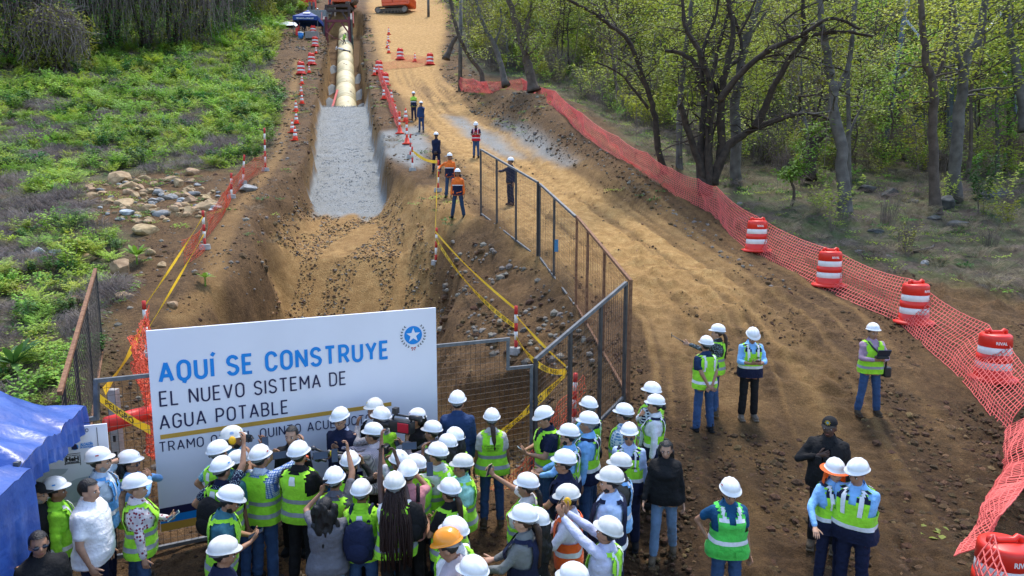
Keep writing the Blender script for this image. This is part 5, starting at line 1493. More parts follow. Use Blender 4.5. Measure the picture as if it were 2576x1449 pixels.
PEOPLE = []
M_FLAGY = mat('sticker_yellow', (.6, .45, .02), .5)
_seed = [0]
def person(label, px, py, az, h=1.70, hat="w", top=WHT, sl="s", vest=None, pants=JEAN, R='down', L='down', lean=0, twist=0, hy=0, hp=0, bulk=1.0, fem=0,
           hair="short", hc="k", skin=1, gl=None, beard=None, pat=None, shoe=None, step=0.0, spread=0.0, grp=None, D=None, z=None, collar=None, cuff=None, base=None, pose=None, vc=None, text=None, muffs=None, loc=None):
    _seed[0] += 1; sd = _seed[0]
    Fg = Fig(); Fg.bulk = bulk; Fg.fem = fem; Fg.lean = math.radians(lean); Fg.twist = math.radians(twist); s = h / 1.72; Fg.s = s
    rz = -math.radians(az); Rz = Matrix.Rotation(rz, 3, 'Z')
    # head frame
    piv = Vector(bend(Fg, (0, -.004, 1.478)))
    hR = Matrix.Rotation(-math.radians(hy), 3, 'Z') @ Matrix.Rotation(-math.radians(hp) - Fg.lean * .35, 3, 'X')
    hc0 = piv + hR @ Vector((0, 0.008, .13))
    hl = (hc0 + hR @ Vector((0, 0, .05))) * s
    if loc is not None: b0 = Vector(loc)
    else:
        W = hit(px, py, hl.z) if D is None else at(px, py, D)
        b0 = W - Rz @ hl
        b0.z = gz(b0.x, b0.y) if z is None else z
        if D is not None and z is None: b0.z = W.z - hl.z
    P = thing("person", label, "person", b0, rz, grp); P.scale = (s, s, s); Fg.obj = P
    dist = b0.y; vox = .0165 if dist < 14 else .021 if dist < 30 else .032 if dist < 60 else .05
    M = Matrix.LocRotScale(b0, Quaternion((0, 0, 1), rz), Vector((s, s, s)))
    Fg.M = M
    sk = SKIN[skin]
    # ---- joints
    fx = .148 + (.020 if not fem else 0) + (bulk - 1) * .09
    J = {}
    for side, spec in ((1, R), (-1, L)):
        tgt, hint, curl, fdir, palm = ARMS[spec] if isinstance(spec, str) else ((spec + (None,) * 5)[:5])
        hint = hint or (.8, 0, -.6); curl = .8 if curl is None else curl
        raise_ = max(0, min(1, (tgt[2] - 1.35) / .4))
        S = Vector(bend(Fg, (side * (fx - .02 * raise_), -.008, 1.372 + .04 * raise_)))
        T = Vector((tgt[0] * side, tgt[1], tgt[2])) 
        if bulk > 1.02 and abs(tgt[0]) > .15: T.x += side * (bulk - 1) * .12
        E, T = ik(S, T, .285, .25, (hint[0] * side, hint[1], hint[2]))
        fw = (T - E).normalized()
        fd = Vector((fdir[0] * side, fdir[1], fdir[2])).normalized() if fdir else fw
        fd = (fd * .75 + fw * .45).normalized()
        pm = Vector((palm[0] * side, palm[1], palm[2])) if palm else Vector((-side, 0, .1))
        J[side] = (S, E, T, fd, pm, curl)
    Fg.J = J
    hips = []
    for side in (1, -1):
        st = step * side
        sx_2 = .10 + spread + (bulk - 1) * .08
        hip = Vector((side * .088, 0, .90)); ank = Vector((side * (sx_2 + .01), st * .26 - .02, .095))
        kn = hip.lerp(ank, .5) + Vector((0, .02 + abs(st) * .10 * (1 if st < 0 else .3), 0))
        hips.append((side, hip, kn, ank))
    # ---- body: one continuous skinned figure
    mb = MB()
    zz = np.array([.80, .86, .92, 1.0, 1.08, 1.16, 1.24, 1.30, 1.36, 1.40, 1.43, 1.445])
    def loft(mb, e, z0, z1, fold=0, n=32):
        zs = np.unique(np.concatenate([[z0], zz[(zz > z0) & (zz < z1)], [z1]]))
        G = bend(Fg, torso_ring(Fg, zs, e, n, fold, sd)); k = len(zs)
        Qs = [(i * n + j, i * n + (j + 1) % n, (i + 1) * n + (j + 1) % n, (i + 1) * n + j) for i in range(k - 1) for j in range(n)]
        Qs += [tuple(reversed(range(n))), tuple(range((k - 1) * n, k * n))]
        mb.add(G.reshape(-1, 3), Qs)
    loft(mb, 0, .80, 1.445)
    mb.caps(Vector(bend(Fg, (0, -.012, 1.40))), piv + hR @ Vector((0, .005, .03)), .060 - .008 * fem, .053 - .006 * fem)
    def hd_(x, y, z): return piv + hR @ Vector((x, y + .008, z))
    HR = np.array(hR)
    mb.ell(hd_(0, -.008, .132), (.074, .093, .090), HR, 14, 10); mb.ell(hd_(0, .022, .066), (.057 + .004 * (bulk > 1.08), .066, .074), HR, 12, 8)
    mb.ell(hd_(0, .060, .020), (.026, .022, .020), HR, 8, 6); mb.caps(hd_(0, .090, .108), hd_(0, .106, .076), .009, .0145)
    mb.caps(hd_(-.036, .076, .124), hd_(.036, .076, .124), .013, .013, 8); mb.caps(hd_(-.018, .082, .040), hd_(.018, .082, .040), .012, .012, 8)
    for side in (1, -1):
        mb.ell(hd_(side * .076, -.008, .090), (.012, .022, .032), HR, 8, 6); mb.ell(hd_(side * .036, .054, .078), (.028, .03, .03), HR, 8, 6)
        S, E, T, fd, pm, cu = J[side]
        mb.caps(S, E, .050 + .01 * (bulk - 1) * 5 - .008 * fem, .040 - .004 * fem); mb.caps(E, T, .040 - .004 * fem, .026 - .002 * fem)
    for side, hip, kn, ank in hips:
        mb.caps(hip, kn, .082 * (.5 + .5 * bulk), .056); mb.caps(kn, ank, .054, .038); mb.caps(ank - Vector((0, .02, .04)), ank + Vector((side * .015, .11, -.055)), .04, .034)
    def fin_body(V, Q, Nn, J=J):
        if Q is None: return None
        V = V.tolist(); Qs = [tuple(q) for q in Q.tolist()]; n0 = len(Qs)
        for side in (1, -1):
            S, E, T, fd, pm, cu = J[side]
            hand_mesh(V, Qs, T + fd * .012, fd, pm, cu, side, 1.0 - .07 * fem)
        mi = [0] * len(Qs)
        def blob(c, r, idx, n=8, m=4):
            b = MB(); o = len(V)
            vs = []; 
            for i in range(m + 1):
                t = math.pi * (i + .02) / (m + .04)
                for k in range(n):
                    a = 2 * math.pi * k / n; vs.append((r[0] * math.sin(t) * math.cos(a), -r[1] * math.cos(t), r[2] * math.sin(t) * math.sin(a)))
            for v in vs: V.append(tuple(c + hR @ Vector(v)))
            for i in range(m):
                for k in range(n): Qs.append((o + i * n + k, o + i * n + (k + 1) % n, o + (i + 1) * n + (k + 1) % n, o + (i + 1) * n + k)); mi.append(idx)
        if dist < 40:
            for side in (1, -1):
                blob(hd_(side * .031, .077, .104), (.0145, .010, .0075), 1); blob(hd_(side * .031, .083, .104), (.0075, .007, .0075), 2)
                blob(hd_(side * .033, .088, .124), (.020, .006, .0045), 4)
            blob(hd_(0, .091, .040), (.024, .007, .0045), 3)
        return np.array(V), np.array(Qs), mi
    body = remesh_obj(mb, "body", [sk, M_EYEW, M_IRIS, M_LIP, M_HAIR["g" if hc == "g" else "k"]], P, vox, 3, fin_body if dist < 60 else None)
    def folds(amp, sx, sz_):
        def f(V, Q, Nn):
            d = (vnoise(V[:, 0] * sx + V[:, 1] * sx * .8 + sd, V[:, 2] * sz_ + V[:, 1] * 4, sd) - .5) * 2 + (vnoise(V[:, 0] * sx * 2.3 - V[:, 1] * 9 + sd, V[:, 2] * sz_ * 2.1, sd + 1) - .5)
            return V + Nn * (d * amp)[:, None]
        return f
    # ---- trousers
    pb = MB(); loft(pb, .007, .82, 1.02)
    wide = .016 if not fem else .010
    for side, hip, kn, ank in hips:
        pb.caps(hip + Vector((0, 0, .02)), kn, .086 * (.5 + .5 * bulk) + wide * .3, .066 + wide * .5); pb.caps(kn, ank + Vector((0, 0, .03)), .066 + wide * .5, .054 + wide)
    remesh_obj(pb, "trousers", cloth(pants), P, max(vox * 1.15, .018), 5, folds(.006, 9, 24))
    # ---- top
    if top is not None:
        tb = MB(); hem = .84 if vest != 'tuck' else .9
        loft(tb, .025, hem, 1.445); tb.caps(Vector(bend(Fg, (0, -.012, 1.40))), Vector(bend(Fg, (0, -.008, 1.445))), .083, .074); loft(tb, .033, hem - .02, .97)
        for side in (1, -1):
            S, E, T, fd, pm, cu = J[side]; k = .01 * (bulk - 1) * 5 - .006 * fem
            if sl == 'l':
                tb.caps(S, E, .058 + k, .050); tb.caps(E, E.lerp(T, .90), .053, .040)
            elif sl == 's':
                tb.caps(S, S.lerp(E, .62), .059 + k, .058 + k)
            elif sl == 'r':
                tb.caps(S, E, .058 + k, .050); tb.caps(E, E.lerp(T, .35), .052, .048)
            else: tb.ell(S, (.05, .055, .05))
        remesh_obj(tb, "jacket" if sl == 'l' and top in (NAVY, BLK) else "shirt", cloth(top, pat), P, max(vox, .0165), 7, folds(.0065, 9, 17))
        cb = MB(); A = []; B = []
        for j in range(17):
            a = math.pi / 2 + .35 + (2 * math.pi - .7) * j / 16
            A.append(bend(Fg, (math.cos(a) * .092, math.sin(a) * .088 - .010, 1.415 - .025 * math.sin(a)))); B.append(bend(Fg, (math.cos(a) * .072, math.sin(a) * .070 - .008, 1.482 - .035 * math.sin(a))))
        cb.strip(A, B); cb.strip([tuple(Vector(b_) * 1.0) for b_ in B], [tuple(Vector(a_) * 1.0 + Vector((a_[0] * .12, a_[1] * .12, .012))) for a_ in A])
        cb.build("collar", cloth(collar or top), P, True)
    # ---- vest
    def shell(name, m, z0, z1, e, keep=None, fold=.009, nz=None, parent=P):
        zs = np.linspace(z0, z1, nz or max(2, int((z1 - z0) / .022) + 1)); n = 64
        G0 = torso_ring(Fg, zs, e, n, fold, sd); G = bend(Fg, G0); Qs = []
        for i in range(len(zs) - 1):
            for j in range(n):
                c = (G0[i, j] + G0[i + 1, (j + 1) % n]) / 2
                if keep is None or keep(c): Qs.append((i * n + j, i * n + (j + 1) % n, (i + 1) * n + (j + 1) % n, (i + 1) * n + j))
        mbx = MB(); mbx.add(G.reshape(-1, 3), Qs); return mbx.build(name, m, parent, True)
    if vest:
        opened = vest in ('open',)
        def keep(c):
            x, y, z_ = c
            hw = np.interp(z_, TZ, THW[fem]) * bulk
            if 1.17 < z_ < 1.405 and abs(x) > max(.125, hw * (.83 if z_ > 1.22 else .90)): return False
            if z_ > 1.405 and abs(x) > .145: return False
            if y > .02 and z_ > 1.27 and abs(x) < .012 + .062 * (z_ - 1.27) / .15: return False
            if opened and y > .03 and abs(x) < .085: return False
            if y < 0 and z_ > 1.415 and abs(x) < .07: return False
            return True
        e = .047
        col = {'m': LIME, 'open': LIME, 'hh': LIME, 'hn': LIME, 'g': GRN, 'b': (.07, .27, .62), 'r': (.55, .02, .03), 'o': (.80, .12, .02), 'n': NAVY, 'k': BLK, 's': (.22, .46, .76)}[vest]
        v = shell("vest", cloth(vc or col), .83, 1.44, e, keep)
        bands = {'m': [(.925, .975), (1.075, 1.125)], 'open': [(.925, .975), (1.075, 1.125)], 'hh': [(1.00, 1.05)], 'hn': [(.93, .98)], 'g': [(1.02, 1.07), (1.30, 1.335)], 'b': [(1.0, 1.05)], 'r': [(.95, .99), (1.12, 1.16)], 'o': [(1.0, 1.06)], 'n': [(.92, .97)], 'k': [], 's': [(1.0, 1.05)]}[vest]
        for z0, z1 in bands:
            shell("reflective_band", M_BAND if vest in ('m', 'open') else M_BANDW, z0, z1, e + .005, keep, .009, 3, v)["kind"] = "stuff" if z1 > 1.2 else "part"
        if vest == 'hh':
            shell("navy_panel", cloth(NAVY), .825, .998, e + .004, keep, .009, 6, v); shell("navy_yoke", cloth(NAVY), 1.315, 1.44, e + .004, keep, .009, 6, v)
        if vest in ('hh', 'b', 'hn', 'g', 'r', 's'):
            for side in (1, -1):
                shell("shoulder_band", M_BANDW, 1.16 if vest != 'g' else 1.31, 1.438, e + .0075, lambda c, sd_=side: keep(c) and .075 < c[0] * sd_ < .112, .007, 12, v)
        if vest == 'm' and sd % 2:
            shell("label_tab", M_WHT, 1.30, 1.40, e + .006, lambda c: c[1] < 0 and abs(c[0]) < .028, .007, 5, v)
        if vest == 'g':
            shell("zip", cloth(BLK), .84, 1.30, e + .008, lambda c: c[1] > 0 and abs(c[0]) < .016, .007, 14, v)
            for side in (1, -1): shell("pocket", cloth(GRN), .87, .96, e + .014, lambda c, sd_=side: c[1] > 0 and .05 < c[0] * sd_ < .15, .007, 5, v)
        if text:
            bw = .24
            for i_, l in enumerate(text[0]):
                lettering(l, bw * text[1][i_], .022, lambda u, vv, n, i_=i_: bend(Fg, (bw * text[1][i_] / 2 - u, np.interp(1.27 - i_ * .035, TZ, TYC) - np.interp(1.25, TZ, THD[fem]) * bulk - e - .012 - n, 1.27 - i_ * .035 + vv)), M_BLACK, v, .0, .001)
        if vest == 'hh' and dist < 16:
            for side, q in ((-1, .085),):
                lettering("H&H", .07, .026, lambda u, vv, n: bend(Fg, (-.12 + u, np.interp(1.2, TZ, THD[fem]) * bulk + e + .016 + (.035 if fem else 0) * .6 + n - .9 * abs(-.12 + u) ** 2, 1.2 + vv)), M_BLACK, v, .03, .001)
    # ---- shoes
    for side, hip, kn, ank in hips:
        sb = MB(); a0 = ank + Vector((0, -.045, -.05)); a1 = ank + Vector((side * .02, .135, -.055))
        sb.tube([a0 + Vector((0, -.02, -.005)), a0, a0.lerp(a1, .35) + Vector((0, 0, .022)), a0.lerp(a1, .7), a1, a1 + Vector((0, .02, -.012))], [.022, .044, .052, .046, .038, .016], 10)
        sb.caps(ank + Vector((0, -.012, -.03)), ank + Vector((0, -.012, .06)), .05, .05)
        sb.box(a0.lerp(a1, .5) + Vector((0, .005, -.036)), (.088, .255, .018))
        sh = sb.build("shoe", cloth(shoe or (BLK if sd % 3 else (.10, .075, .05))), P, True)
    # ---- head wear and hair
    Hm = Matrix.LocRotScale(hd_(0, -.008, .132) + hR @ Vector((0, 0, .022)), hR.to_quaternion(), None)
    def onhead(name, me, m=None, smooth=True):
        o = link(name, me, m, P, False)
        if smooth: me.polygons.foreach_set("use_smooth", np.ones(len(me.polygons), bool))
        o.matrix_local = Hm; return o
    hm = M_HAIR[hc]
    if hair != "none":
        cap = MB(); n, mm = 22, 12; V = []; Qs = []
        full = hat is None
        for i in range(mm + 1):
            t = math.pi * .80 * i / mm
            for j in range(n):
                a = 2 * math.pi * j / n
                x, y, z_ = math.sin(t) * math.sin(a), math.sin(t) * math.cos(a), math.cos(t)
                k_ = 1.0 + (.035 * float(vnoise(x * 6 + sd, y * 6 + z_ * 5, 3)) if full else 0)
                V.append((x * .081 * k_, y * .101 * k_ - .002, -.022 + z_ * (.101 if full else .085) * k_))
        for i in range(mm):
            for j in range(n):
                c = (np.array(V[i * n + j]) + np.array(V[(i + 1) * n + (j + 1) % n])) / 2
                fr = c[1] > .035; lowz = c[2] < (.028 if fr else -.03 if c[1] > -.005 else -.085)
                if not lowz: Qs.append((i * n + j, (i + 1) * n + j, (i + 1) * n + (j + 1) % n, i * n + (j + 1) % n))
        cap.add(V, Qs); hobj = onhead("hair", cap.mesh("hair"), hm)
        def strands(specs, r, name, m=None, wob=.0, n=6):
            hb = MB(); inv = Hm.inverted()
            for pts in specs: hb.tube([inv @ Vector(p) for p in pts], r if hasattr(r, '__len__') else [r] * len(pts), n)
            o = onhead(name, hb.mesh(name), m or hm)
            if len(specs) > 1: o["kind"] = "stuff"
            return o
        bk = lambda x, y, z_: piv + hR @ Vector((x, y, z_))
        if hair in ("pony", "ponylong"):
            Lh = .26 if hair == "pony" else .36
            p0 = bk(0, -.10, .10); d = Vector(bend(Fg, (0, -.16, 1.30)))
            pts = [p0, bk(0, -.135, .085), bk(.01, -.155, .03), Vector(bend(Fg, (.02, -.165, 1.38))), Vector(bend(Fg, (.03, -.16, 1.48 - Lh))), Vector(bend(Fg, (.03, -.15, 1.44 - Lh)))]
            strands([pts], [.02, .032, .036, .032, .02, .004], "ponytail", n=9)
        if hair in ("long", "curly"):
            lumps = MB(); inv = Hm.inverted(); rr = random.Random(sd)
            for q in range(46 if hair == "curly" else 34):
                a = rr.uniform(-1.9, 1.9); zl = rr.uniform(0, 1)
                wd = .105 if hair == "curly" else .075
                x = math.sin(a) * wd * (1 + .35 * zl * (hair == "curly")); y = -math.cos(a) * .085 - .035
                if abs(a) > 1.45 and zl > .35: continue
                p = bk(x, y - .02 * zl, .16 - zl * (.42 if hair == "curly" else .36)); sz2 = .035 + .016 * rr.random()
                lumps.ell(inv @ p, (sz2, sz2 * .9, sz2 * 1.9), None, 8, 6)
            lo = link("long_hair", lumps.mesh("long_hair"), hm, P); lo.matrix_local = Hm
            r_ = lo.modifiers.new("r", 'REMESH'); r_.mode = 'VOXEL'; r_.voxel_size = .012
            s_ = lo.modifiers.new("s", 'SMOOTH'); s_.factor = .5; s_.iterations = 2
            REMESH.append((lo, lambda V, Q, Nn: V + Nn * (.010 * (vnoise(V[:, 0] * 55 + V[:, 1] * 55, V[:, 2] * 14, 3) - .5) * 2)[:, None]))
        if hair == "braids":
            sp = []; rr = random.Random(4)
            for q in range(110):
                a = rr.uniform(-1.75, 1.75); ln = rr.uniform(.50, .72)
                x = math.sin(a) * .088; y = -math.cos(a) * .10
                p0 = bk(x, y, .10); pts = [p0]
                x2 = x * 1.7 + rr.uniform(-.025, .025); y2 = min(y, -.05) - .11 + rr.uniform(-.025, .02)
                for t in (.12, .3, .5, .75, 1.0):
                    pts.append(Vector(bend(Fg, (x + (x2 - x) * min(1, t * 2.4) + .012 * math.sin(t * 7 + q), y + (y2 - y) * min(1, t * 2.2), 1.60 - ln * 1.25 * t))))
                sp.append(pts)
            strands(sp, .0072, "braids", mat("braid_hair", (.028, .012, .010), .5, var=.5, scale=60, bump=.8, bscale=120), n=5)
        if hair == "bun":
            bb = MB(); bb.ell(Hm.inverted() @ bk(0, -.125, .10), (.045, .04, .045)); onhead("hair_bun", bb.mesh("hair_bun"), hm)
    if hat in ("w", "y", "d"):
        ho = bpy.data.objects.new("hard_hat", HATS[hat]); COL.objects.link(ho); ho.parent = P
        ho.matrix_local = Hm @ Matrix.Translation((0, -.004, .012)) @ Matrix.Rotation(math.radians(5), 4, 'X')
        if dist < 40:
            bo = bpy.data.objects.new("headband", _bandm); COL.objects.link(bo); bo.parent = ho
        if sd % 3 != 1 and dist < 14:
            def onhat(x0, y0, w, hh, nm, mm):
                V_ = []
                for (a_, c_) in ((-1, -1), (1, -1), (1, 1), (-1, 1)):
                    az_ = x0 + a_ * w; el_ = y0 + c_ * hh; V_.append((math.cos(el_) * math.sin(az_) * .1185, math.cos(el_) * math.cos(az_) * .141 - .004, .012 + math.sin(el_) * .127))
                MB().add(V_, [(0, 1, 2, 3)]).build(nm, mm, ho)
            if hat == "d":
                for q in range(3): onhat(1.5, .38 + q * .09, .17, .024, "blue_stripe", M_SBLUE)
                onhat(.42, .5, .10, .10, "round_sticker", M_FLAGY)
            else: onhat((.0, 3.05, 1.4)[sd % 3], .42, .13, .06, "sticker", (M_SBLUE, MATS["sign_red"], M_STRAP)[(sd // 3) % 3])
        if muffs:
            for side in (1, -1):
                mf = MB().ell((side * .118, .0, -.02), (.03, .045, .055)).build("ear_muff", mat("muff_yellow", (.72, .40, .01), .4), ho, True)
    elif hat == "cap":
        cm = MB(); n = 24; V = []; Qs = []
        for i in range(9):
            el = math.pi / 2 * i / 8
            for j in range(n):
                a = 2 * math.pi * j / n; V.append((math.cos(el) * math.sin(a) * .090, math.cos(el) * math.cos(a) * .110 - .004, .0 + math.sin(el) * .092))
        for i in range(8):
            for j in range(n): Qs.append((i * n + j, i * n + (j + 1) % n, (i + 1) * n + (j + 1) % n, (i + 1) * n + j))
        o = len(V)
        for j in range(9):
            a = -1.0 + 2.0 * j / 8; V.append((math.sin(a) * .090, math.cos(a) * .110 - .004, .002)); V.append((math.sin(a) * .096, math.cos(a) * .110 + .075 * math.cos(a * 1.3), -.014 + .0 * abs(a)))
        for j in range(8): Qs.append((o + j * 2, o + j * 2 + 1, o + j * 2 + 3, o + j * 2 + 2))
        cm.add(V, Qs); onhead("cap", cm.mesh("cap"), cloth(BLK))
    elif hat == "brim":
        ho = bpy.data.objects.new("hard_hat", HATS["w"]); COL.objects.link(ho); ho.parent = P; ho.matrix_local = Hm
        bm_ = MB(); A = []; B = []
        for j in range(29):
            a = 2 * math.pi * j / 28; A.append((math.sin(a) * .116, math.cos(a) * .138, .006)); B.append((math.sin(a) * .175, math.cos(a) * .20, -.012))
        bm_.strip(A, B); m_o = mat("orange_cloth", (.85, .13, .015), .7, trans=.2); b2 = bm_.build("sun_brim", m_o, ho, True)
        nk = MB(); A = []; B = []
        for j in range(17):
            a = 1.35 + (2 * math.pi - 2.7) * j / 16; A.append((math.sin(a) * .112, math.cos(a) * .128, .0)); B.append((math.sin(a) * .135, math.cos(a) * .15 - .01, -.21 + .015 * math.sin(j * 2)))
        nk.strip(A, B); nk.build("neck_shade", m_o, ho, True)
    if beard:
        bb = MB(); n, mm = 16, 10; V = []; Qs = []
        for i in range(mm + 1):
            t = math.pi * (.30 + .62 * i / mm)
            for j in range(n):
                a = -1.75 + 3.5 * j / (n - 1); V.append((math.sin(t) * math.sin(a) * .0625, .022 + math.sin(t) * math.cos(a) * .0725, .066 - .132 - .022 + math.cos(t) * .081))
        for i in range(mm):
            for j in range(n - 1):
                c = (np.array(V[i * n + j]) + np.array(V[(i + 1) * n + j + 1])) / 2
                if c[2] < -.118 or (abs(c[0]) > .048 and c[2] < -.06): Qs.append((i * n + j, (i + 1) * n + j, (i + 1) * n + j + 1, i * n + j + 1))
        bb.add(V, Qs); onhead("beard", bb.mesh("beard"), M_HAIR[beard])
    if gl:
        gm = MB(); iz = -.132 - .022 + .104
        for side in (1, -1):
            if gl == "sun": gm.ell((side * .033, .096, iz - .002), (.027, .009, .018), None, 10, 6)
            else:
                gm.tube([(side * .033 + .024 * math.cos(a), .098 - .004 * abs(math.cos(a)), iz + .018 * math.sin(a)) for a in np.linspace(0, 2 * math.pi, 15)], .0028, 4, False)
            gm.tube([(side * .058, .09, iz + .004), (side * .078, .05, iz + .004), (side * .082, -.005, iz + .006)], .0028, 4)
        gm.tube([(-.01, .1, iz + .006), (.01, .1, iz + .006)], .003, 4)
        onhead("sunglasses" if gl == "sun" else "glasses", gm.mesh("glasses"), M_SCREEN if gl == "sun" else mat("spectacle_frame", (.10, .05, .04), .35) if gl == "red" else M_BLKP)
    Fg.dist = dist; Fg.hR = hR; Fg.piv = piv; Fg.shell = shell
    PEOPLE.append(Fg)
    return Fg

def hand_pt(Fg, side, out=.085):
    S, E, T, fd, pm, cu = Fg.J[side]
    return Fg.M @ (T + fd * out + pm.normalized() * .022)
def face_pt(Fg): return Fg.M @ (Fg.piv + Fg.hR @ Vector((0, .10, .10)))

# ---- hand-held things (each a thing of its own)
def phone(label, pos, toward, land=False, size=(.076, .155), back=None, tilt=0, grp="phones held up by the crowd"):
    """slab phone with its screen turned to the point 'toward'"""
    n = (Vector(toward) - Vector(pos)).normalized(); r = up.cross(n).normalized(); u = n.cross(r)
    R = Matrix((r, u, n)).transposed().to_4x4()
    t = thing("phone", label, "phone", pos, 0, grp); t.matrix_world = Matrix.Translation(pos) @ R @ Matrix.Rotation(math.radians(tilt), 4, 'Z')
    w, h = (size[1], size[0]) if land else size
    bevel(MB().box((0, 0, 0), (w, h, .010)).build("case", back or M_BLKP, t), .003)
    MB().box((0, 0, .0056), (w - .008, h - .008, .0012)).build("screen", M_SCREEN, t)
    c = MB().cyl((w * .3, h * .36, -.005), (w * .3, h * .36, -.008), .011, .011, 10).build("lens", M_SCREEN, t)
    return t
# ---------------------------------------------------------------- who stands where (survey pixel of the head, facing in degrees clockwise from uphill)
def W(Fg, v): return Fg.M @ Vector(v)
# left group under the tent
person("man in black cap and dark jacket with grey goatee beside the blue tent leg", 92, 1228, 80, 1.72, "cap", BLK, "l", None, BLK, gl="yes", beard="g", skin=0, hc="g")
person("person in white helmet and bright green jacket seen from behind, beside the information board", 140, 1226, 65, 1.66, "w", (.30, .72, .04), "l", "hn", NAVY, vc=(.30, .72, .04), skin=2)
person("young man with short black hair in a white polo shirt, bottom left", 226, 1240, 82, 1.80, None, (.80, .80, .83), "s", None, NAVY, R='pocket', L='down', bulk=1.16, skin=0, hy=8, hp=4)
person("man with wraparound dark sunglasses in the bottom left corner", 99, 1385, 135, 1.70, None, BLK, "l", None, BLK, gl="sun", skin=1, bulk=1.05)
a6 = person("grey bearded man in white helmet and light blue vest holding a phone to his ear", 253, 1173, 72, 1.76, "w", (.45, .55, .66), "s", "b", NAVY, R='down', L='ear', beard="g", skin=0, vc=(.10, .34, .68))
phone("dark phone held to the ear of the grey bearded man", hand_pt(a6, -1, .06), W(a6, (.3, .1, 1.6)))
a7 = person("woman in white helmet and sunglasses wearing a blue shirt with one hand at her chin", 328, 1156, 82, 1.68, "w", SKY, "l", "hn", JEAN, R='chin', L='chin', fem=1, hair="long", gl="sun", skin=1)
a8 = person("woman in floral blouse and green vest with a light brown ponytail, looking at her phone", 345, 1226, 62, 1.68, "w", (.62, .58, .60), "l", "m", JEAN, R='down', L='hold', fem=1, hair="pony", hc="l", skin=0, pat="floral", hy=12, bulk=1.08)
phone("phone in a pale green case held by the woman in the floral blouse", hand_pt(a8, -1), face_pt(a8), back=mat("mint_case", (.35, .5, .42), .4))
# press crowd in front of the sign
a = person("man in pale grey helmet with yellow ear muffs close to the sign", 588, 1107, 70, 1.76, "d", (.10, .25, .36), "s", None, JEAN, R='eye', L='eye', muffs=True, skin=2, beard="k")
person("person in white helmet and teal dotted shirt at the left rim of the press crowd", 552, 1149, 35, 1.70, "w", (.09, .28, .36), "s", "m", NAVY, R='eye', L='hip', skin=1, pat="dots")
person("person in white helmet squeezed between the ear muff man and the selfie stick", 602, 1156, 60, 1.68, "w", TEAL, "s", "m", JEAN, skin=2)
a11 = person("man in navy dotted shirt with black backpack straps raising a selfie stick", 560, 1187, 22, 1.70, "w", NAVY, "s", "m", BLK, R='high', L='hip', skin=1, pat="dots", bulk=1.05)
a12 = person("bearded man in teal polo and green vest reading a phone", 584, 1251, 72, 1.74, "w", TEAL, "s", "m", NAVY, R='hold', L='hold', hp=22, lean=6, beard="k", skin=1)
phone("large phone held low by the bearded man in teal", (hand_pt(a12, 1) + hand_pt(a12, -1)) / 2, face_pt(a12), size=(.085, .17))
person("person in striped white helmet and dark jacket at the bottom edge, left of centre", 566, 1387, 60, 1.70, "d", NAVY, "l", None, BLK, skin=1, hp=8)
a14 = person("man in blue checked shirt and green vest holding a phone high on his right", 655, 1142, 18, 1.76, "w", (.55, .62, .72), "r", "m", JEAN, R=((.30, .40, 1.66), (.9, .1, -.5), .9, (-.3, .1, 1), (-.9, -.2, 0)), L='eye', pat="check", bulk=1.08, skin=1)
phone("phone held sideways by the man in the checked shirt", hand_pt(a14, 1), face_pt(a14), True)
a15 = person("man in dark polo and green vest standing square before the speaker", 753, 1151, 14, 1.78, "w", BLK, "s", "m", BLK, R='front', L='front', bulk=1.08, skin=1)
spk = person("bearded speaker with short black hair in a black shirt facing the microphones", 733, 1082, 186, 1.80, None, BLK, "l", None, BLK, R='down', L='down', beard="k", skin=0, hy=-4)
person("man with glasses and white helmet in a navy jacket standing beside the speaker", 854, 1055, 190, 1.74, "w", NAVY, "l", None, NAVY, gl="yes", skin=0, hy=10, hp=10, collar=(.4, .45, .6), R='clasp', L='clasp')
person("person in black vest with bright stripe behind the camera operators", 940, 1024, 215, 1.72, "d", WHT, "l", "k", BLK, skin=1)
a19 = person("reporter in white helmet and pale striped shirt stretching a microphone to the speaker", 937, 1084, 278, 1.70, "w", (.62, .52, .54), "l", None, BLK, R='reach', L=((.12, .52, 1.34), (.6, 0, -.8), .9, (0, 1, .05), (.9, 0, 0)), pat="stripe", skin=1)
a20 = person("camera operator in striped shirt and green vest carrying a big video camera", 958, 1044, 300, 1.76, "w", (.35, .34, .35), "l", "m", BLK, R='ear', L='eye', pat="stripe", skin=2)
person("woman half hidden behind the video camera, with yellow sticker on her helmet", 1047, 1047, 235, 1.66, "w", BLK, "l", None, BLK, fem=1, hair="long", skin=1)
a22 = person("woman in white helmet with chin strap holding a phone out to the left", 1086, 1082, 285, 1.66, "w", (.2, .18, .2), "l", "m", BLK, fem=1, hair="bun", R='reach', L='eye', skin=1)
phone("dark phone held sideways by the woman with the chin strap", hand_pt(a22, 1, .06), face_pt(a22), True)
person("person in white helmet, left of two close together before the navy shirt man", 1124, 1113, 300, 1.66, "w", BLK, "s", "m", BLK, fem=1, hair="long", R='eye', L='eye', skin=2)
person("person in white helmet peeking out behind another helmet by the navy shirt man", 1143, 1099, 310, 1.68, "w", BLK, "s", "m", BLK, fem=1, hair="long", skin=2)
a24 = person("person in white helmet and green vest stretching both arms left behind the red glasses woman", 1099, 1141, 295, 1.70, "w", (.6, .6, .62), "s", "m", JEAN, R='reach', L='reach', skin=1)
person("man in navy shirt and white helmet facing the pit right of the sign", 1151, 1012, 2, 1.80, "w", STEELB, "l", None, NAVY, bulk=1.14, skin=1)
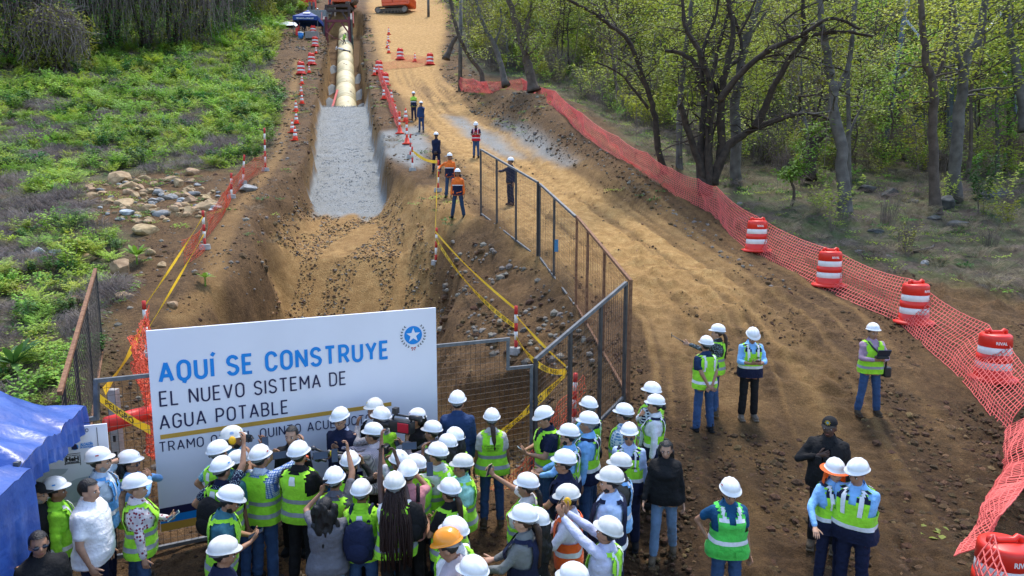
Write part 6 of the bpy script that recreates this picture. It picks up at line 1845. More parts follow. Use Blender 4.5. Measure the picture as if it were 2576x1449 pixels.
person("woman in green vest printed with three lines of text, ponytail below her helmet", 1237, 1046, 355, 1.70, "w", (.5, .48, .45), "s", "m", JEAN, fem=1, bulk=1.12, hair="pony", hc="b", skin=2, text=(["CONSEJO BARRIAL MUNICIPAL", "DE PARTICIPACIÓN", "CIUDADANA"], [1.0, .75, .62]))
a27 = person("man in dark jacket and green vest amid the crowd, holding up a phone", 881, 1157, 356, 1.72, "w", BLK, "l", "m", BLK, R='eye', L='eye', skin=1)
phone("black phone upright in front of the man in the dark jacket", hand_pt(a27, -1), face_pt(a27))
person("person in white helmet and green vest just behind the curly haired woman", 842, 1208, 0, 1.70, "w", GREY, "s", "m", (.12, .12, .13), R='high', L='hold', skin=1)
a29 = person("woman with long curly black hair and grey T-shirt raising her phone, no helmet", 818, 1262, 354, 1.66, None, GREY, "s", None, JEANL, R='eye', L=((.10, .30, 1.62), (.9, .1, -.7), .9, (-.2, .2, 1), (-.7, -.4, 0)), fem=1, hair="curly", bulk=1.16, skin=1, hp=-8)
phone("black phone raised by the curly haired woman", hand_pt(a29, -1, .11), face_pt(a29))
a30 = person("person in white helmet and green vest carrying a navy backpack", 909, 1236, 358, 1.66, "w", LIME, 0, "m", JEAN, R='hold', L='hold', skin=2)
a31 = person("woman with very long dark brown braids and bare raised arms holding a phone", 993, 1243, 350, 1.70, "d", WHT, 0, "m", BLK, R=((.02, .34, 1.84), (.9, .3, -.2), .9, (-.4, .2, 1), (-.8, -.3, 0)), L=((.15, .30, 1.95), (.9, .3, -.2), .9, (-.1, .2, 1), (-.8, -.3, 0)), fem=1, hair="braids", hc="b", bulk=1.08, skin=3)
phone("black phone held high by the woman with braids", hand_pt(a31, -1, .09), face_pt(a31))
person("person in white helmet with only the dome showing behind the tattooed arm", 1004, 1161, 320, 1.66, "w", (.5, .5, .52), "s", None, JEAN, R='eye', L='high', skin=2)
person("man in white helmet with black chin strap and bright green vest turned to the left", 1043, 1166, 292, 1.72, "w", LIME, 0, "m", BLK, R='reach', L='front', skin=0)
a34 = person("person in white helmet wearing a black backpack over a pink shirt", 1027, 1228, 348, 1.66, "w", (.50, .20, .22), "s", None, BLK, R='eye', L='eye', skin=1)
a35 = person("woman with red glasses in aqua T-shirt and green vest, helmet with company badge", 1161, 1174, 258, 1.64, "d", AQUA, "s", "m", BLK, fem=1, bulk=1.16, hair="short", gl="red", R='reach', L='down', skin=1)
person("woman with hoop earrings, black T-shirt and green vest in the right of the press crowd", 1130, 1236, 312, 1.66, "w", BLK, "s", "m", BLK, fem=1, bulk=1.08, hair="pony", hc="b", skin=1, R='hold', L='hold')
person("person in white helmet with headphones just above the orange helmet", 1142, 1372, 300, 1.70, "w", WHT, "s", "m", JEAN, skin=1)
person("person in orange hard hat bending at the bottom edge", 1122, 1408, 285, 1.72, "y", (.45, .38, .40), "s", None, NAVY, hp=18, lean=6, skin=1)
person("person in white helmet cut off by the bottom edge right of the orange hat", 1188, 1448, 300, 1.70, "w", WHT, "s", "m", JEAN, skin=1)
# right half of the crowd
a40 = person("woman in white T-shirt and open green vest stretching a phone high to the left", 1324, 1221, 290, 1.66, "w", (.62, .58, .55), "s", "open", BLK, fem=1, bulk=1.22, hair="pony", R=((.12, .58, 1.68), (.5, .2, -.8), .9, (0, .5, 1), (-.8, -.3, 0)), L='down', skin=1)
phone("gold edged phone held out high by the woman in the open vest", hand_pt(a40, 1), face_pt(a40), back=mat("gold_case", (.4, .3, .15), .3))
person("woman in white helmet with long straight black hair seen between two helmets", 1347, 1320, 295, 1.66, "w", BLK, "s", None, BLK, fem=1, hair="long", skin=1)
a42 = person("woman in navy vest with brown ponytail counting on her fingers", 1316, 1345, 288, 1.66, "w", (.16, .17, .17), "l", "n", NAVY, fem=1, hair="ponylong", hc="b", R='front', L='front', skin=0)
a43 = person("man in lilac long sleeves and green vest holding a phone up with both arms", 1530, 1338, 296, 1.68, "d", (.50, .52, .68), "l", "hn", NAVY, R=((.06, .50, 1.72), (.8, .1, -.5), .9, (0, .4, 1), (-.8, -.3, 0)), L=((.06, .50, 1.74), (.8, .1, -.5), .9, (0, .4, 1), (-.8, -.3, 0)), hp=-12, skin=1, bulk=1.06)
phone("black phone held upright at arm's length by the man in lilac sleeves", (hand_pt(a43, 1, .13) + hand_pt(a43, -1, .13)) / 2, face_pt(a43), size=(.08, .165))
person("man in orange safety vest over a white shirt, helmet with yellow ear muffs", 1424, 1262, 275, 1.66, "d", (.62, .62, .70), "l", "o", NAVY, R='front', L='front', muffs=True, skin=1, hp=8)
a45 = person("man in glasses and navy vest behind the raised phone, helmet with yellow sticker", 1418, 1174, 282, 1.72, "w", NAVY, "s", "n", NAVY, gl="yes", R='down', L='front', skin=1)
a46 = person("young man in navy shirt and green vest reading a pale phone by the fence", 1365, 1051, 255, 1.74, "w", NAVY, "s", "m", JEAN, R='hold', L='hold', hp=20, skin=1)
phone("pale phone held flat by the young man at the fence post", (hand_pt(a46, 1) + hand_pt(a46, -1)) / 2, face_pt(a46), back=mat("pale_case", (.4, .5, .5), .4))
person("man in glasses, white helmet and light blue shirt with navy shouldered vest", 1429, 1096, 285, 1.72, "w", SKY, "l", "hh", JEAN, gl="yes", R='front', L='front', beard="k", skin=0)
a48 = person("older man in light blue shirt with company badge on the sleeve, holding a black bottle", 1478, 1056, 288, 1.78, "w", SKY, "l", "hh", JEAN, R='front', L='down', hc="g", skin=1)
person("person with red letters on the white helmet behind the older man in blue", 1480, 1019, 320, 1.68, "w", SKY, "l", "hh", JEAN, R='down', L='hold', skin=1)
person("man in plaid shirt and green vest facing away at the edge of the road", 1568, 1038, 300, 1.70, "w", (.10, .24, .42), "s", "m", JEAN, gl="yes", pat="plaid", bulk=1.1, skin=1)
person("man in dark sunglasses with blue shirt and green vest looking at the camera", 1583, 1085, 192, 1.72, "w", (.40, .50, .72), "l", "hh", NAVY, gl="sun", skin=1, R='down', L='down')
person("man in grey T-shirt and pale blue vest, helmet with blue stripes", 1558, 1163, 278, 1.70, "d", (.07, .065, .055), "s", "s", NAVY, R='clasp', L='clasp', beard="k", skin=1)
person("heavy man in navy vest with reflective hem and pale blue sleeves, helmet with blue stripes", 1534, 1219, 280, 1.76, "d", (.45, .58, .80), "s", "n", NAVY, bulk=1.24, beard="k", skin=0, R='down', L='down')
person("woman in white long sleeves and green vest with an earring, turned left", 1647, 1018, 283, 1.66, "w", (.68, .68, .72), "l", "hh", JEAN, fem=1, hair="bun", R='chin', L='down', skin=1)
person("man in dark checked shirt behind the white sleeved woman", 1638, 987, 310, 1.74, "w", NAVY, "l", "m", JEAN, pat="plaid", skin=1)
person("woman in open black jacket and glasses with hair tied back, walking towards the camera", 1676, 1119, 196, 1.64, None, BLK, "l", None, JEANL, fem=1, bulk=1.14, hair="long", gl="red", R='walk', L='down', step=.7, skin=0, hp=8)
person("helmeted person cut off at the bottom edge behind the lilac sleeved man", 1440, 1452, 290, 1.68, "w", WHT, "s", "m", JEAN, skin=1)
# people out on the road
a58 = person("woman in green zipped vest with white bands looking down, hand on her hip", 1838, 1232, 183, 1.64, "w", (.01, .07, .16), "s", "g", JEAN, fem=1, bulk=1.16, hair="short", gl="red", R='hip', L='down', hp=12, skin=1)
cop = person("police officer in black cap and black body armour holding his shoulder strap", 2086, 1081, 208, 1.80, "cap", BLK, "l", "k", BLK, bulk=1.12, R='vest', L='down', skin=3, hy=10)
person("woman in white helmet with orange sun brim and glasses, navy and lime vest", 2102, 1180, 184, 1.62, "brim", SKY, "l", "hh", NAVY, fem=1, bulk=1.14, gl="red", R=((.30, .30, 1.0), (.8, -.4, -.3), .4, (.2, .9, -.3), (0, -.2, -1)), L='down', skin=0, hp=2)
person("man in white helmet and light blue shirt leaning to the orange brimmed woman, hands behind", 2156, 1180, 222, 1.72, "w", SKY, "l", "hh", NAVY, bulk=1.16, R='back', L='back', hp=10, hy=15, skin=1)
a62 = person("man alone on the road in lilac checked shirt and green vest holding a drone controller", 2197, 833, 182, 1.68, "w", (.36, .24, .32), "l", "m", JEAN, R='hold', L='hold', skin=1, spread=.06, shoe=(.06, .045, .03), bulk=1.05)
a63 = person("man in navy shouldered vest typing on a phone on the open road", 1895, 844, 181, 1.70, "w", SKY, "r", "hh", BLK, R='hold', L='hold', hp=30, skin=1, shoe=(.16, .13, .10), bulk=1.05)
phone("black phone held by the man in the navy shouldered vest on the road", (hand_pt(a63, 1) + hand_pt(a63, -1)) / 2, face_pt(a63))
person("man with hands clasped behind his back in blue jeans, seen from behind on the road", 1776, 861, 345, 1.70, "w", (.015, .035, .09), "s", "hn", JEAN, R='back', L='back', skin=1, bulk=1.05, spread=.03)
a65 = person("woman with dark ponytail and spotted sleeves holding out a selfie stick", 1804, 832, 290, 1.66, "w", (.03, .03, .03), "l", "m", JEAN, fem=1, hair="ponylong", hc="b", R='down', L='reach', skin=0, pat="dots")
# workers up the slope
ORG = (.75, .15, .02)
GW = None
def boots(**k): return k
person("worker in orange and navy shirt with an arm out to the striped post", 1131, 392, 188, 1.72, "w", ORG, "l", None, (.03, .06, .12), R=((.42, .18, 1.12), (.5, -.6, 0), .6, (1, .2, 0), (0, 0, -1)), L='down', skin=2, spread=.05)
person("smiling worker in orange and navy shirt with dark hood under his helmet", 1151, 432, 183, 1.72, "w", ORG, "l", None, (.02, .045, .09), R='down', L='down', skin=2, spread=.10, hair="long")
for f_ in PEOPLE[-2:]:
    f_.shell("navy_lower", cloth(NAVY), .835, 1.16, .034, None, .006); f_.shell("reflective_band", M_BANDW, 1.16, 1.19, .036, None, .006, 2)
person("worker in navy overalls with rubber boots, laughing beside the gravel patch", 1097, 341, 185, 1.74, "w", NAVY, "l", None, NAVY, R='clasp', L='clasp', skin=3, spread=.04, shoe=(.07, .06, .05))
person("man in red vest and jeans reading his phone on the track", 1197, 314, 181, 1.70, "w", NAVY, "s", "r", JEAN, R='hold', L='hold', hp=22, skin=2)
person("worker in navy overalls standing behind the wire fence, reaching to the left", 1284, 405, 235, 1.76, "w", NAVY, "l", None, NAVY, R=((.10, .48, 1.25), None, .6, (0, 1, 0), (0, 0, -1)), L='down', skin=2, shoe=(.08, .04, .03))
person("worker in lime and navy jacket with black face cover on the track", 1040, 235, 186, 1.72, "w", (.36, .62, .06), "l", None, NAVY, R='back', L='back', skin=2)
PEOPLE[-1].shell("navy_lower", cloth(NAVY), .835, 1.20, .034, None, .006); PEOPLE[-1].shell("reflective_band", M_BANDW, 1.10, 1.14, .038, None, .006, 2)
person("worker in navy overalls with grey boots and red gloves on the track", 1059, 260, 184, 1.72, "w", STEELB, "l", None, STEELB, R='down', L='chin', skin=2, shoe=(.12, .11, .10))
# far crew
person("worker in lime top by the upper striped barrel", 824, 40, 250, 1.75, "w", (.36, .62, .06), "l", None, NAVY, R='front', L='front', skin=2)
person("far worker in lime and navy seen from behind on the crest path", 799, 23, 0, 1.75, "w", (.36, .62, .06), "l", None, (.03, .06, .12), skin=2)
person("far worker in navy walking near the crest", 818, 20, 300, 1.75, "w", STEELB, "l", None, STEELB, step=.5, skin=2)
person("far worker in yellow helmet beside the grey machine", 776, 14, 180, 1.72, "y", GREY, "l", None, GREY, skin=2)
person("far worker sitting under the blue canopy in a lime vest, left one", 762, 45, 170, 1.60, "w", (.10, .35, .4), "l", "m", NAVY, skin=2)
person("far worker under the blue canopy in a lime vest, right one", 767, 45, 195, 1.62, "w", (.10, .35, .4), "l", "m", NAVY, skin=2)
bxp = tb0 + tp(-1.0, 5.0, 6.0)
person("worker in navy standing on the rear beam of the trench box", 0, 0, 200, 1.72, "w", STEELB, "l", None, STEELB, loc=bxp, R='front', L='front', skin=2)
yy = 89.0; pt_ = pc(yy)
person("worker in lime vest kneeling on top of the pipe near the trench box", 0, 0, 90, 1.66, None, (.36, .62, .06), "l", "m", NAVY, loc=(pt_.x - .2, yy, pt_.z + PR - .06), lean=24, step=1.2, R='front', L='front', skin=2)
yy = 84.0; pt_ = pc(yy)
f_ = person("worker in white lying face down across the pipe", 0, 0, 262, 1.66, "w", (.6, .6, .62), "l", None, STEELB, loc=(pt_.x + .55, yy, pt_.z + PR + .10), lean=0, R='high', L='high', skin=2)
f_.obj.rotation_mode = 'XYZ'; f_.obj.rotation_euler = (math.radians(-78), 0, -math.radians(262)); f_.obj.rotation_euler = (Matrix.Rotation(-math.radians(262), 3, 'Z') @ Matrix.Rotation(math.radians(-76), 3, 'X')).to_euler()
finish_remesh()

# ---------------------------------------------------------------- gear carried by people
def R_to(n, upv=up):
    n = Vector(n).normalized(); r = Vector(upv).cross(n)
    r = r.normalized() if r.length > 1e-4 else Vector((1, 0, 0)); return Matrix((r, n, r.cross(n))).transposed()
def rod(t, name, a, b, r, m): return MB().cyl(a, b, r, r, 8).build(name, m, t, True)
# selfie sticks
p = hand_pt(a11, 1); t = thing("selfie_stick", "black selfie stick with a phone clamp raised before the sign", "selfie stick", p)
tip = at(625, 1112, p.y + .25) - p
rod(t, "handle", tip * -.15, tip * .35, .016, M_BLKP); rod(t, "shaft", tip * .35, tip, .009, M_BLKP); MB().box(tip + Vector((0, 0, .03)), (.09, .03, .05)).build("clamp", M_BLKP, t)
phone("phone clamped sideways on the raised selfie stick", p + tip + Vector((0, -.02, .08)), face_pt(a11), True)
p = hand_pt(a65, -1); t = thing("selfie_stick", "thin silver selfie stick pointing left over the dirt road", "selfie stick", p)
tip = at(1690, 843, p.y + .1) - p
rod(t, "handle", tip * -.06, tip * .25, .014, M_BLKP); rod(t, "shaft", tip * .25, tip, .007, M_STEEL)
phone("small phone at the end of the selfie stick over the road", p + tip, face_pt(a65), True)
# big video camera
p = at(1012, 1080, 9.0); p = W(a20, (.05, .30, 1.58)); q = at(1012, 1072, p.y - .35); t = thing("video_camera", "big black video camera with a red side panel on the operator's shoulder", "video camera", q)
RC = Matrix.Rotation(math.radians(158), 3, 'Z'); RCn = np.array(RC)
def C_(x, y, z): return RC @ Vector((x, y, z))
bevel(MB().box(C_(0, 0, 0), (.34, .13, .17), RCn).build("camera_body", M_BLKP, t), .012)
bevel(MB().box(C_(-.05, .068, .0), (.17, .012, .13), RCn).build("side_panel", mat("camera_red", (.42, .01, .03), .3), t), .004)
MB().box(C_(-.05, -.068, .0), (.17, .012, .13), RCn).build("side_panel", MATS["camera_red"], t)
MB().lathe([(.0, 0)], 3) if False else None
MB().tube([C_(.17, 0, 0), C_(.24, 0, 0), C_(.25, 0, 0), C_(.34, 0, 0), C_(.345, 0, 0), C_(.43, 0, 0)], [.052, .052, .058, .058, .072, .078], 16).build("lens_barrel", M_BLKP, t, True)
MB().tube([C_(-.15, 0, .085), C_(-.12, 0, .15), C_(.12, 0, .15), C_(.15, 0, .085)], .015, 8).build("carry_handle", M_BLKP, t, True)
MB().tube([C_(-.30, 0, .14), C_(-.12, 0, .14)], [.045, .032], 12).build("viewfinder", M_BLKP, t, True)
MB().box(C_(.10, 0, .21), (.07, .08, .08), RCn).build("receiver", M_BLKP, t)
# smaller stills camera
q = W(a19, (-.02, .40, 1.48)); t = thing("camera", "black photo camera with long lens pointed at the speaker", "camera", at(972, 1130, q.y))
RC = Matrix.Rotation(math.radians(168), 3, 'Z'); RCn = np.array(RC)
bevel(MB().box((0, 0, 0), (.07, .14, .10), RCn).build("camera_body", M_BLKP, t), .01)
MB().tube([C_(.03, 0, -.005), C_(.10, 0, -.005), C_(.105, 0, -.005), C_(.17, 0, -.005)], [.036, .036, .04, .042], 14).build("lens_barrel", M_BLKP, t, True)
MB().box((0, 0, .06), (.05, .05, .035), RCn).build("viewfinder_hump", M_BLKP, t)
# microphones towards the speaker
def mic(label, a, b, head=None, cube=None):
    a = Vector(a); t = thing("microphone", label, "microphone", a, 0, "microphones at the speaker"); d = Vector(b) - a
    rod(t, "handle", (0, 0, 0), d, .016, M_BLKP); MB().ell(d + d.normalized() * .03, (.034, .034, .034), None, 12, 8).build("mic_head", head or mat("mic_mesh", (.10, .10, .11), .5, .5), t, True)
    if cube:
        bevel(MB().box(d * .72, (.075, .075, .06), np.array(R_to(d))).build("mic_flag", cube, t), .006)
mh = hand_pt(a19, 1, .06); sp_ = face_pt(spk)
mic("dark microphone in the hand of the striped sleeved reporter", hand_pt(a19, -1, .05), hand_pt(a19, -1, .05) + (sp_ - hand_pt(a19, -1, .05)).normalized() * .22)
for (x, y, l, c) in ((820, 1150, "microphone with a black cube flag in front of the speaker", M_BLKP), (780, 1150, "microphone with an orange flag in front of the speaker", M_XOR), (862, 1130, "microphone with a dark flag and yellow ring right of the speaker", mat("flag_yellow", (.6, .42, .02), .5)), (728, 1140, "microphone with a blue flag left of the speaker", M_SBLUE)):
    a = at(x, y + 10, 8.15); mic(l, a, a + (sp_ - Vector((0, 0, .15)) - a).normalized() * .2, None, c)
for (x, y, D_, l, ld) in ((806, 1146, 7.9, "phone on a grip filming the speaker, held sideways", True), (842, 1146, 7.9, "black phone upright between microphones and helmets", False), (667, 1115, 8.2, "dark phone held up left of the speaker", False), (705, 1145, 8.1, "phone with a bright screen filming the speaker", True), (1030, 1122, 8.0, "dark phone held sideways above the helmets in the middle", True), (1081, 1180, 7.6, "phone with orange edge behind the braided woman", False)):
    phone(l, at(x, y, D_), at(x + 10, y - 30, D_ - 1.2), ld, size=(.09, .175) if ld else (.078, .16))
# drone controller and bag of the man on the road
q = (hand_pt(a62, 1) + hand_pt(a62, -1)) / 2; t = thing("drone_controller", "black drone controller with tablet held by the man on the road", "controller", q + Vector((0, -.03, .03)))
bevel(MB().box((0, 0, 0), (.22, .10, .05)).build("grip_body", M_BLKP, t), .012); bevel(MB().box((0, -.06, .09), (.23, .015, .14), np.array(Matrix.Rotation(.5, 3, 'X'))).build("tablet", M_SCREEN, t), .004)
for s in (-1, 1): MB().cyl((s * .07, .0, .02), (s * .07, .0, .055), .008, .012, 8).build("stick", M_BLKP, t)
q = W(a62, (-.26, .02, .86)); t = thing("shoulder_bag", "black shoulder bag on the hip of the man with the drone controller", "bag", q)
bevel(MB().box((0, 0, 0), (.13, .24, .2)).build("bag", M_BLKP, t), .03)
stp = [W(a62, v) - q for v in ((-.26, .04, .93), (-.19, .17, 1.08), (-.06, .19, 1.22), (.06, .17, 1.34), (.11, .08, 1.42), (.10, -.04, 1.43), (-.05, -.18, 1.25), (-.2, -.17, 1.05), (-.26, -.05, .93))]
MB().tube(stp, .017, 6).build("strap", M_BLKP, t, True)
# backpacks
def backpack(Fg, label, col, sc=1.0):
    t = thing("backpack", label, "backpack", Fg.obj.location, 0, "backpacks in the crowd"); t.matrix_world = Fg.M
    m = cloth(col); mb = MB()
    mb.ell((0, -.235, 1.12), (.165 * sc, .105, .235 * sc), None, 16, 12); mb.box((0, -.20, 1.10), (.27 * sc, .10, .36 * sc))
    o = remesh_obj(mb, "bag", m, t, .016, 4, None)
    mb = MB(); mb.ell((0, -.315, 1.04), (.12 * sc, .045, .11 * sc), None, 14, 8); mb.build("front_pocket", m, t, True)
    for s in (-1, 1):
        P_ = [(s * .10, -.16, 1.32), (s * .11, -.08, 1.455), (s * .115, .05, 1.44), (s * .13, .165, 1.28), (s * .165, .13, 1.10), (s * .20, -.04, 1.0), (s * .15, -.17, .96)]
        MB().tube([tuple(bend(Fg, p)) for p in P_], .022, 6).build("strap", m, t, True)
backpack(a30, "navy backpack on the back of the person left of the braids", (.012, .018, .05), 1.12)
backpack(a34, "black backpack with a silver zip right of the braids", BLK, 1.1)
backpack(a11, "black backpack worn by the man with the selfie stick", BLK, 1.05)
finish_remesh()
# older man's bottle, police print and cap badge
q = hand_pt(a48, 1, .08); b_ = MB().lathe([(.0, -.13), (.038, -.13), (.04, .02), (.03, .06), (.02, .08), (.02, .10), (0, .10)], 14, cap=False).build("bottle", M_SCREEN, None, True); b_.location = q; b_.rotation_euler = (1.2, .3, 0)
tag(b_, "black flask hanging from the hand of the older man in blue", "bottle")
def on_head(Fg, name, fn, mb, m):
    o = mb.build(name, m, Fg.obj, True); return o
ck = cop.piv + cop.hR @ Vector((0, .0, .155))
bd = MB(); N_ = 16
bd.add([tuple(ck + cop.hR @ Vector(((.024 if k % 2 else .036) * math.sin(k * math.pi / 8), .117 - .010 , .035 + (.024 if k % 2 else .036) * math.cos(k * math.pi / 8)))) for k in range(16)], [tuple(range(16))])
bd.build("cap_badge", mat("badge_gold", (.55, .36, .04), .35, .6), cop.obj)
c2 = MB(); c2.add([tuple(ck + cop.hR @ Vector((.014 * math.sin(k * math.pi / 6), .1105, .035 + .014 * math.cos(k * math.pi / 6)))) for k in range(12)], [tuple(range(12))]); c2.build("badge_centre", mat("badge_blue", (.1, .3, .45), .4), cop.obj)
zf = lambda z: float(np.interp(z, TZ, THD[0])) * 1.12 + .058
lettering("GIU", .15, .06, lambda u, v, n: (.10 - u if False else -.09 + u, zf(1.1) + .01 + n - 1.1 * (-.09 + u) ** 2, 1.10 + v) if False else (.09 - u, zf(1.1) + .008 + n - 1.1 * (.09 - u) ** 2, 1.10 + v), M_WHT, cop.obj, .04)
lettering("GRUPO DE", .14, .022, lambda u, v, n: (.09 - u, zf(1.06) + .008 + n - 1.1 * (.09 - u) ** 2, 1.06 + v), M_WHT, cop.obj, .03)
pk_ = MB()
for x in (-.09, .0, .09): bevel(MB().box((x, zf(1.2) + .012, 1.21), (.075, .05, .11)).build("armour_pouch", cloth(BLK), cop.obj), .01)
# ================================================================== ROCKS, SOIL, PLANTS
def rock_mesh(seed, sub=2, flat=1.0, cuts=7):
    bm = bmesh.new(); bmesh.ops.create_icosphere(bm, subdivisions=sub, radius=.5)
    r = random.Random(seed); planes = []
    for k in range(cuts):
        n = Vector((r.uniform(-1, 1), r.uniform(-1, 1), r.uniform(-.7, 1))).normalized(); planes.append((n, r.uniform(.25, .42)))
    for v in bm.verts:
        for n, d in planes:
            e = v.co.dot(n) - d
            if e > 0: v.co -= n * e * .92
        k = 1 + .10 * (float(vnoise(v.co.x * 5 + seed, v.co.y * 5 + v.co.z * 4, 3)) - .5); v.co *= k
        v.co.z *= flat
    me = bpy.data.meshes.new("stone"); bm.to_mesh(me); bm.free(); me.update(); return me
M_ROCKT = mat("rock_tan", (.21, .135, .068), .85, scale=5, col2=(.42, .30, .17), bump=.5, bscale=16, rnd=.18)
M_ROCKG = mat("rock_grey", (.13, .13, .125), .8, scale=4, col2=(.34, .34, .33), bump=.5, bscale=16, rnd=.2)
M_ROCKB = mat("rock_blue_white", (.14, .18, .20), .75, scale=3, col2=(.50, .52, .52), bump=.4, bscale=12)
M_ROCKD = mat("rock_dark", (.035, .037, .036), .85, scale=4, col2=(.10, .105, .10), bump=.5, rnd=.2)
ROCKS = {}
for kname, mm in (("t", M_ROCKT), ("g", M_ROCKG), ("b", M_ROCKB), ("d", M_ROCKD)):
    L_ = []
    for q in range(4):
        me = rock_mesh(q * 7 + ord(kname), 3 if q < 2 else 2, .72 + .1 * q, 12); me.materials.append(mm); L_.append(me)
    ROCKS[kname] = L_
def rock(px, py, wpx, kind, label, grp=None, flat=1.0, v=None, name="boulder", cat="boulder", loc=None):
    p = hit(px, py) if loc is None else loc
    s = wpx * (p.y * CP - p.z * SP) / F
    o = bpy.data.objects.new(name, ROCKS[kind][(v if v is not None else int(px * 7 + py)) % 4]); COL.objects.link(o)
    o.location = p + Vector((0, s * .25, s * .20 * flat)); o.scale = (s * 1.05, s * .9, s * .85 * flat); o.rotation_euler = (rng.uniform(-.2, .2), rng.uniform(-.2, .2), rng.uniform(0, 6.28))
    return tag(o, label, cat, grp)
for a in [(292, 462, 78, "t", "large tan boulder at the back edge of the stone heap", .8), (294, 695, 78, "t", "big pointed tan boulder just above the rusty fence", 1.0), (362, 590, 72, "t", "pale tan boulder below the stone heap beside dry twigs", .8),
          (88, 655, 62, "b", "blue-white boulder half hidden by plants on the left slope", 1.0), (135, 650, 45, "b", "smaller blue-white boulder in the plants on the left slope", 1.0), (212, 660, 46, "t", "tan boulder behind a leafy plant on the left slope", 1.1),
          (178, 768, 62, "t", "brown boulder in dry brush left of the rusty fence", .8), (312, 752, 50, "t", "flat brown stone on the path beside the rusty fence", .7), (484, 440, 42, "t", "round tan boulder standing apart at the top of the heap", .9),
          (622, 482, 46, "g", "pale grey boulder on the footpath side of the striped posts", .9), (512, 528, 62, "t", "big brown slab at the right end of the stone heap", .75), (445, 470, 40, "t", "tan block in the upper middle of the stone heap", 1.0),
          (304, 516, 68, "t", "long flat tan slab across the middle of the heap", .5), (612, 372, 42, "g", "white broken concrete lump uphill of the striped posts", .6), (430, 772, 36, "t", "tan stone on the earth mound by the two yellow tapes", .8),
          (374, 642, 30, "t", "upright tan stone beside the leafy sapling", 1.3), (405, 672, 32, "t", "rounded stone below the leafy sapling", .8), (580, 395, 36, "t", "tan stone near the leaning striped post", .9), (560, 372, 34, "t", "brown stone uphill near the white concrete lump", .9)]:
    rock(a[0], a[1], a[2], a[3], a[4], "boulders on the left slope", a[5])
poly = [(205, 470), (330, 452), (480, 455), (560, 480), (545, 530), (470, 560), (400, 570), (300, 560), (225, 520)]
px_ = rng.uniform(200, 570, 900); py_ = rng.uniform(445, 575, 900); ok = in_poly(px_, py_, poly); k = 0
for x, y in zip(px_[ok], py_[ok]):
    if k >= 165: break
    wv = float(rng.choice([12, 17, 24, 33, 44], p=[.22, .26, .24, .17, .11])); k += 1
    rock(float(x), float(y), wv, str(rng.choice(list("ttgb"), p=[.66, .16, .13, .05])), "loose stone lying in the heap on the left slope", "stones of the heap on the left slope", .75, k, "stone", "stone")
for a in [(2185, 485, 45, "dark boulder at the foot of the forest, leftmost of the dark pile", 1), (2245, 500, 60, "dark boulder beneath the thin forked trunk", .9), (2385, 530, 60, "pointed dark slab in the forest rock pile", 1.3), (2352, 560, 50, "dark angular rock in the middle of the forest pile", .8), (2415, 575, 58, "large dark rock at the bottom of the forest pile", .8),
          (2210, 592, 45, "dark rock low in the undergrowth below the pile", .7), (2300, 515, 40, "dark rock between two tree trunks", .8), (2520, 500, 70, "dark boulder at the right edge under the trees", .8), (2480, 510, 45, "dark rock left of the boulder at the right edge", .8)]:
    rock(a[0], a[1], a[2], "d", a[3], "dark rocks at the forest foot", a[4])
for a in [(2166, 640, 34, "grey stone by the forest edge behind the second barrel", .6), (2232, 650, 40, "flat grey stone beside the net, forest edge", .4), (2330, 668, 26, "small tan stone on the forest edge", .9), (1862, 515, 24, "white stone by the grey trunk behind the net", .6), (2378, 425, 30, "pale stone among forest plants", .6)]:
    rock(a[0], a[1], a[2], "g", a[3], "stones along the forest edge", a[4])

# ---- scattering of what nobody could count
def scatter(name, pts, scale, protos, idx=None, tilt=0.15, kind="stuff", zs=None):
    pts = np.asarray(pts, np.float32); n = len(pts)
    me = bpy.data.meshes.new(name); me.vertices.add(n); me.vertices.foreach_set("co", pts.ravel())
    rot = np.stack([rng.uniform(-tilt, tilt, n), rng.uniform(-tilt, tilt, n), rng.uniform(0, 6.283, n)], -1).astype(np.float32)
    a = me.attributes.new("rot", 'FLOAT_VECTOR', 'POINT'); a.data.foreach_set("vector", rot.ravel())
    a = me.attributes.new("scl", 'FLOAT', 'POINT'); a.data.foreach_set("value", np.asarray(scale, np.float32) * np.ones(n, np.float32))
    a = me.attributes.new("pick", 'INT', 'POINT'); a.data.foreach_set("value", (rng.integers(0, len(protos), n) if idx is None else np.asarray(idx)).astype(np.int32))
    o = bpy.data.objects.new(name, me); COL.objects.link(o); o["kind"] = kind
    c = bpy.data.collections.new(name + "_source")
    for i, (pm, _) in enumerate(protos):
        po = bpy.data.objects.new("%s_source_%02d" % (name, i), pm); c.objects.link(po)
    ng = bpy.data.node_groups.new(name, 'GeometryNodeTree')
    ng.interface.new_socket("Geometry", in_out='INPUT', socket_type='NodeSocketGeometry'); ng.interface.new_socket("Geometry", in_out='OUTPUT', socket_type='NodeSocketGeometry')
    N = ng.nodes; L = ng.links
    gi = N.new("NodeGroupInput"); go = N.new("NodeGroupOutput"); ip = N.new("GeometryNodeInstanceOnPoints"); ci = N.new("GeometryNodeCollectionInfo")
    ci.inputs["Collection"].default_value = c; ci.inputs["Separate Children"].default_value = True; ci.inputs["Reset Children"].default_value = True
    def attr(nm, t):
        x = N.new("GeometryNodeInputNamedAttribute"); x.data_type = t; x.inputs["Name"].default_value = nm; return x.outputs["Attribute"]
    L.new(gi.outputs[0], ip.inputs["Points"]); L.new(ci.outputs[0], ip.inputs["Instance"]); ip.inputs["Pick Instance"].default_value = True
    L.new(attr("pick", 'INT'), ip.inputs["Instance Index"]); L.new(attr("rot", 'FLOAT_VECTOR'), ip.inputs["Rotation"]); L.new(attr("scl", 'FLOAT'), ip.inputs["Scale"])
    L.new(ip.outputs[0], go.inputs[0])
    m = o.modifiers.new("scatter", 'NODES'); m.node_group = ng
    return o
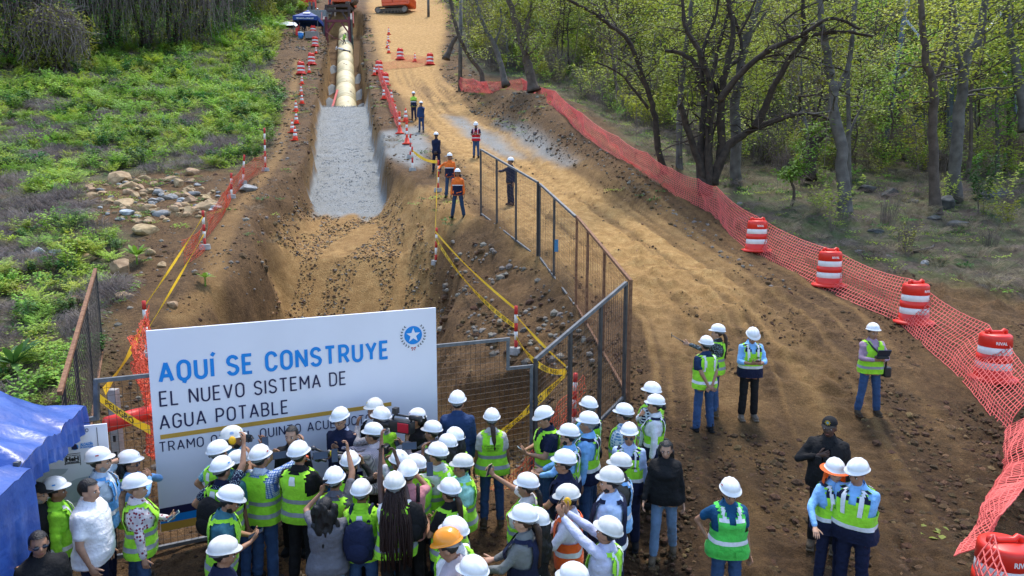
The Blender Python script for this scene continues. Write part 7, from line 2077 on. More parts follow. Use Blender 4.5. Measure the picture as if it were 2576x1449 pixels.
def on_ground(x, y, dz=0.0): return np.stack([x, y, H(x, y) + dz], -1)
def area_pts(n, x0, x1, y0, y1, mask): 
    x = rng.uniform(x0, x1, n); y = rng.uniform(y0, y1, n); ok = mask(x, y); return x[ok], y[ok]
def in_view(x, y, m=4.0): return np.abs(x) < 0.76 * y + m

# soil clods and stones
def pebble(seed, m):
    me = rock_mesh(seed, 1, .75, 5); me.materials.append(m); return (me, None)
M_CLOD = mat("soil_clod", (.040, .023, .011), .95, scale=8, col2=(.11, .062, .026), bump=.8, rnd=.35)
M_CLODT = mat("tan_clod", (.23, .135, .055), .95, scale=8, col2=(.44, .28, .125), bump=.8, rnd=.3)
M_CLODM = mat("mid_clod", (.12, .07, .03), .95, scale=8, col2=(.25, .155, .072), bump=.8, rnd=.3)
M_PEB = mat("rubble", (.09, .08, .068), .85, scale=8, col2=(.21, .185, .15), rnd=.4)
vegm = lambda x, y: in_poly(x, y, VEG_L) | in_poly(x, y, VEG_R)
x, y = area_pts(120000, -14, 18, 3.5, 34, lambda x, y: in_view(x, y, 1) & ~vegm(x, y) & (trench_in(x, y) < .5) & (vnoise(x / 1.2, y / 1.2, 101) + .3 * sstep(17, 8, y) > .50) & (rng.uniform(0, 1, len(x)) < np.interp(y, [3, 11, 17, 34], [1, .9, .3, .2])) & ~(in_poly(x, y, ROAD) & (y > 17) & (rng.uniform(0, 1, len(x)) < .8)))
s = (rng.gamma(2.0, .024, len(x)) + .02) * (.8 + .5 * sstep(2, 7, x) * sstep(16, 9, y))
scatter("soil_clods", on_ground(x, y, -.004), np.minimum(s, .22), [pebble(i, M_CLOD) for i in range(6)] + [pebble(i + 7, M_CLODM) for i in range(1)])
x, y = area_pts(9000, -12, 14, 12, 60, lambda x, y: in_view(x, y, 0) & in_poly(x, y, ROAD))
scatter("road_crumbs", on_ground(x, y, -.004), np.minimum(rng.gamma(2.0, .02, len(x)) + .015, .12), [pebble(i + 20, M_CLODT) for i in range(4)])
# rubble on the slope beside the pit, on the bank and in the pit
slope = survey([(1110, 650), (1210, 600), (1330, 680), (1440, 800), (1500, 900), (1420, 960), (1300, 930), (1110, 840), (1095, 760)])
bank = survey([(1150, 260), (1330, 262), (1470, 350), (1640, 465), (1780, 560), (1880, 660), (2080, 760), (2000, 760), (1800, 640), (1600, 500), (1400, 400), (1240, 310)])
x1, y1 = area_pts(9000, -6, 6, 10, 30, lambda x, y: in_poly(x, y, slope) & (vnoise(x / .8, y / .8, 105) > .35))
x2, y2 = area_pts(16000, -8, 14, 14, 50, lambda x, y: in_poly(x, y, bank))
x3, y3 = area_pts(30000, -12, 1, 10, 32, lambda x, y: (trench_in(x, y) > .3) & (y < 30) & (vnoise(x / .7, y / 1.5, 107) > .55))
x4, y4 = area_pts(6000, -16, -4, 9, 50, lambda x, y: ~vegm(x, y) & (x < np.interp(y, EY, XL)) & (vnoise(x / 1.5, y / 1.5, 109) > .5))
x = np.concatenate([x1, x2, x4]); y = np.concatenate([y1, y2, y4]); s = rng.gamma(1.8, .035, len(x)) + .03
s[:len(x1)] *= 1.5
scatter("loose_rubble", on_ground(x, y, -.005), np.minimum(s, .34), [pebble(i + 40, M_PEB) for i in range(4)] + [pebble(i + 50, M_CLOD) for i in range(3)])
x, y = area_pts(60000, -12, 1, 10, 31, lambda x, y: (trench_in(x, y) > .2) & (vnoise(x / .5, y / 2.2, 107) > .42))
scatter('pit_rubble', on_ground(x, y, -.005), np.minimum(rng.gamma(2.0, .022, len(x)) + .015, .16), [pebble(i + 90, M_CLOD) for i in range(3)] + [pebble(i + 95, M_CLODT) for i in range(2)] + [pebble(99, M_PEB)])
x, y = area_pts(26000, -16, -5, 31.5, 58, lambda x, y: (trench_in(x, y) > .9) & (y < 57.5))
scatter("trench_gravel", on_ground(x, y, -.01), rng.uniform(.03, .10, len(x)), [pebble(i + 60, mat("gravel_stone", (.15, .16, .165), .9, scale=8, col2=(.38, .40, .40), rnd=.4)) for i in range(4)])

x, y = area_pts(60000, -32, 3, 30, 105, lambda x, y: in_view(x, y, 0) & ~vegm(x, y) & (trench_in(x, y) < .35) & ~in_poly(x, y, ROAD) & (vnoise(x / 1.6, y / 2.2, 121) > .42) & (rng.uniform(0, 1, len(x)) < .55))
scatter("bank_clods", on_ground(x, y, -.02), np.minimum(rng.gamma(2, .05, len(x)) + .05, .4) * np.interp(y, [30, 100], [.8, 1.5]), [pebble(i + 70, M_CLOD) for i in range(4)] + [pebble(i + 80, M_PEB) for i in range(2)])
x, y = area_pts(2600, -30, 6, 24, 105, lambda x, y: in_view(x, y, 0) & ~vegm(x, y) & (trench_in(x, y) < .1) & ~in_poly(x, y, ROAD) & (vnoise(x / 2.4, y / 3, 122) > .6))
BANKV = (x, y)
# ---- plants
def leafmat(nm, c1, c2, rnd=.3): return mat(nm, c1, .55, scale=3, col2=c2, trans=.32, rnd=rnd, spec=.3)
M_LB = leafmat("leaf_bright", (.16, .31, .03), (.31, .48, .065)); M_LL = leafmat("leaf_lime", (.28, .40, .035), (.44, .54, .07)); M_LD = leafmat("leaf_deep", (.04, .12, .022), (.09, .21, .04)); M_LY = leafmat("leaf_forest", (.24, .31, .032), (.43, .48, .062), .35)
M_LO = leafmat("leaf_olive", (.17, .20, .028), (.31, .33, .055), .35)
M_TW = mat("dry_twig", (.10, .075, .06), .9, scale=4, col2=(.23, .18, .15), rnd=.3); M_DG = mat("dry_grass", (.22, .17, .10), .9, col2=(.36, .29, .18), rnd=.25)
M_BARK = mat("bark_dark", (.020, .014, .010), .9, scale=5, col2=(.062, .045, .033), bump=.9, bscale=18); M_BARKG = mat("bark_grey", (.058, .050, .043), .9, scale=3, col2=(.155, .14, .122), bump=.6, bscale=14); M_BARKM = mat("bark_brown", (.05, .037, .027), .9, scale=4, col2=(.12, .09, .07), bump=.8, bscale=16)
def leaves(V, Q, c, d, L, w, r, droop=.25):
    """one folded leaf: two quads along d"""
    d = d.normalized(); sd = d.cross(Vector((r.uniform(-.4, .4), r.uniform(-.4, .4), 1))); 
    if sd.length < 1e-3: sd = Vector((1, 0, 0))
    sd.normalize(); nn = sd.cross(d); o = len(V)
    m = c + d * L * .5 + nn * L * .06; t = c + d * L - Vector((0, 0, L * droop))
    V += [tuple(c), tuple(m + sd * w - nn * w * .3), tuple(t), tuple(m), tuple(m - sd * w - nn * w * .3)]
    Q += [(o, o + 1, o + 2, o + 3), (o, o + 3, o + 2, o + 4)]
def shrub(seed, n=150, hgt=.7, rad=.45, L=.12, w=.035, m=M_LB, stem=M_TW, kind="broad"):
    r = random.Random(seed); V = []; Q = []; sm = MB()
    ns = 9
    for s in range(ns):
        a = r.uniform(0, 6.28); rr = rad * r.uniform(.3, 1); top = Vector((math.cos(a) * rr, math.sin(a) * rr, hgt * r.uniform(.55, 1))); base = Vector((math.cos(a) * .05, math.sin(a) * .05, 0)); mid = base.lerp(top, .5) + Vector((0, 0, .10 * hgt))
        sm.tube([base, mid, top], [.008, .006, .003], 3, False)
        for k in range(n // ns):
            t = r.uniform(.25, 1.05); p = base.lerp(mid, t * 2) if t < .5 else mid.lerp(top, t * 2 - 1)
            p = p + Vector((r.gauss(0, .06), r.gauss(0, .06), r.gauss(0, .05)))
            if kind == "fern":
                d = Vector((math.cos(a) + r.gauss(0, .7), math.sin(a) + r.gauss(0, .7), r.uniform(.1, .9))).normalized(); sd = d.cross(up).normalized()
                for q in range(6):
                    b = p + d * L * .35 * q
                    for e in (-1, 1): leaves(V, Q, b, sd * e + d * .5, L * .55, w * .6, r, .1)
            else:
                d = Vector((r.gauss(0, 1) + math.cos(a) * .6, r.gauss(0, 1) + math.sin(a) * .6, r.uniform(-.1, .9))); leaves(V, Q, p, d, L * r.uniform(.7, 1.3), w, r)
    me = bpy.data.meshes.new("shrub"); nv = len(V); Vs = np.concatenate(sm.v); 
    me.from_pydata(V + Vs.tolist(), [], Q + [tuple(i + nv for i in f) for f in sm.f]); me.materials.append(m); me.materials.append(stem)
    me.polygons.foreach_set("material_index", [0] * len(Q) + [1] * len(sm.f)); me.update(); return me
def brush(seed, n=90, hgt=.55, rad=.6, m=M_TW, th=.006, droop=.6):
    r = random.Random(seed); mb = MB()
    for k in range(n):
        a = r.uniform(0, 6.28); q = rad * math.sqrt(r.random()) ; b = Vector((math.cos(a) * q * .5, math.sin(a) * q * .5, 0)); a2 = a + r.gauss(0, .9); L = r.uniform(.5, 1)
        p1 = b + Vector((math.cos(a2) * .15, math.sin(a2) * .15, hgt * L * .75)); p2 = b + Vector((math.cos(a2) * .38, math.sin(a2) * .38, hgt * L)) ; p3 = b + Vector((math.cos(a2 + .5) * rad, math.sin(a2 + .5) * rad, hgt * L * (1 - droop)))
        mb.tube([b, p1, p2, p3], [th, th * .9, th * .7, th * .35], 3, False)
    me = mb.mesh("brush"); me.materials.append(m); return me
def tuft(seed, n=40, L=.10, w=.03, rad=.35, m=M_LB):
    r = random.Random(seed); V = []; Q = []
    for k in range(n):
        a = r.uniform(0, 6.28); q = rad * math.sqrt(r.random()); leaves(V, Q, Vector((math.cos(a) * q, math.sin(a) * q, r.uniform(.02, .12))), Vector((r.gauss(0, 1), r.gauss(0, 1), r.uniform(0, .7))), L * r.uniform(.6, 1.2), w, r)
    me = bpy.data.meshes.new("tuft"); me.from_pydata(V, [], Q); me.materials.append(m); me.update(); return me
GREEN = [(shrub(1, 170, .65, .42, .13, .04, M_LB), 0), (shrub(2, 170, .55, .45, .11, .036, M_LL), 0), (shrub(3, 60, .6, .45, .16, .03, M_LB, kind="fern"), 0), (shrub(4, 190, .8, .5, .14, .045, M_LD), 0), (shrub(5, 54, .5, .4, .15, .03, M_LL, kind="fern"), 0), (shrub(6, 150, .35, .55, .11, .035, M_LB), 0), (shrub(7, 130, .9, .4, .15, .04, M_LB), 0)]
M_DB = mat('dead_brush', (.13, .10, .088), .9, scale=4, col2=(.30, .245, .215), rnd=.3)
DEAD = [(brush(1, m=M_DB), 0), (brush(2, 110, .4, .75, M_DB), 0), (brush(3, 80, .7, .5, M_DB), 0), (brush(4, 60, .35, .5, M_DG, .004, .3), 0)]
LOW = [(tuft(1), 0), (tuft(2, 50, .08, .025, .4, M_LL), 0), (tuft(3, 36, .12, .03, .3, M_LD), 0), (brush(9, 40, .3, .4, M_DG, .004, .4), 0)]
def veg_points(poly, dens, x0, x1, y0, y1):
    A = (x1 - x0) * (y1 - y0); x, y = area_pts(int(A * dens), x0, x1, y0, y1, lambda x, y: in_view(x, y, 3))
    w = .5 * fbm(x / 1.5, y / 1.5, 111, 2); ok = in_poly(x + w, y + w, poly); return x[ok], y[ok]
strata = [(8, 24, 5.0, .75), (24, 45, 3.4, .95), (45, 75, 1.7, 1.35), (75, 135, .7, 2.0)]
gx = []; gs = []; dx = []; ds = []; lx = []; ls = []
heap = survey([(190, 445), (330, 430), (560, 440), (660, 400), (640, 470), (560, 560), (430, 590), (300, 575), (205, 540)])
for y0, y1, dn, sc in strata:
    x, y = veg_points(VEG_L, dn, -.80 * y1 - 4, 3, y0, y1)
    if y0 < 45:
        ok = ~in_poly(x, y, heap); x, y = x[ok], y[ok]
    nz = vnoise(x / 2.6, y / 3.2, 113) * .5 + vnoise(x / .9, y / 1.0, 114) * .5 + .14 * sstep(24, 60, y) + .05 * sstep(24, 12, y) - .05 * sstep(-.55, -.7, x / y) 
    g = nz > .455
    gx.append(on_ground(x[g], y[g], -.03)); gs.append(sc * rng.uniform(.55, 1.25, g.sum()))
    dx.append(on_ground(x[~g], y[~g], -.05)); ds.append(sc * rng.uniform(.6, 1.2, (~g).sum()))
    x, y = veg_points(VEG_L, dn * .8, -.80 * y1 - 4, 3, y0, y1); lx.append(on_ground(x, y, 0)); ls.append(sc * rng.uniform(.6, 1.3, len(x)))
scatter("hillside_shrubs", np.concatenate(gx), np.concatenate(gs), GREEN); scatter("dead_brush", np.concatenate(dx), np.concatenate(ds), DEAD); scatter("low_plants", np.concatenate(lx), np.concatenate(ls), LOW)
# sparse growth on the bare bank beside the footpath
x, y = area_pts(1500, -20, -6, 12, 70, lambda x, y: ~vegm(x, y) & (x < np.interp(y, EY, XL) - .4) & (dpoly(x, y, PATHL) > .7) & (vnoise(x / 2, y / 2, 117) > .55))
scatter("bank_weeds", on_ground(x, y, 0), rng.uniform(.4, .9, len(x)), LOW)

scatter('bank_growth', on_ground(*BANKV, 0), rng.uniform(.5, 1.1, len(BANKV[0])), LOW)
# forest floor and understorey on the right
FOR = [(shrub(11, 200, 1.4, .9, .15, .05, M_LY), 0), (shrub(12, 220, 2.0, 1.0, .15, .05, M_LY), 0), (shrub(13, 170, 1.1, .8, .15, .05, M_LB), 0), (brush(14, 70, 1.6, .9, M_TW, .008, .35), 0), (brush(15, 60, 2.2, .8, M_TW, .009, .25), 0), (shrub(16, 150, 1.6, .9, .14, .045, M_LO), 0), (shrub(19, 220, 2.4, 1.1, .16, .05, M_LY), 0)]
lx = []; ls = []; fx = []; fs = []; fi = []
for y0, y1, dn, sc in [(12, 26, 4.2, .8), (26, 45, 3.0, 1.0), (45, 80, .9, 1.5)]:
    x, y = veg_points(VEG_R, dn, -12, .82 * y1 + 4, y0, y1); lx.append(on_ground(x, y, 0)); ls.append(sc * rng.uniform(.5, 1.2, len(x)))
for y0, y1, dn, sc in [(17, 30, .20, .7), (30, 45, .85, 1.0), (45, 75, .7, 1.4), (75, 140, .22, 2.3)]:
    x, y = veg_points(VEG_R, dn, -22, .82 * y1 + 4, y0, y1); ok = (dpoly(x, y, VEG_R, True) > 1.2) & (np.hypot(x - 7.4, y - 26) > 3.2); x, y = x[ok], y[ok]
    fx.append(on_ground(x, y, -.05)); fs.append(sc * rng.uniform(.6, 1.25, len(x)))
scatter("forest_floor_plants", np.concatenate(lx), np.concatenate(ls), LOW + [(brush(17, 50, .3, .7, M_TW, .005, .6), 0), (brush(18, 50, .4, .5, M_DG, .004, .4), 0)])
scatter("forest_understorey", np.concatenate(fx), np.concatenate(fs), FOR)

# ---- trees
def branch_pts(a, b, wig, r, n=6):
    out = []
    for i in range(n + 1):
        t = i / n; p = a.lerp(b, t) + Vector((r.gauss(0, wig), r.gauss(0, wig), r.gauss(0, wig * .5))) * math.sin(math.pi * min(1, t + .1)); out.append(p)
    return out
def crown_on(V, Q, pts, r, n, spread, L, w):
    for k in range(n):
        p = pts[min(len(pts) - 1, int(len(pts) * (1 - r.random() ** 1.4)))] if isinstance(pts, list) else pts
        p = p + Vector((r.gauss(0, spread), r.gauss(0, spread), r.gauss(0, spread * .7)))
        leaves(V, Q, p, Vector((r.gauss(0, 1), r.gauss(0, 1), r.uniform(-.5, .6))), L * r.uniform(.7, 1.3), w, r)
def mesh_of(V, Q, name, m):
    me = bpy.data.meshes.new(name); me.from_pydata(V, [], Q); me.materials.append(m); me.update(); return me
def sapling(seed, h, nb, nl, m_leaf, m_bark, L=.13, w=.04, r0=.06):
    """slender forest tree: (wood mesh, leaf mesh)"""
    r = random.Random(seed); mb = MB(); V = []; Q = []
    top = Vector((r.gauss(0, .5), r.gauss(0, .5), h)); tp_ = branch_pts(Vector((0, 0, -.1)), top, .12, r, 7)
    mb.tube(tp_, [r0 * (1 - .8 * i / 7) for i in range(8)], 6, False)
    for k in range(nb):
        t = r.uniform(.35, 1); i = min(6, int(t * 7)); p = tp_[i].lerp(tp_[i + 1], t * 7 - i); a = r.uniform(0, 6.28); ln = h * r.uniform(.14, .3)
        e = p + Vector((math.cos(a) * ln, math.sin(a) * ln, ln * r.uniform(.1, .9))); bp = branch_pts(p, e, .06 * ln, r, 4)
        mb.tube(bp, [r0 * .35, r0 * .28, r0 * .2, r0 * .14, r0 * .06], 4, False)
        for j in range(3):
            q = bp[r.randint(1, 4)]; e2 = q + Vector((r.gauss(0, .3), r.gauss(0, .3), r.uniform(-.1, .4))) * ln * .8
            mb.tube([q, q.lerp(e2, .5) + Vector((0, 0, .05)), e2], [r0 * .12, r0 * .09, r0 * .04], 3, False); crown_on(V, Q, [q.lerp(e2, .5), e2], r, nl // (nb * 3), .16 * ln + .08, L, w)
    return mb, V, Q
def joined(seed, h, nb, nl, ml, mk, **k):
    mb, V, Q = sapling(seed, h, nb, nl, ml, mk, **k); nv = len(V); Vs = np.concatenate(mb.v)
    me = bpy.data.meshes.new("slender_tree"); me.from_pydata(V + Vs.tolist(), [], Q + [tuple(i + nv for i in f) for f in mb.f]); me.materials.append(ml); me.materials.append(mk)
    me.polygons.foreach_set("material_index", [0] * len(Q) + [1] * len(mb.f)); me.update(); return (me, 0)
WOOD = [joined(21, 6.5, 14, 1100, M_LY, M_BARKM, L=.17, w=.055), joined(22, 8.0, 16, 1300, M_LY, M_BARKG, r0=.09, L=.18, w=.055), joined(23, 5.0, 12, 900, M_LB, M_BARKM, L=.16, w=.05), joined(24, 7.0, 14, 800, M_LO, M_BARKG, r0=.08, L=.16, w=.05), joined(25, 6.0, 22, 260, M_LO, M_TW), joined(27, 7.5, 26, 300, M_LY, M_BARKM, r0=.09), joined(28, 6.5, 24, 240, M_LO, M_BARK, r0=.08), joined(26, 9.0, 16, 1300, M_LY, M_BARKM, r0=.10, L=.18, w=.055)]
wx = []; ws = []
for y0, y1, dn, sc in [(29, 45, .13, .85), (45, 75, .13, 1.1), (75, 150, .065, 1.5)]:
    x, y = veg_points(VEG_R, dn, -24, .84 * y1 + 5, y0, y1); ok = dpoly(x, y, VEG_R, True) > 2.5; x, y = x[ok], y[ok]
    wx.append(on_ground(x, y, -.05)); ws.append(sc * rng.uniform(.7, 1.25, len(x)))
scatter("far_wood", np.concatenate(wx), np.concatenate(ws), WOOD, tilt=.08)

def tree(label, base, D, lines, m_bark, grp=None, leaf=None, nl=0, spread=.5, seed=0, name="tree", twig=0, depth=.5, L=.13, vines=0):
    """a tree surveyed limb by limb; lines = [(radius0, radius1, [(px, py), ...])]"""
    r = random.Random(seed + 5); b0 = at(*base, D); b0.z = gz(b0.x, b0.y) if abs(gz(b0.x, b0.y) - b0.z) < 1.2 else b0.z
    t = thing(name, label, "tree", b0, group=grp); mb = MB(); V = []; Q = []; tips = []
    for li, (r0, r1, L_) in enumerate(lines):
        dd = r.uniform(-depth, depth); P_ = []
        for k, (a, c) in enumerate(L_):
            f = min(1, max(0, (base[1] - c) / 330.0)); P_.append(at(a, c, D + dd * f * (1 + k * .25)) - b0)
        if li == 0 or abs(L_[0][0] - base[0]) < 6 and abs(L_[0][1] - base[1]) < 12: P_[0] = P_[0] + Vector((0, 0, -.4))
        S_ = []
        for k in range(len(P_) - 1):
            p0 = P_[max(k - 1, 0)]; p1 = P_[k]; p2 = P_[k + 1]; p3 = P_[min(k + 2, len(P_) - 1)]
            for q in range(4):
                u = q / 4; S_.append(.5 * ((2 * p1) + (p2 - p0) * u + (2 * p0 - 5 * p1 + 4 * p2 - p3) * u * u + (3 * p1 - p0 - 3 * p2 + p3) * u ** 3))
        S_.append(P_[-1]); n = len(S_)
        S_ = [p + Vector((r.gauss(0, r0 * .12), r.gauss(0, r0 * .12), 0)) for p in S_]
        rad = [(r0 + (r1 - r0) * (i / (n - 1)) ** .8) * (1 + .10 * (r.random() - .5)) for i in range(n)]
        if li == 0: rad[0] *= 1.5; rad[1] *= 1.22
        mb.tube(S_, rad, 10 if r0 > .08 else 6)
        tips += S_[n // 2:]
        for k in range(int(twig * len(L_) / 3)):
            i = r.randint(n // 3, n - 1); p = S_[i]; ln = r.uniform(.5, 1.8); d = Vector((r.gauss(0, 1), r.gauss(0, 1), r.uniform(-.2, .9))).normalized()
            bp = branch_pts(p, p + d * ln, .10, r, 4); q0 = max(.008, rad[i] * .3); mb.tube(bp, [q0, q0 * .8, q0 * .6, q0 * .4, q0 * .15], 4, False); tips += bp[2:]
            for j in range(2):
                e = bp[r.randint(2, 4)]; e2 = e + Vector((r.gauss(0, .4), r.gauss(0, .4), r.uniform(-.3, .4))); mb.tube([e, e.lerp(e2, .5), e2], [q0 * .35, q0 * .25, q0 * .1], 3, False); tips.append(e2)
    mb.build("trunk", m_bark, t, True)
    if nl:
        crown_on(V, Q, tips, r, int(nl * 1.3), spread * .38, L, .04); o = link("crown", mesh_of(V, Q, "crown", leaf), None, t, False); o["kind"] = "stuff"
    if vines:
        vm = MB()
        for k in range(vines):
            p = tips[r.randint(0, len(tips) - 1)]; ln = r.uniform(.6, 3.0); vm.tube(branch_pts(p, p + Vector((r.gauss(0, .2), r.gauss(0, .2), -ln)), .05, r, 5), .008, 3, False)
        o = vm.build("hanging_vines", M_TW, t); o["kind"] = "stuff"
    return t
def cZ(L_): return [(1635.2 + x / 2.88, y / 2.88) for x, y in L_]
def cY(L_): return [(1069.2 + x / 2.56, y / 2.56) for x, y in L_]
def cX(L_): return [(1761 + x / 2.304, y / 2.304) for x, y in L_]
tree("big dark many-stemmed tree behind the orange net, right of centre", (1780, 468), hit(1780, 527).y + 1.3, [
    (.22, .06, cZ([(400, 1340), (365, 1180), (395, 900), (390, 700), (350, 500), (230, 390), (100, 365)])), (.17, .05, cZ([(420, 1340), (425, 1000), (440, 650), (400, 500), (330, 330), (250, 190), (230, -80)])),
    (.13, .11, cZ([(380, 1300), (310, 1050), (255, 880), (215, 755)])), (.19, .06, cZ([(455, 1340), (510, 1100), (520, 750), (560, 450), (600, 280), (585, 100), (560, -80)])),
    (.21, .04, cZ([(450, 1330), (540, 1090), (640, 1000), (770, 925), (950, 860), (1080, 830), (1200, 830), (1330, 885)])), (.15, .04, cZ([(760, 925), (830, 780), (900, 620), (1000, 450), (1120, 290), (1200, 250), (1400, 230), (1620, 265)])),
    (.14, .04, cZ([(505, 730), (600, 600), (700, 490), (850, 370), (1000, 300), (1150, 220), (1280, 140), (1400, 150), (1520, 210)])), (.10, .05, cZ([(500, 680), (420, 520), (350, 340), (270, 210), (240, 60)])), (.10, .05, cZ([(430, 720), (470, 450), (540, 200), (620, -60)])),
    (.09, .04, cZ([(570, 480), (660, 400), (650, 250), (600, 100), (520, -60)])), (.10, .04, cZ([(380, 680), (380, 400), (420, 250), (480, 100), (500, -60)])), (.09, .06, cZ([(1130, 260), (1110, 100), (1105, -50)])), (.05, .02, cZ([(660, 490), (850, 410), (1000, 400), (1200, 440), (1430, 520)])),
    (.06, .03, cZ([(640, 250), (720, 110), (790, -60)])), (.05, .02, cZ([(1080, 690), (1090, 780), (1060, 830)])), (.045, .02, cZ([(1075, 700), (1180, 690), (1330, 640), (1450, 690)])), (.05, .02, cZ([(930, 190), (1050, 90), (1180, 30), (1300, 0)])),
    (.05, .04, cZ([(405, 1300), (410, 1000), (430, 700), (470, 500)])), (.05, .04, cZ([(440, 1320), (450, 1000), (500, 820), (490, 600)]))],
    M_BARK, None, M_LY, 750, .5, 1, twig=9, depth=1.0, vines=26)
tree("dark leaning tree left of the big tree, its crown reaching over the road net", (1668, 425), hit(1668, 472).y + 1.6, [
    (.15, .05, cY([(1560, 1090), (1500, 950), (1480, 750), (1440, 600), (1380, 430), (1310, 260), (1200, 170), (1080, 80), (890, -20)])), (.07, .03, cY([(1440, 700), (1330, 560), (1250, 470), (1100, 400)])), (.07, .03, cY([(1430, 580), (1330, 430), (1180, 350)])), (.06, .02, cY([(1330, 300), (1200, 120), (1150, 0)])), (.08, .03, cY([(1390, 430), (1310, 250), (1180, 140), (1050, 0)]))],
    M_BARK, None, M_LY, 700, .6, 2, twig=9, depth=1.2, vines=12)
tree("slim pale grey trunk just left of the big tree", (1709, 428), hit(1709, 495).y + 3.0, [(.14, .08, cY([(1640, 1100), (1640, 800), (1650, 550), (1670, 380), (1700, 180), (1720, -40)]))], M_BARKG, None, M_LY, 500, .7, 3, twig=6)
tree("straight pale grey trunk just right of the big tree", (1858, 505), hit(1780, 527).y + 2.6, [(.23, .10, cX([(222, 1165), (205, 700), (215, 500), (260, 250), (330, 50), (350, -60)])), (.08, .04, cX([(235, 380), (300, 200), (390, 60)]))], M_BARKG, None, M_LY, 600, .7, 4, twig=5)
tree("stout grey forked trunk in the middle of the forest edge", (2128, 528), 24.5, [(.24, .09, cX([(848, 1215), (820, 950), (780, 650), (765, 500), (735, 300), (700, 130), (690, -40)])), (.12, .05, cX([(785, 520), (850, 410), (880, 250), (900, 40), (910, -40)]))], M_BARKG, None, M_LY, 700, .7, 5, twig=6, vines=10)
tree("thin grey trunk beside the stout forked trunk", (2137, 470), 28, [(.10, .05, cX([(866, 1080), (862, 700), (855, 450), (880, 200), (890, -30)])), (.06, .03, cX([(865, 780), (900, 690), (940, 610), (960, 520)]))], M_BARKG, None, M_LY, 200, .6, 6, twig=5)
tree("dark twisted broken stump beneath the forest canopy", (2036, 425), 29, [(.26, .12, cX([(630, 985), (655, 850), (700, 790), (765, 745)])), (.09, .05, cX([(645, 880), (640, 800), (655, 740), (660, 590)]))], M_BARK, None, None, 0, .4, 7, name="tree_stump")
tree("pale mottled trunk forking below the steel tower", (2354, 512), 25, [(.19, .09, cX([(1367, 1185), (1355, 900), (1350, 650), (1345, 480), (1310, 350), (1290, 180), (1280, -40)])), (.08, .04, cX([(1350, 480), (1400, 380), (1440, 200), (1450, 0)]))], M_BARKM, None, M_LY, 700, .7, 8, twig=6, vines=14)
tree("thick grey trunk right of the mottled trunk", (2399, 485), 27, [(.25, .11, cX([(1470, 1120), (1490, 800), (1515, 550), (1540, 380), (1600, 250), (1640, 100), (1650, -40)])), (.10, .05, cX([(1525, 470), (1490, 300), (1480, 100), (1460, -30)]))], M_BARKG, None, M_LY, 700, .8, 9, twig=6, vines=10)
tree("grey trunk at the far right edge of the forest", (2575, 420), 29, [(.2, .12, cX([(1890, 700), (1850, 480), (1820, 300), (1780, 100), (1770, -30)]))], M_BARKG, None, M_LO, 300, .8, 10, twig=6)
tree("dark forked trunk standing behind the net's high corner", (1345, 212), hit(1345, 245).y + 2.5, [(.34, .15, cY([(705, 545), (670, 450), (640, 330), (610, 200), (550, 50), (530, -40)])), (.17, .08, cY([(630, 300), (650, 180), (680, 60), (690, -40)]))], M_BARKM, None, M_LY, 900, .9, 11, twig=7, L=.2)
tree("grey crooked tree behind the left part of the road net", (1272, 200), hit(1272, 232).y + 3, [(.22, .10, cY([(520, 515), (480, 380), (440, 280), (390, 190), (350, 80), (320, -40)])), (.10, .05, cY([(450, 290), (490, 150), (480, 0)]))], M_BARKG, None, M_LY, 800, .9, 12, twig=7, L=.2)
tree("dark curved trunk leaning over the pole, tied with yellow tape", (1208, 190), hit(1208, 234).y + 1.6, [(.20, .13, cY([(375, 520), (360, 460), (290, 370), (215, 220), (175, 60), (165, -40)]))], M_BARKM, None, M_LY, 200, .8, 13, twig=4, L=.2)
tree("short leaning dead trunk at the road bend", (1122, 133), 52, [(.22, .12, cY([(135, 345), (170, 290), (205, 235)]))], M_BARKM, None, None, 0, .5, 14, name="dead_trunk")
pb = hit(1157, 228); pt_ = at(1160, -25, pb.y)
pl = MB().tube([(0, 0, -.3), (pt_ - pb) * .5, pt_ - pb], [.17, .15, .13], 12).build("wooden_pole", M_BARKG, None, True); pl.location = pb; tag(pl, "straight grey pole standing where the road net begins", "pole")
for z_ in (.45, .62):
    pass
pb2 = hit(1078, 42); o = MB().tube([(0, 0, -.3), (0, 0, 3.2)], [.2, .17], 10).build("wooden_pole", M_BARKG, None, True); o.location = pb2; tag(o, "short grey pole at the top of the dirt road", "pole")
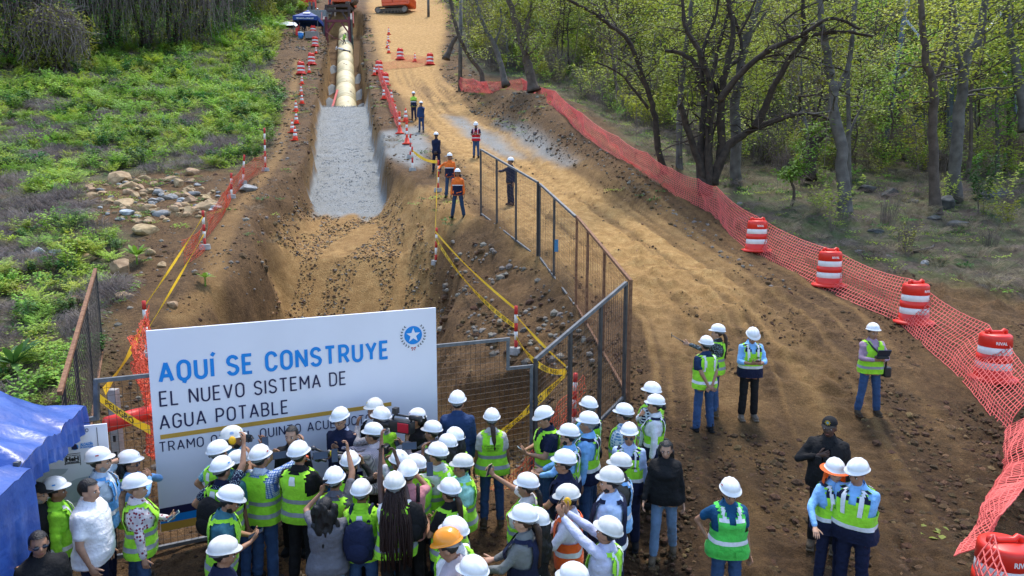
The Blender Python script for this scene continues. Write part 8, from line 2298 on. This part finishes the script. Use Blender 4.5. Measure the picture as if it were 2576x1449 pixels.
# draped trees at the top of the left slope
M_VINE = mat('dry_vine', (.085, .066, .058), .9, scale=2, col2=(.26, .21, .19), rnd=.3)
def draped(label, px, py, hgt, rad, seed, green=.3):
    p = hit(px, py); r = random.Random(seed); t = thing("vine_draped_tree", label, "tree", p, group="vine draped trees above the left slope")
    mb = MB(); tops = []
    for k in range(4):
        a = r.uniform(0, 6.28); e = Vector((math.cos(a) * rad * .6, math.sin(a) * rad * .5, hgt * r.uniform(.75, 1))); P_ = branch_pts(Vector((0, 0, -.2)), e, .3, r, 6); mb.tube(P_, [.22, .18, .15, .12, .09, .06, .03], 6); tops += P_[2:]
    mb.build("trunk", M_BARK, t, True)
    vm = MB(); mlv = []
    for k in range(400):
        a = round(r.uniform(0, 6.28) * 1.6) / 1.6 + r.gauss(0, .22); q = rad * math.sqrt(r.uniform(.05, 1)) * (.8 + .25 * math.sin(a * 3 + seed)); z0 = hgt * (1 - .35 * (q / rad) ** 2) * r.uniform(.75, 1.02); b = Vector((math.cos(a) * q, math.sin(a) * q * .8, z0)); ln = z0 * r.uniform(.08, .5) if r.random() < .45 else z0 * r.uniform(.4, .97)
        vm.tube([b + Vector((r.gauss(0, .7), r.gauss(0, .7), r.gauss(0, .3))), b, b + Vector((r.gauss(0, .3), r.gauss(0, .3), -ln * .5)), b + Vector((r.gauss(0, .5), r.gauss(0, .5), -ln))], [.015, .03, .026, .01], 3, False)
    o = vm.build("vine_curtain", M_VINE, t); o["kind"] = "stuff"
    V = []; Q = []
    for k in range(int(4200 * green) + 900):
        a = r.uniform(0, 6.28); q = rad * math.sqrt(r.random()); cl = Vector((math.cos(a) * q, math.sin(a) * q * .8, hgt * r.uniform(.1, 1.05) * (1 - .25 * (q / rad) ** 2))); leaves(V, Q, cl, Vector((r.gauss(0, 1), r.gauss(0, 1), r.uniform(-.6, .5))), r.uniform(.18, .34), .085, r)
    o = link("crown", mesh_of(V, Q, "crown", M_LO if seed % 2 else M_LD), None, t, False); o["kind"] = "stuff"
for a in [("dark twisted tree with olive crown at the top left corner", 20, 165, 9, 4.0, 1, .8), ("vine draped tree second from the top left corner", 90, 172, 7.5, 3.6, 2, .35), ("low vine covered thicket tree at the left slope edge", 150, 190, 5.0, 3.2, 3, .3), ("vine draped tree with dark gap to its left", 215, 135, 9, 4.0, 4, .35),
          ("vine draped tree with a yellowish crown patch", 290, 128, 9.5, 3.8, 5, .5), ("tall vine draped tree in the middle of the upper left wood", 370, 130, 9.5, 4.0, 6, .25), ("greyish vine curtain tree right of the middle of the upper left wood", 440, 125, 9.5, 4.0, 7, .18), ("vine draped tree with a rounded purple-grey mound", 500, 112, 8, 3.8, 8, .2), ("rightmost vine draped tree above the left slope", 560, 85, 7.5, 3.8, 10, .35),
          ("green bushy tree beyond the vine draped row", 620, 50, 6, 4.0, 11, 1.2), ("dark green tree on the hazy crest left of the canopy", 680, 30, 5, 4.0, 13, 1.2)]:
    draped(a[0], a[1], a[2], a[3] * 1.15, a[4], a[5], a[6])
# single plants one can point to
def plant(label, px, py, me, s, name="shrub", cat="shrub", grp=None, loc=None):
    p = hit(px, py) if loc is None else loc; o = bpy.data.objects.new(name, me); COL.objects.link(o); o.location = p; o.scale = (s,) * 3; o.rotation_euler = (0, 0, rng.uniform(0, 6)); return tag(o, label, cat, grp)
def rosette(seed, n=16, L=.55, m=M_LB):
    r = random.Random(seed); mb = MB()
    for k in range(n):
        a = k * 2.4; el = r.uniform(.25, 1.1); A = []; B = []
        for i in range(7):
            t = i / 6; d = Vector((math.cos(a), math.sin(a), 0)); p = d * (L * t * math.cos(el) + .02) + Vector((0, 0, L * t * math.sin(el) - .30 * L * t * t + .25)); sd = Vector((-math.sin(a), math.cos(a), 0)) * .06 * math.sin(math.pi * min(1, t * .92 + .06)); A.append(p + sd); B.append(p - sd)
        mb.strip(A, B)
    mb.tube([(0, 0, 0), (0, 0, .3)], [.025, .02], 5); me = mb.mesh("rosette"); me.materials.append(m); return me
plant("tall plant with long strap leaves in the lower left corner above the tent", 38, 950, rosette(1, 18, .7, M_LD), 1.2, "leafy_plant", "plant")
plant("dark green feathery sapling at the left edge of the stone heap", 186, 605, shrub(41, 120, 1.1, .4, .16, .03, M_LD, kind="fern"), 1.0, "sapling", "sapling")
plant("bright leafy sapling at the stones above the rusty fence", 345, 665, rosette(2, 20, .5), 1.1, "sapling", "sapling")
plant("small green sprout alone on the bare mound by the tapes", 517, 720, rosette(3, 9, .3), 1.0, "sprout", "plant")
plant("big bright shrub in the middle of the left slope", 245, 335, shrub(43, 260, 1.2, .8, .17, .05, M_LB), 1.3)
plant("round bright green shrub left of the slope's middle shrub", 195, 340, shrub(44, 90, .9, .6, .16, .03, M_LB, kind="fern"), 1.2)
plant("star leaved bright shrub on the upper left slope", 475, 225, rosette(4, 26, .8), 1.6)
plant("feathery pale green shrub above the slope's middle", 272, 200, shrub(46, 90, 1.3, .6, .2, .03, M_LB, kind="fern"), 1.6)
plant("small feathery tree with green crown behind the net at the big tree", 1985, 520, joined(47, 2.6, 10, 900, M_LB, M_BARKM, L=.16, r0=.07)[0], 1.0, "small_tree", "tree")
plant("dense dark green bush under the trees on the right", 2465, 540, shrub(48, 420, 2.2, .7, .16, .04, M_LD), 1.0)
plant("leafy plant growing through the right of the left slope boulders", 190, 650, shrub(49, 140, .8, .55, .2, .05, M_LL), 1.0)
# transmission tower in the wood
M_GALV = mat("galvanised_steel", (.10, .12, .14), .6, .3, scale=2, var=.15); M_GALVW = mat("galvanised_bright", (.36, .40, .45), .5, .2)
tb = at(2270, 410, 35); tt = thing("lattice_tower", "steel lattice tower legs and bright cross braces among the trees", "tower", tb)
for nm, m_, w_, P_, D0, D1 in [("leg", M_GALV, .20, cX([(1060, 945), (1130, 450), (1185, 100), (1215, -60)]), 36, 38), ("leg", M_GALV, .22, cX([(1440, 960), (1455, 500), (1462, 200), (1470, -60)]), 34, 36), ("leg", M_GALV, .2, cX([(1855, 830), (1820, 500), (1780, 150), (1755, -60)]), 37, 38),
                       ("cross_brace", M_GALVW, .11, cX([(1200, 120), (1445, 435)]), 37, 35.5), ("cross_brace", M_GALVW, .11, cX([(1140, 480), (1415, 180)]), 37, 36), ("cross_brace", M_GALVW, .12, cX([(1495, 140), (1772, 438)]), 36, 37), ("cross_brace", M_GALVW, .12, cX([(1475, 425), (1770, 40)]), 36, 37.5),
                       ("cross_brace", M_GALV, .12, cX([(1070, 948), (1280, 665)]), 36, 35.5), ("cross_brace", M_GALV, .10, cX([(1270, 665), (1438, 955)]), 35.5, 34.5), ("cross_brace", M_GALV, .10, cX([(1250, 675), (1450, 640)]), 35.5, 35)]:
    n = len(P_)
    for k in range(n - 1):
        a = at(*P_[k], D0 + (D1 - D0) * k / (n - 1)) - tb; c = at(*P_[k + 1], D0 + (D1 - D0) * (k + 1) / (n - 1)) - tb
        MB().bar(a, c, w_, w_ * .8).build(nm, m_, tt)
# fallen wood and leaves
for l, P_, r_, m_ in [("bare white branch lying at the forest edge", [(2300, 632), (2345, 622), (2368, 596), (2395, 588)], .035, M_BARKG), ("thin grey branch on the ground at the forest edge", [(2330, 655), (2400, 640), (2470, 650)], .025, M_BARKG), ("crooked dead stick behind the stone heap", [(395, 470), (440, 455), (520, 462)], .03, M_TW)]:
    G = [hit(*p, .08) for p in P_]; o = MB().tube([g - G[0] for g in G], [r_, r_ * .9] + [r_ * .5] * (len(G) - 2), 6).build("fallen_branch", m_, None, True); o.location = G[0]; tag(o, l, "branch")
lv = hit(2348, 1345); V = []; Q = []; r = random.Random(3)
for k in range(7): leaves(V, Q, Vector((r.gauss(0, .12), r.gauss(0, .10), .05)), Vector((r.gauss(0, 1), r.gauss(0, 1), .1)), .16, .05, r)
o = link("fallen_leaves", mesh_of(V, Q, "fallen_leaves", M_LO), None, None, False); o.location = lv; o["kind"] = "stuff"
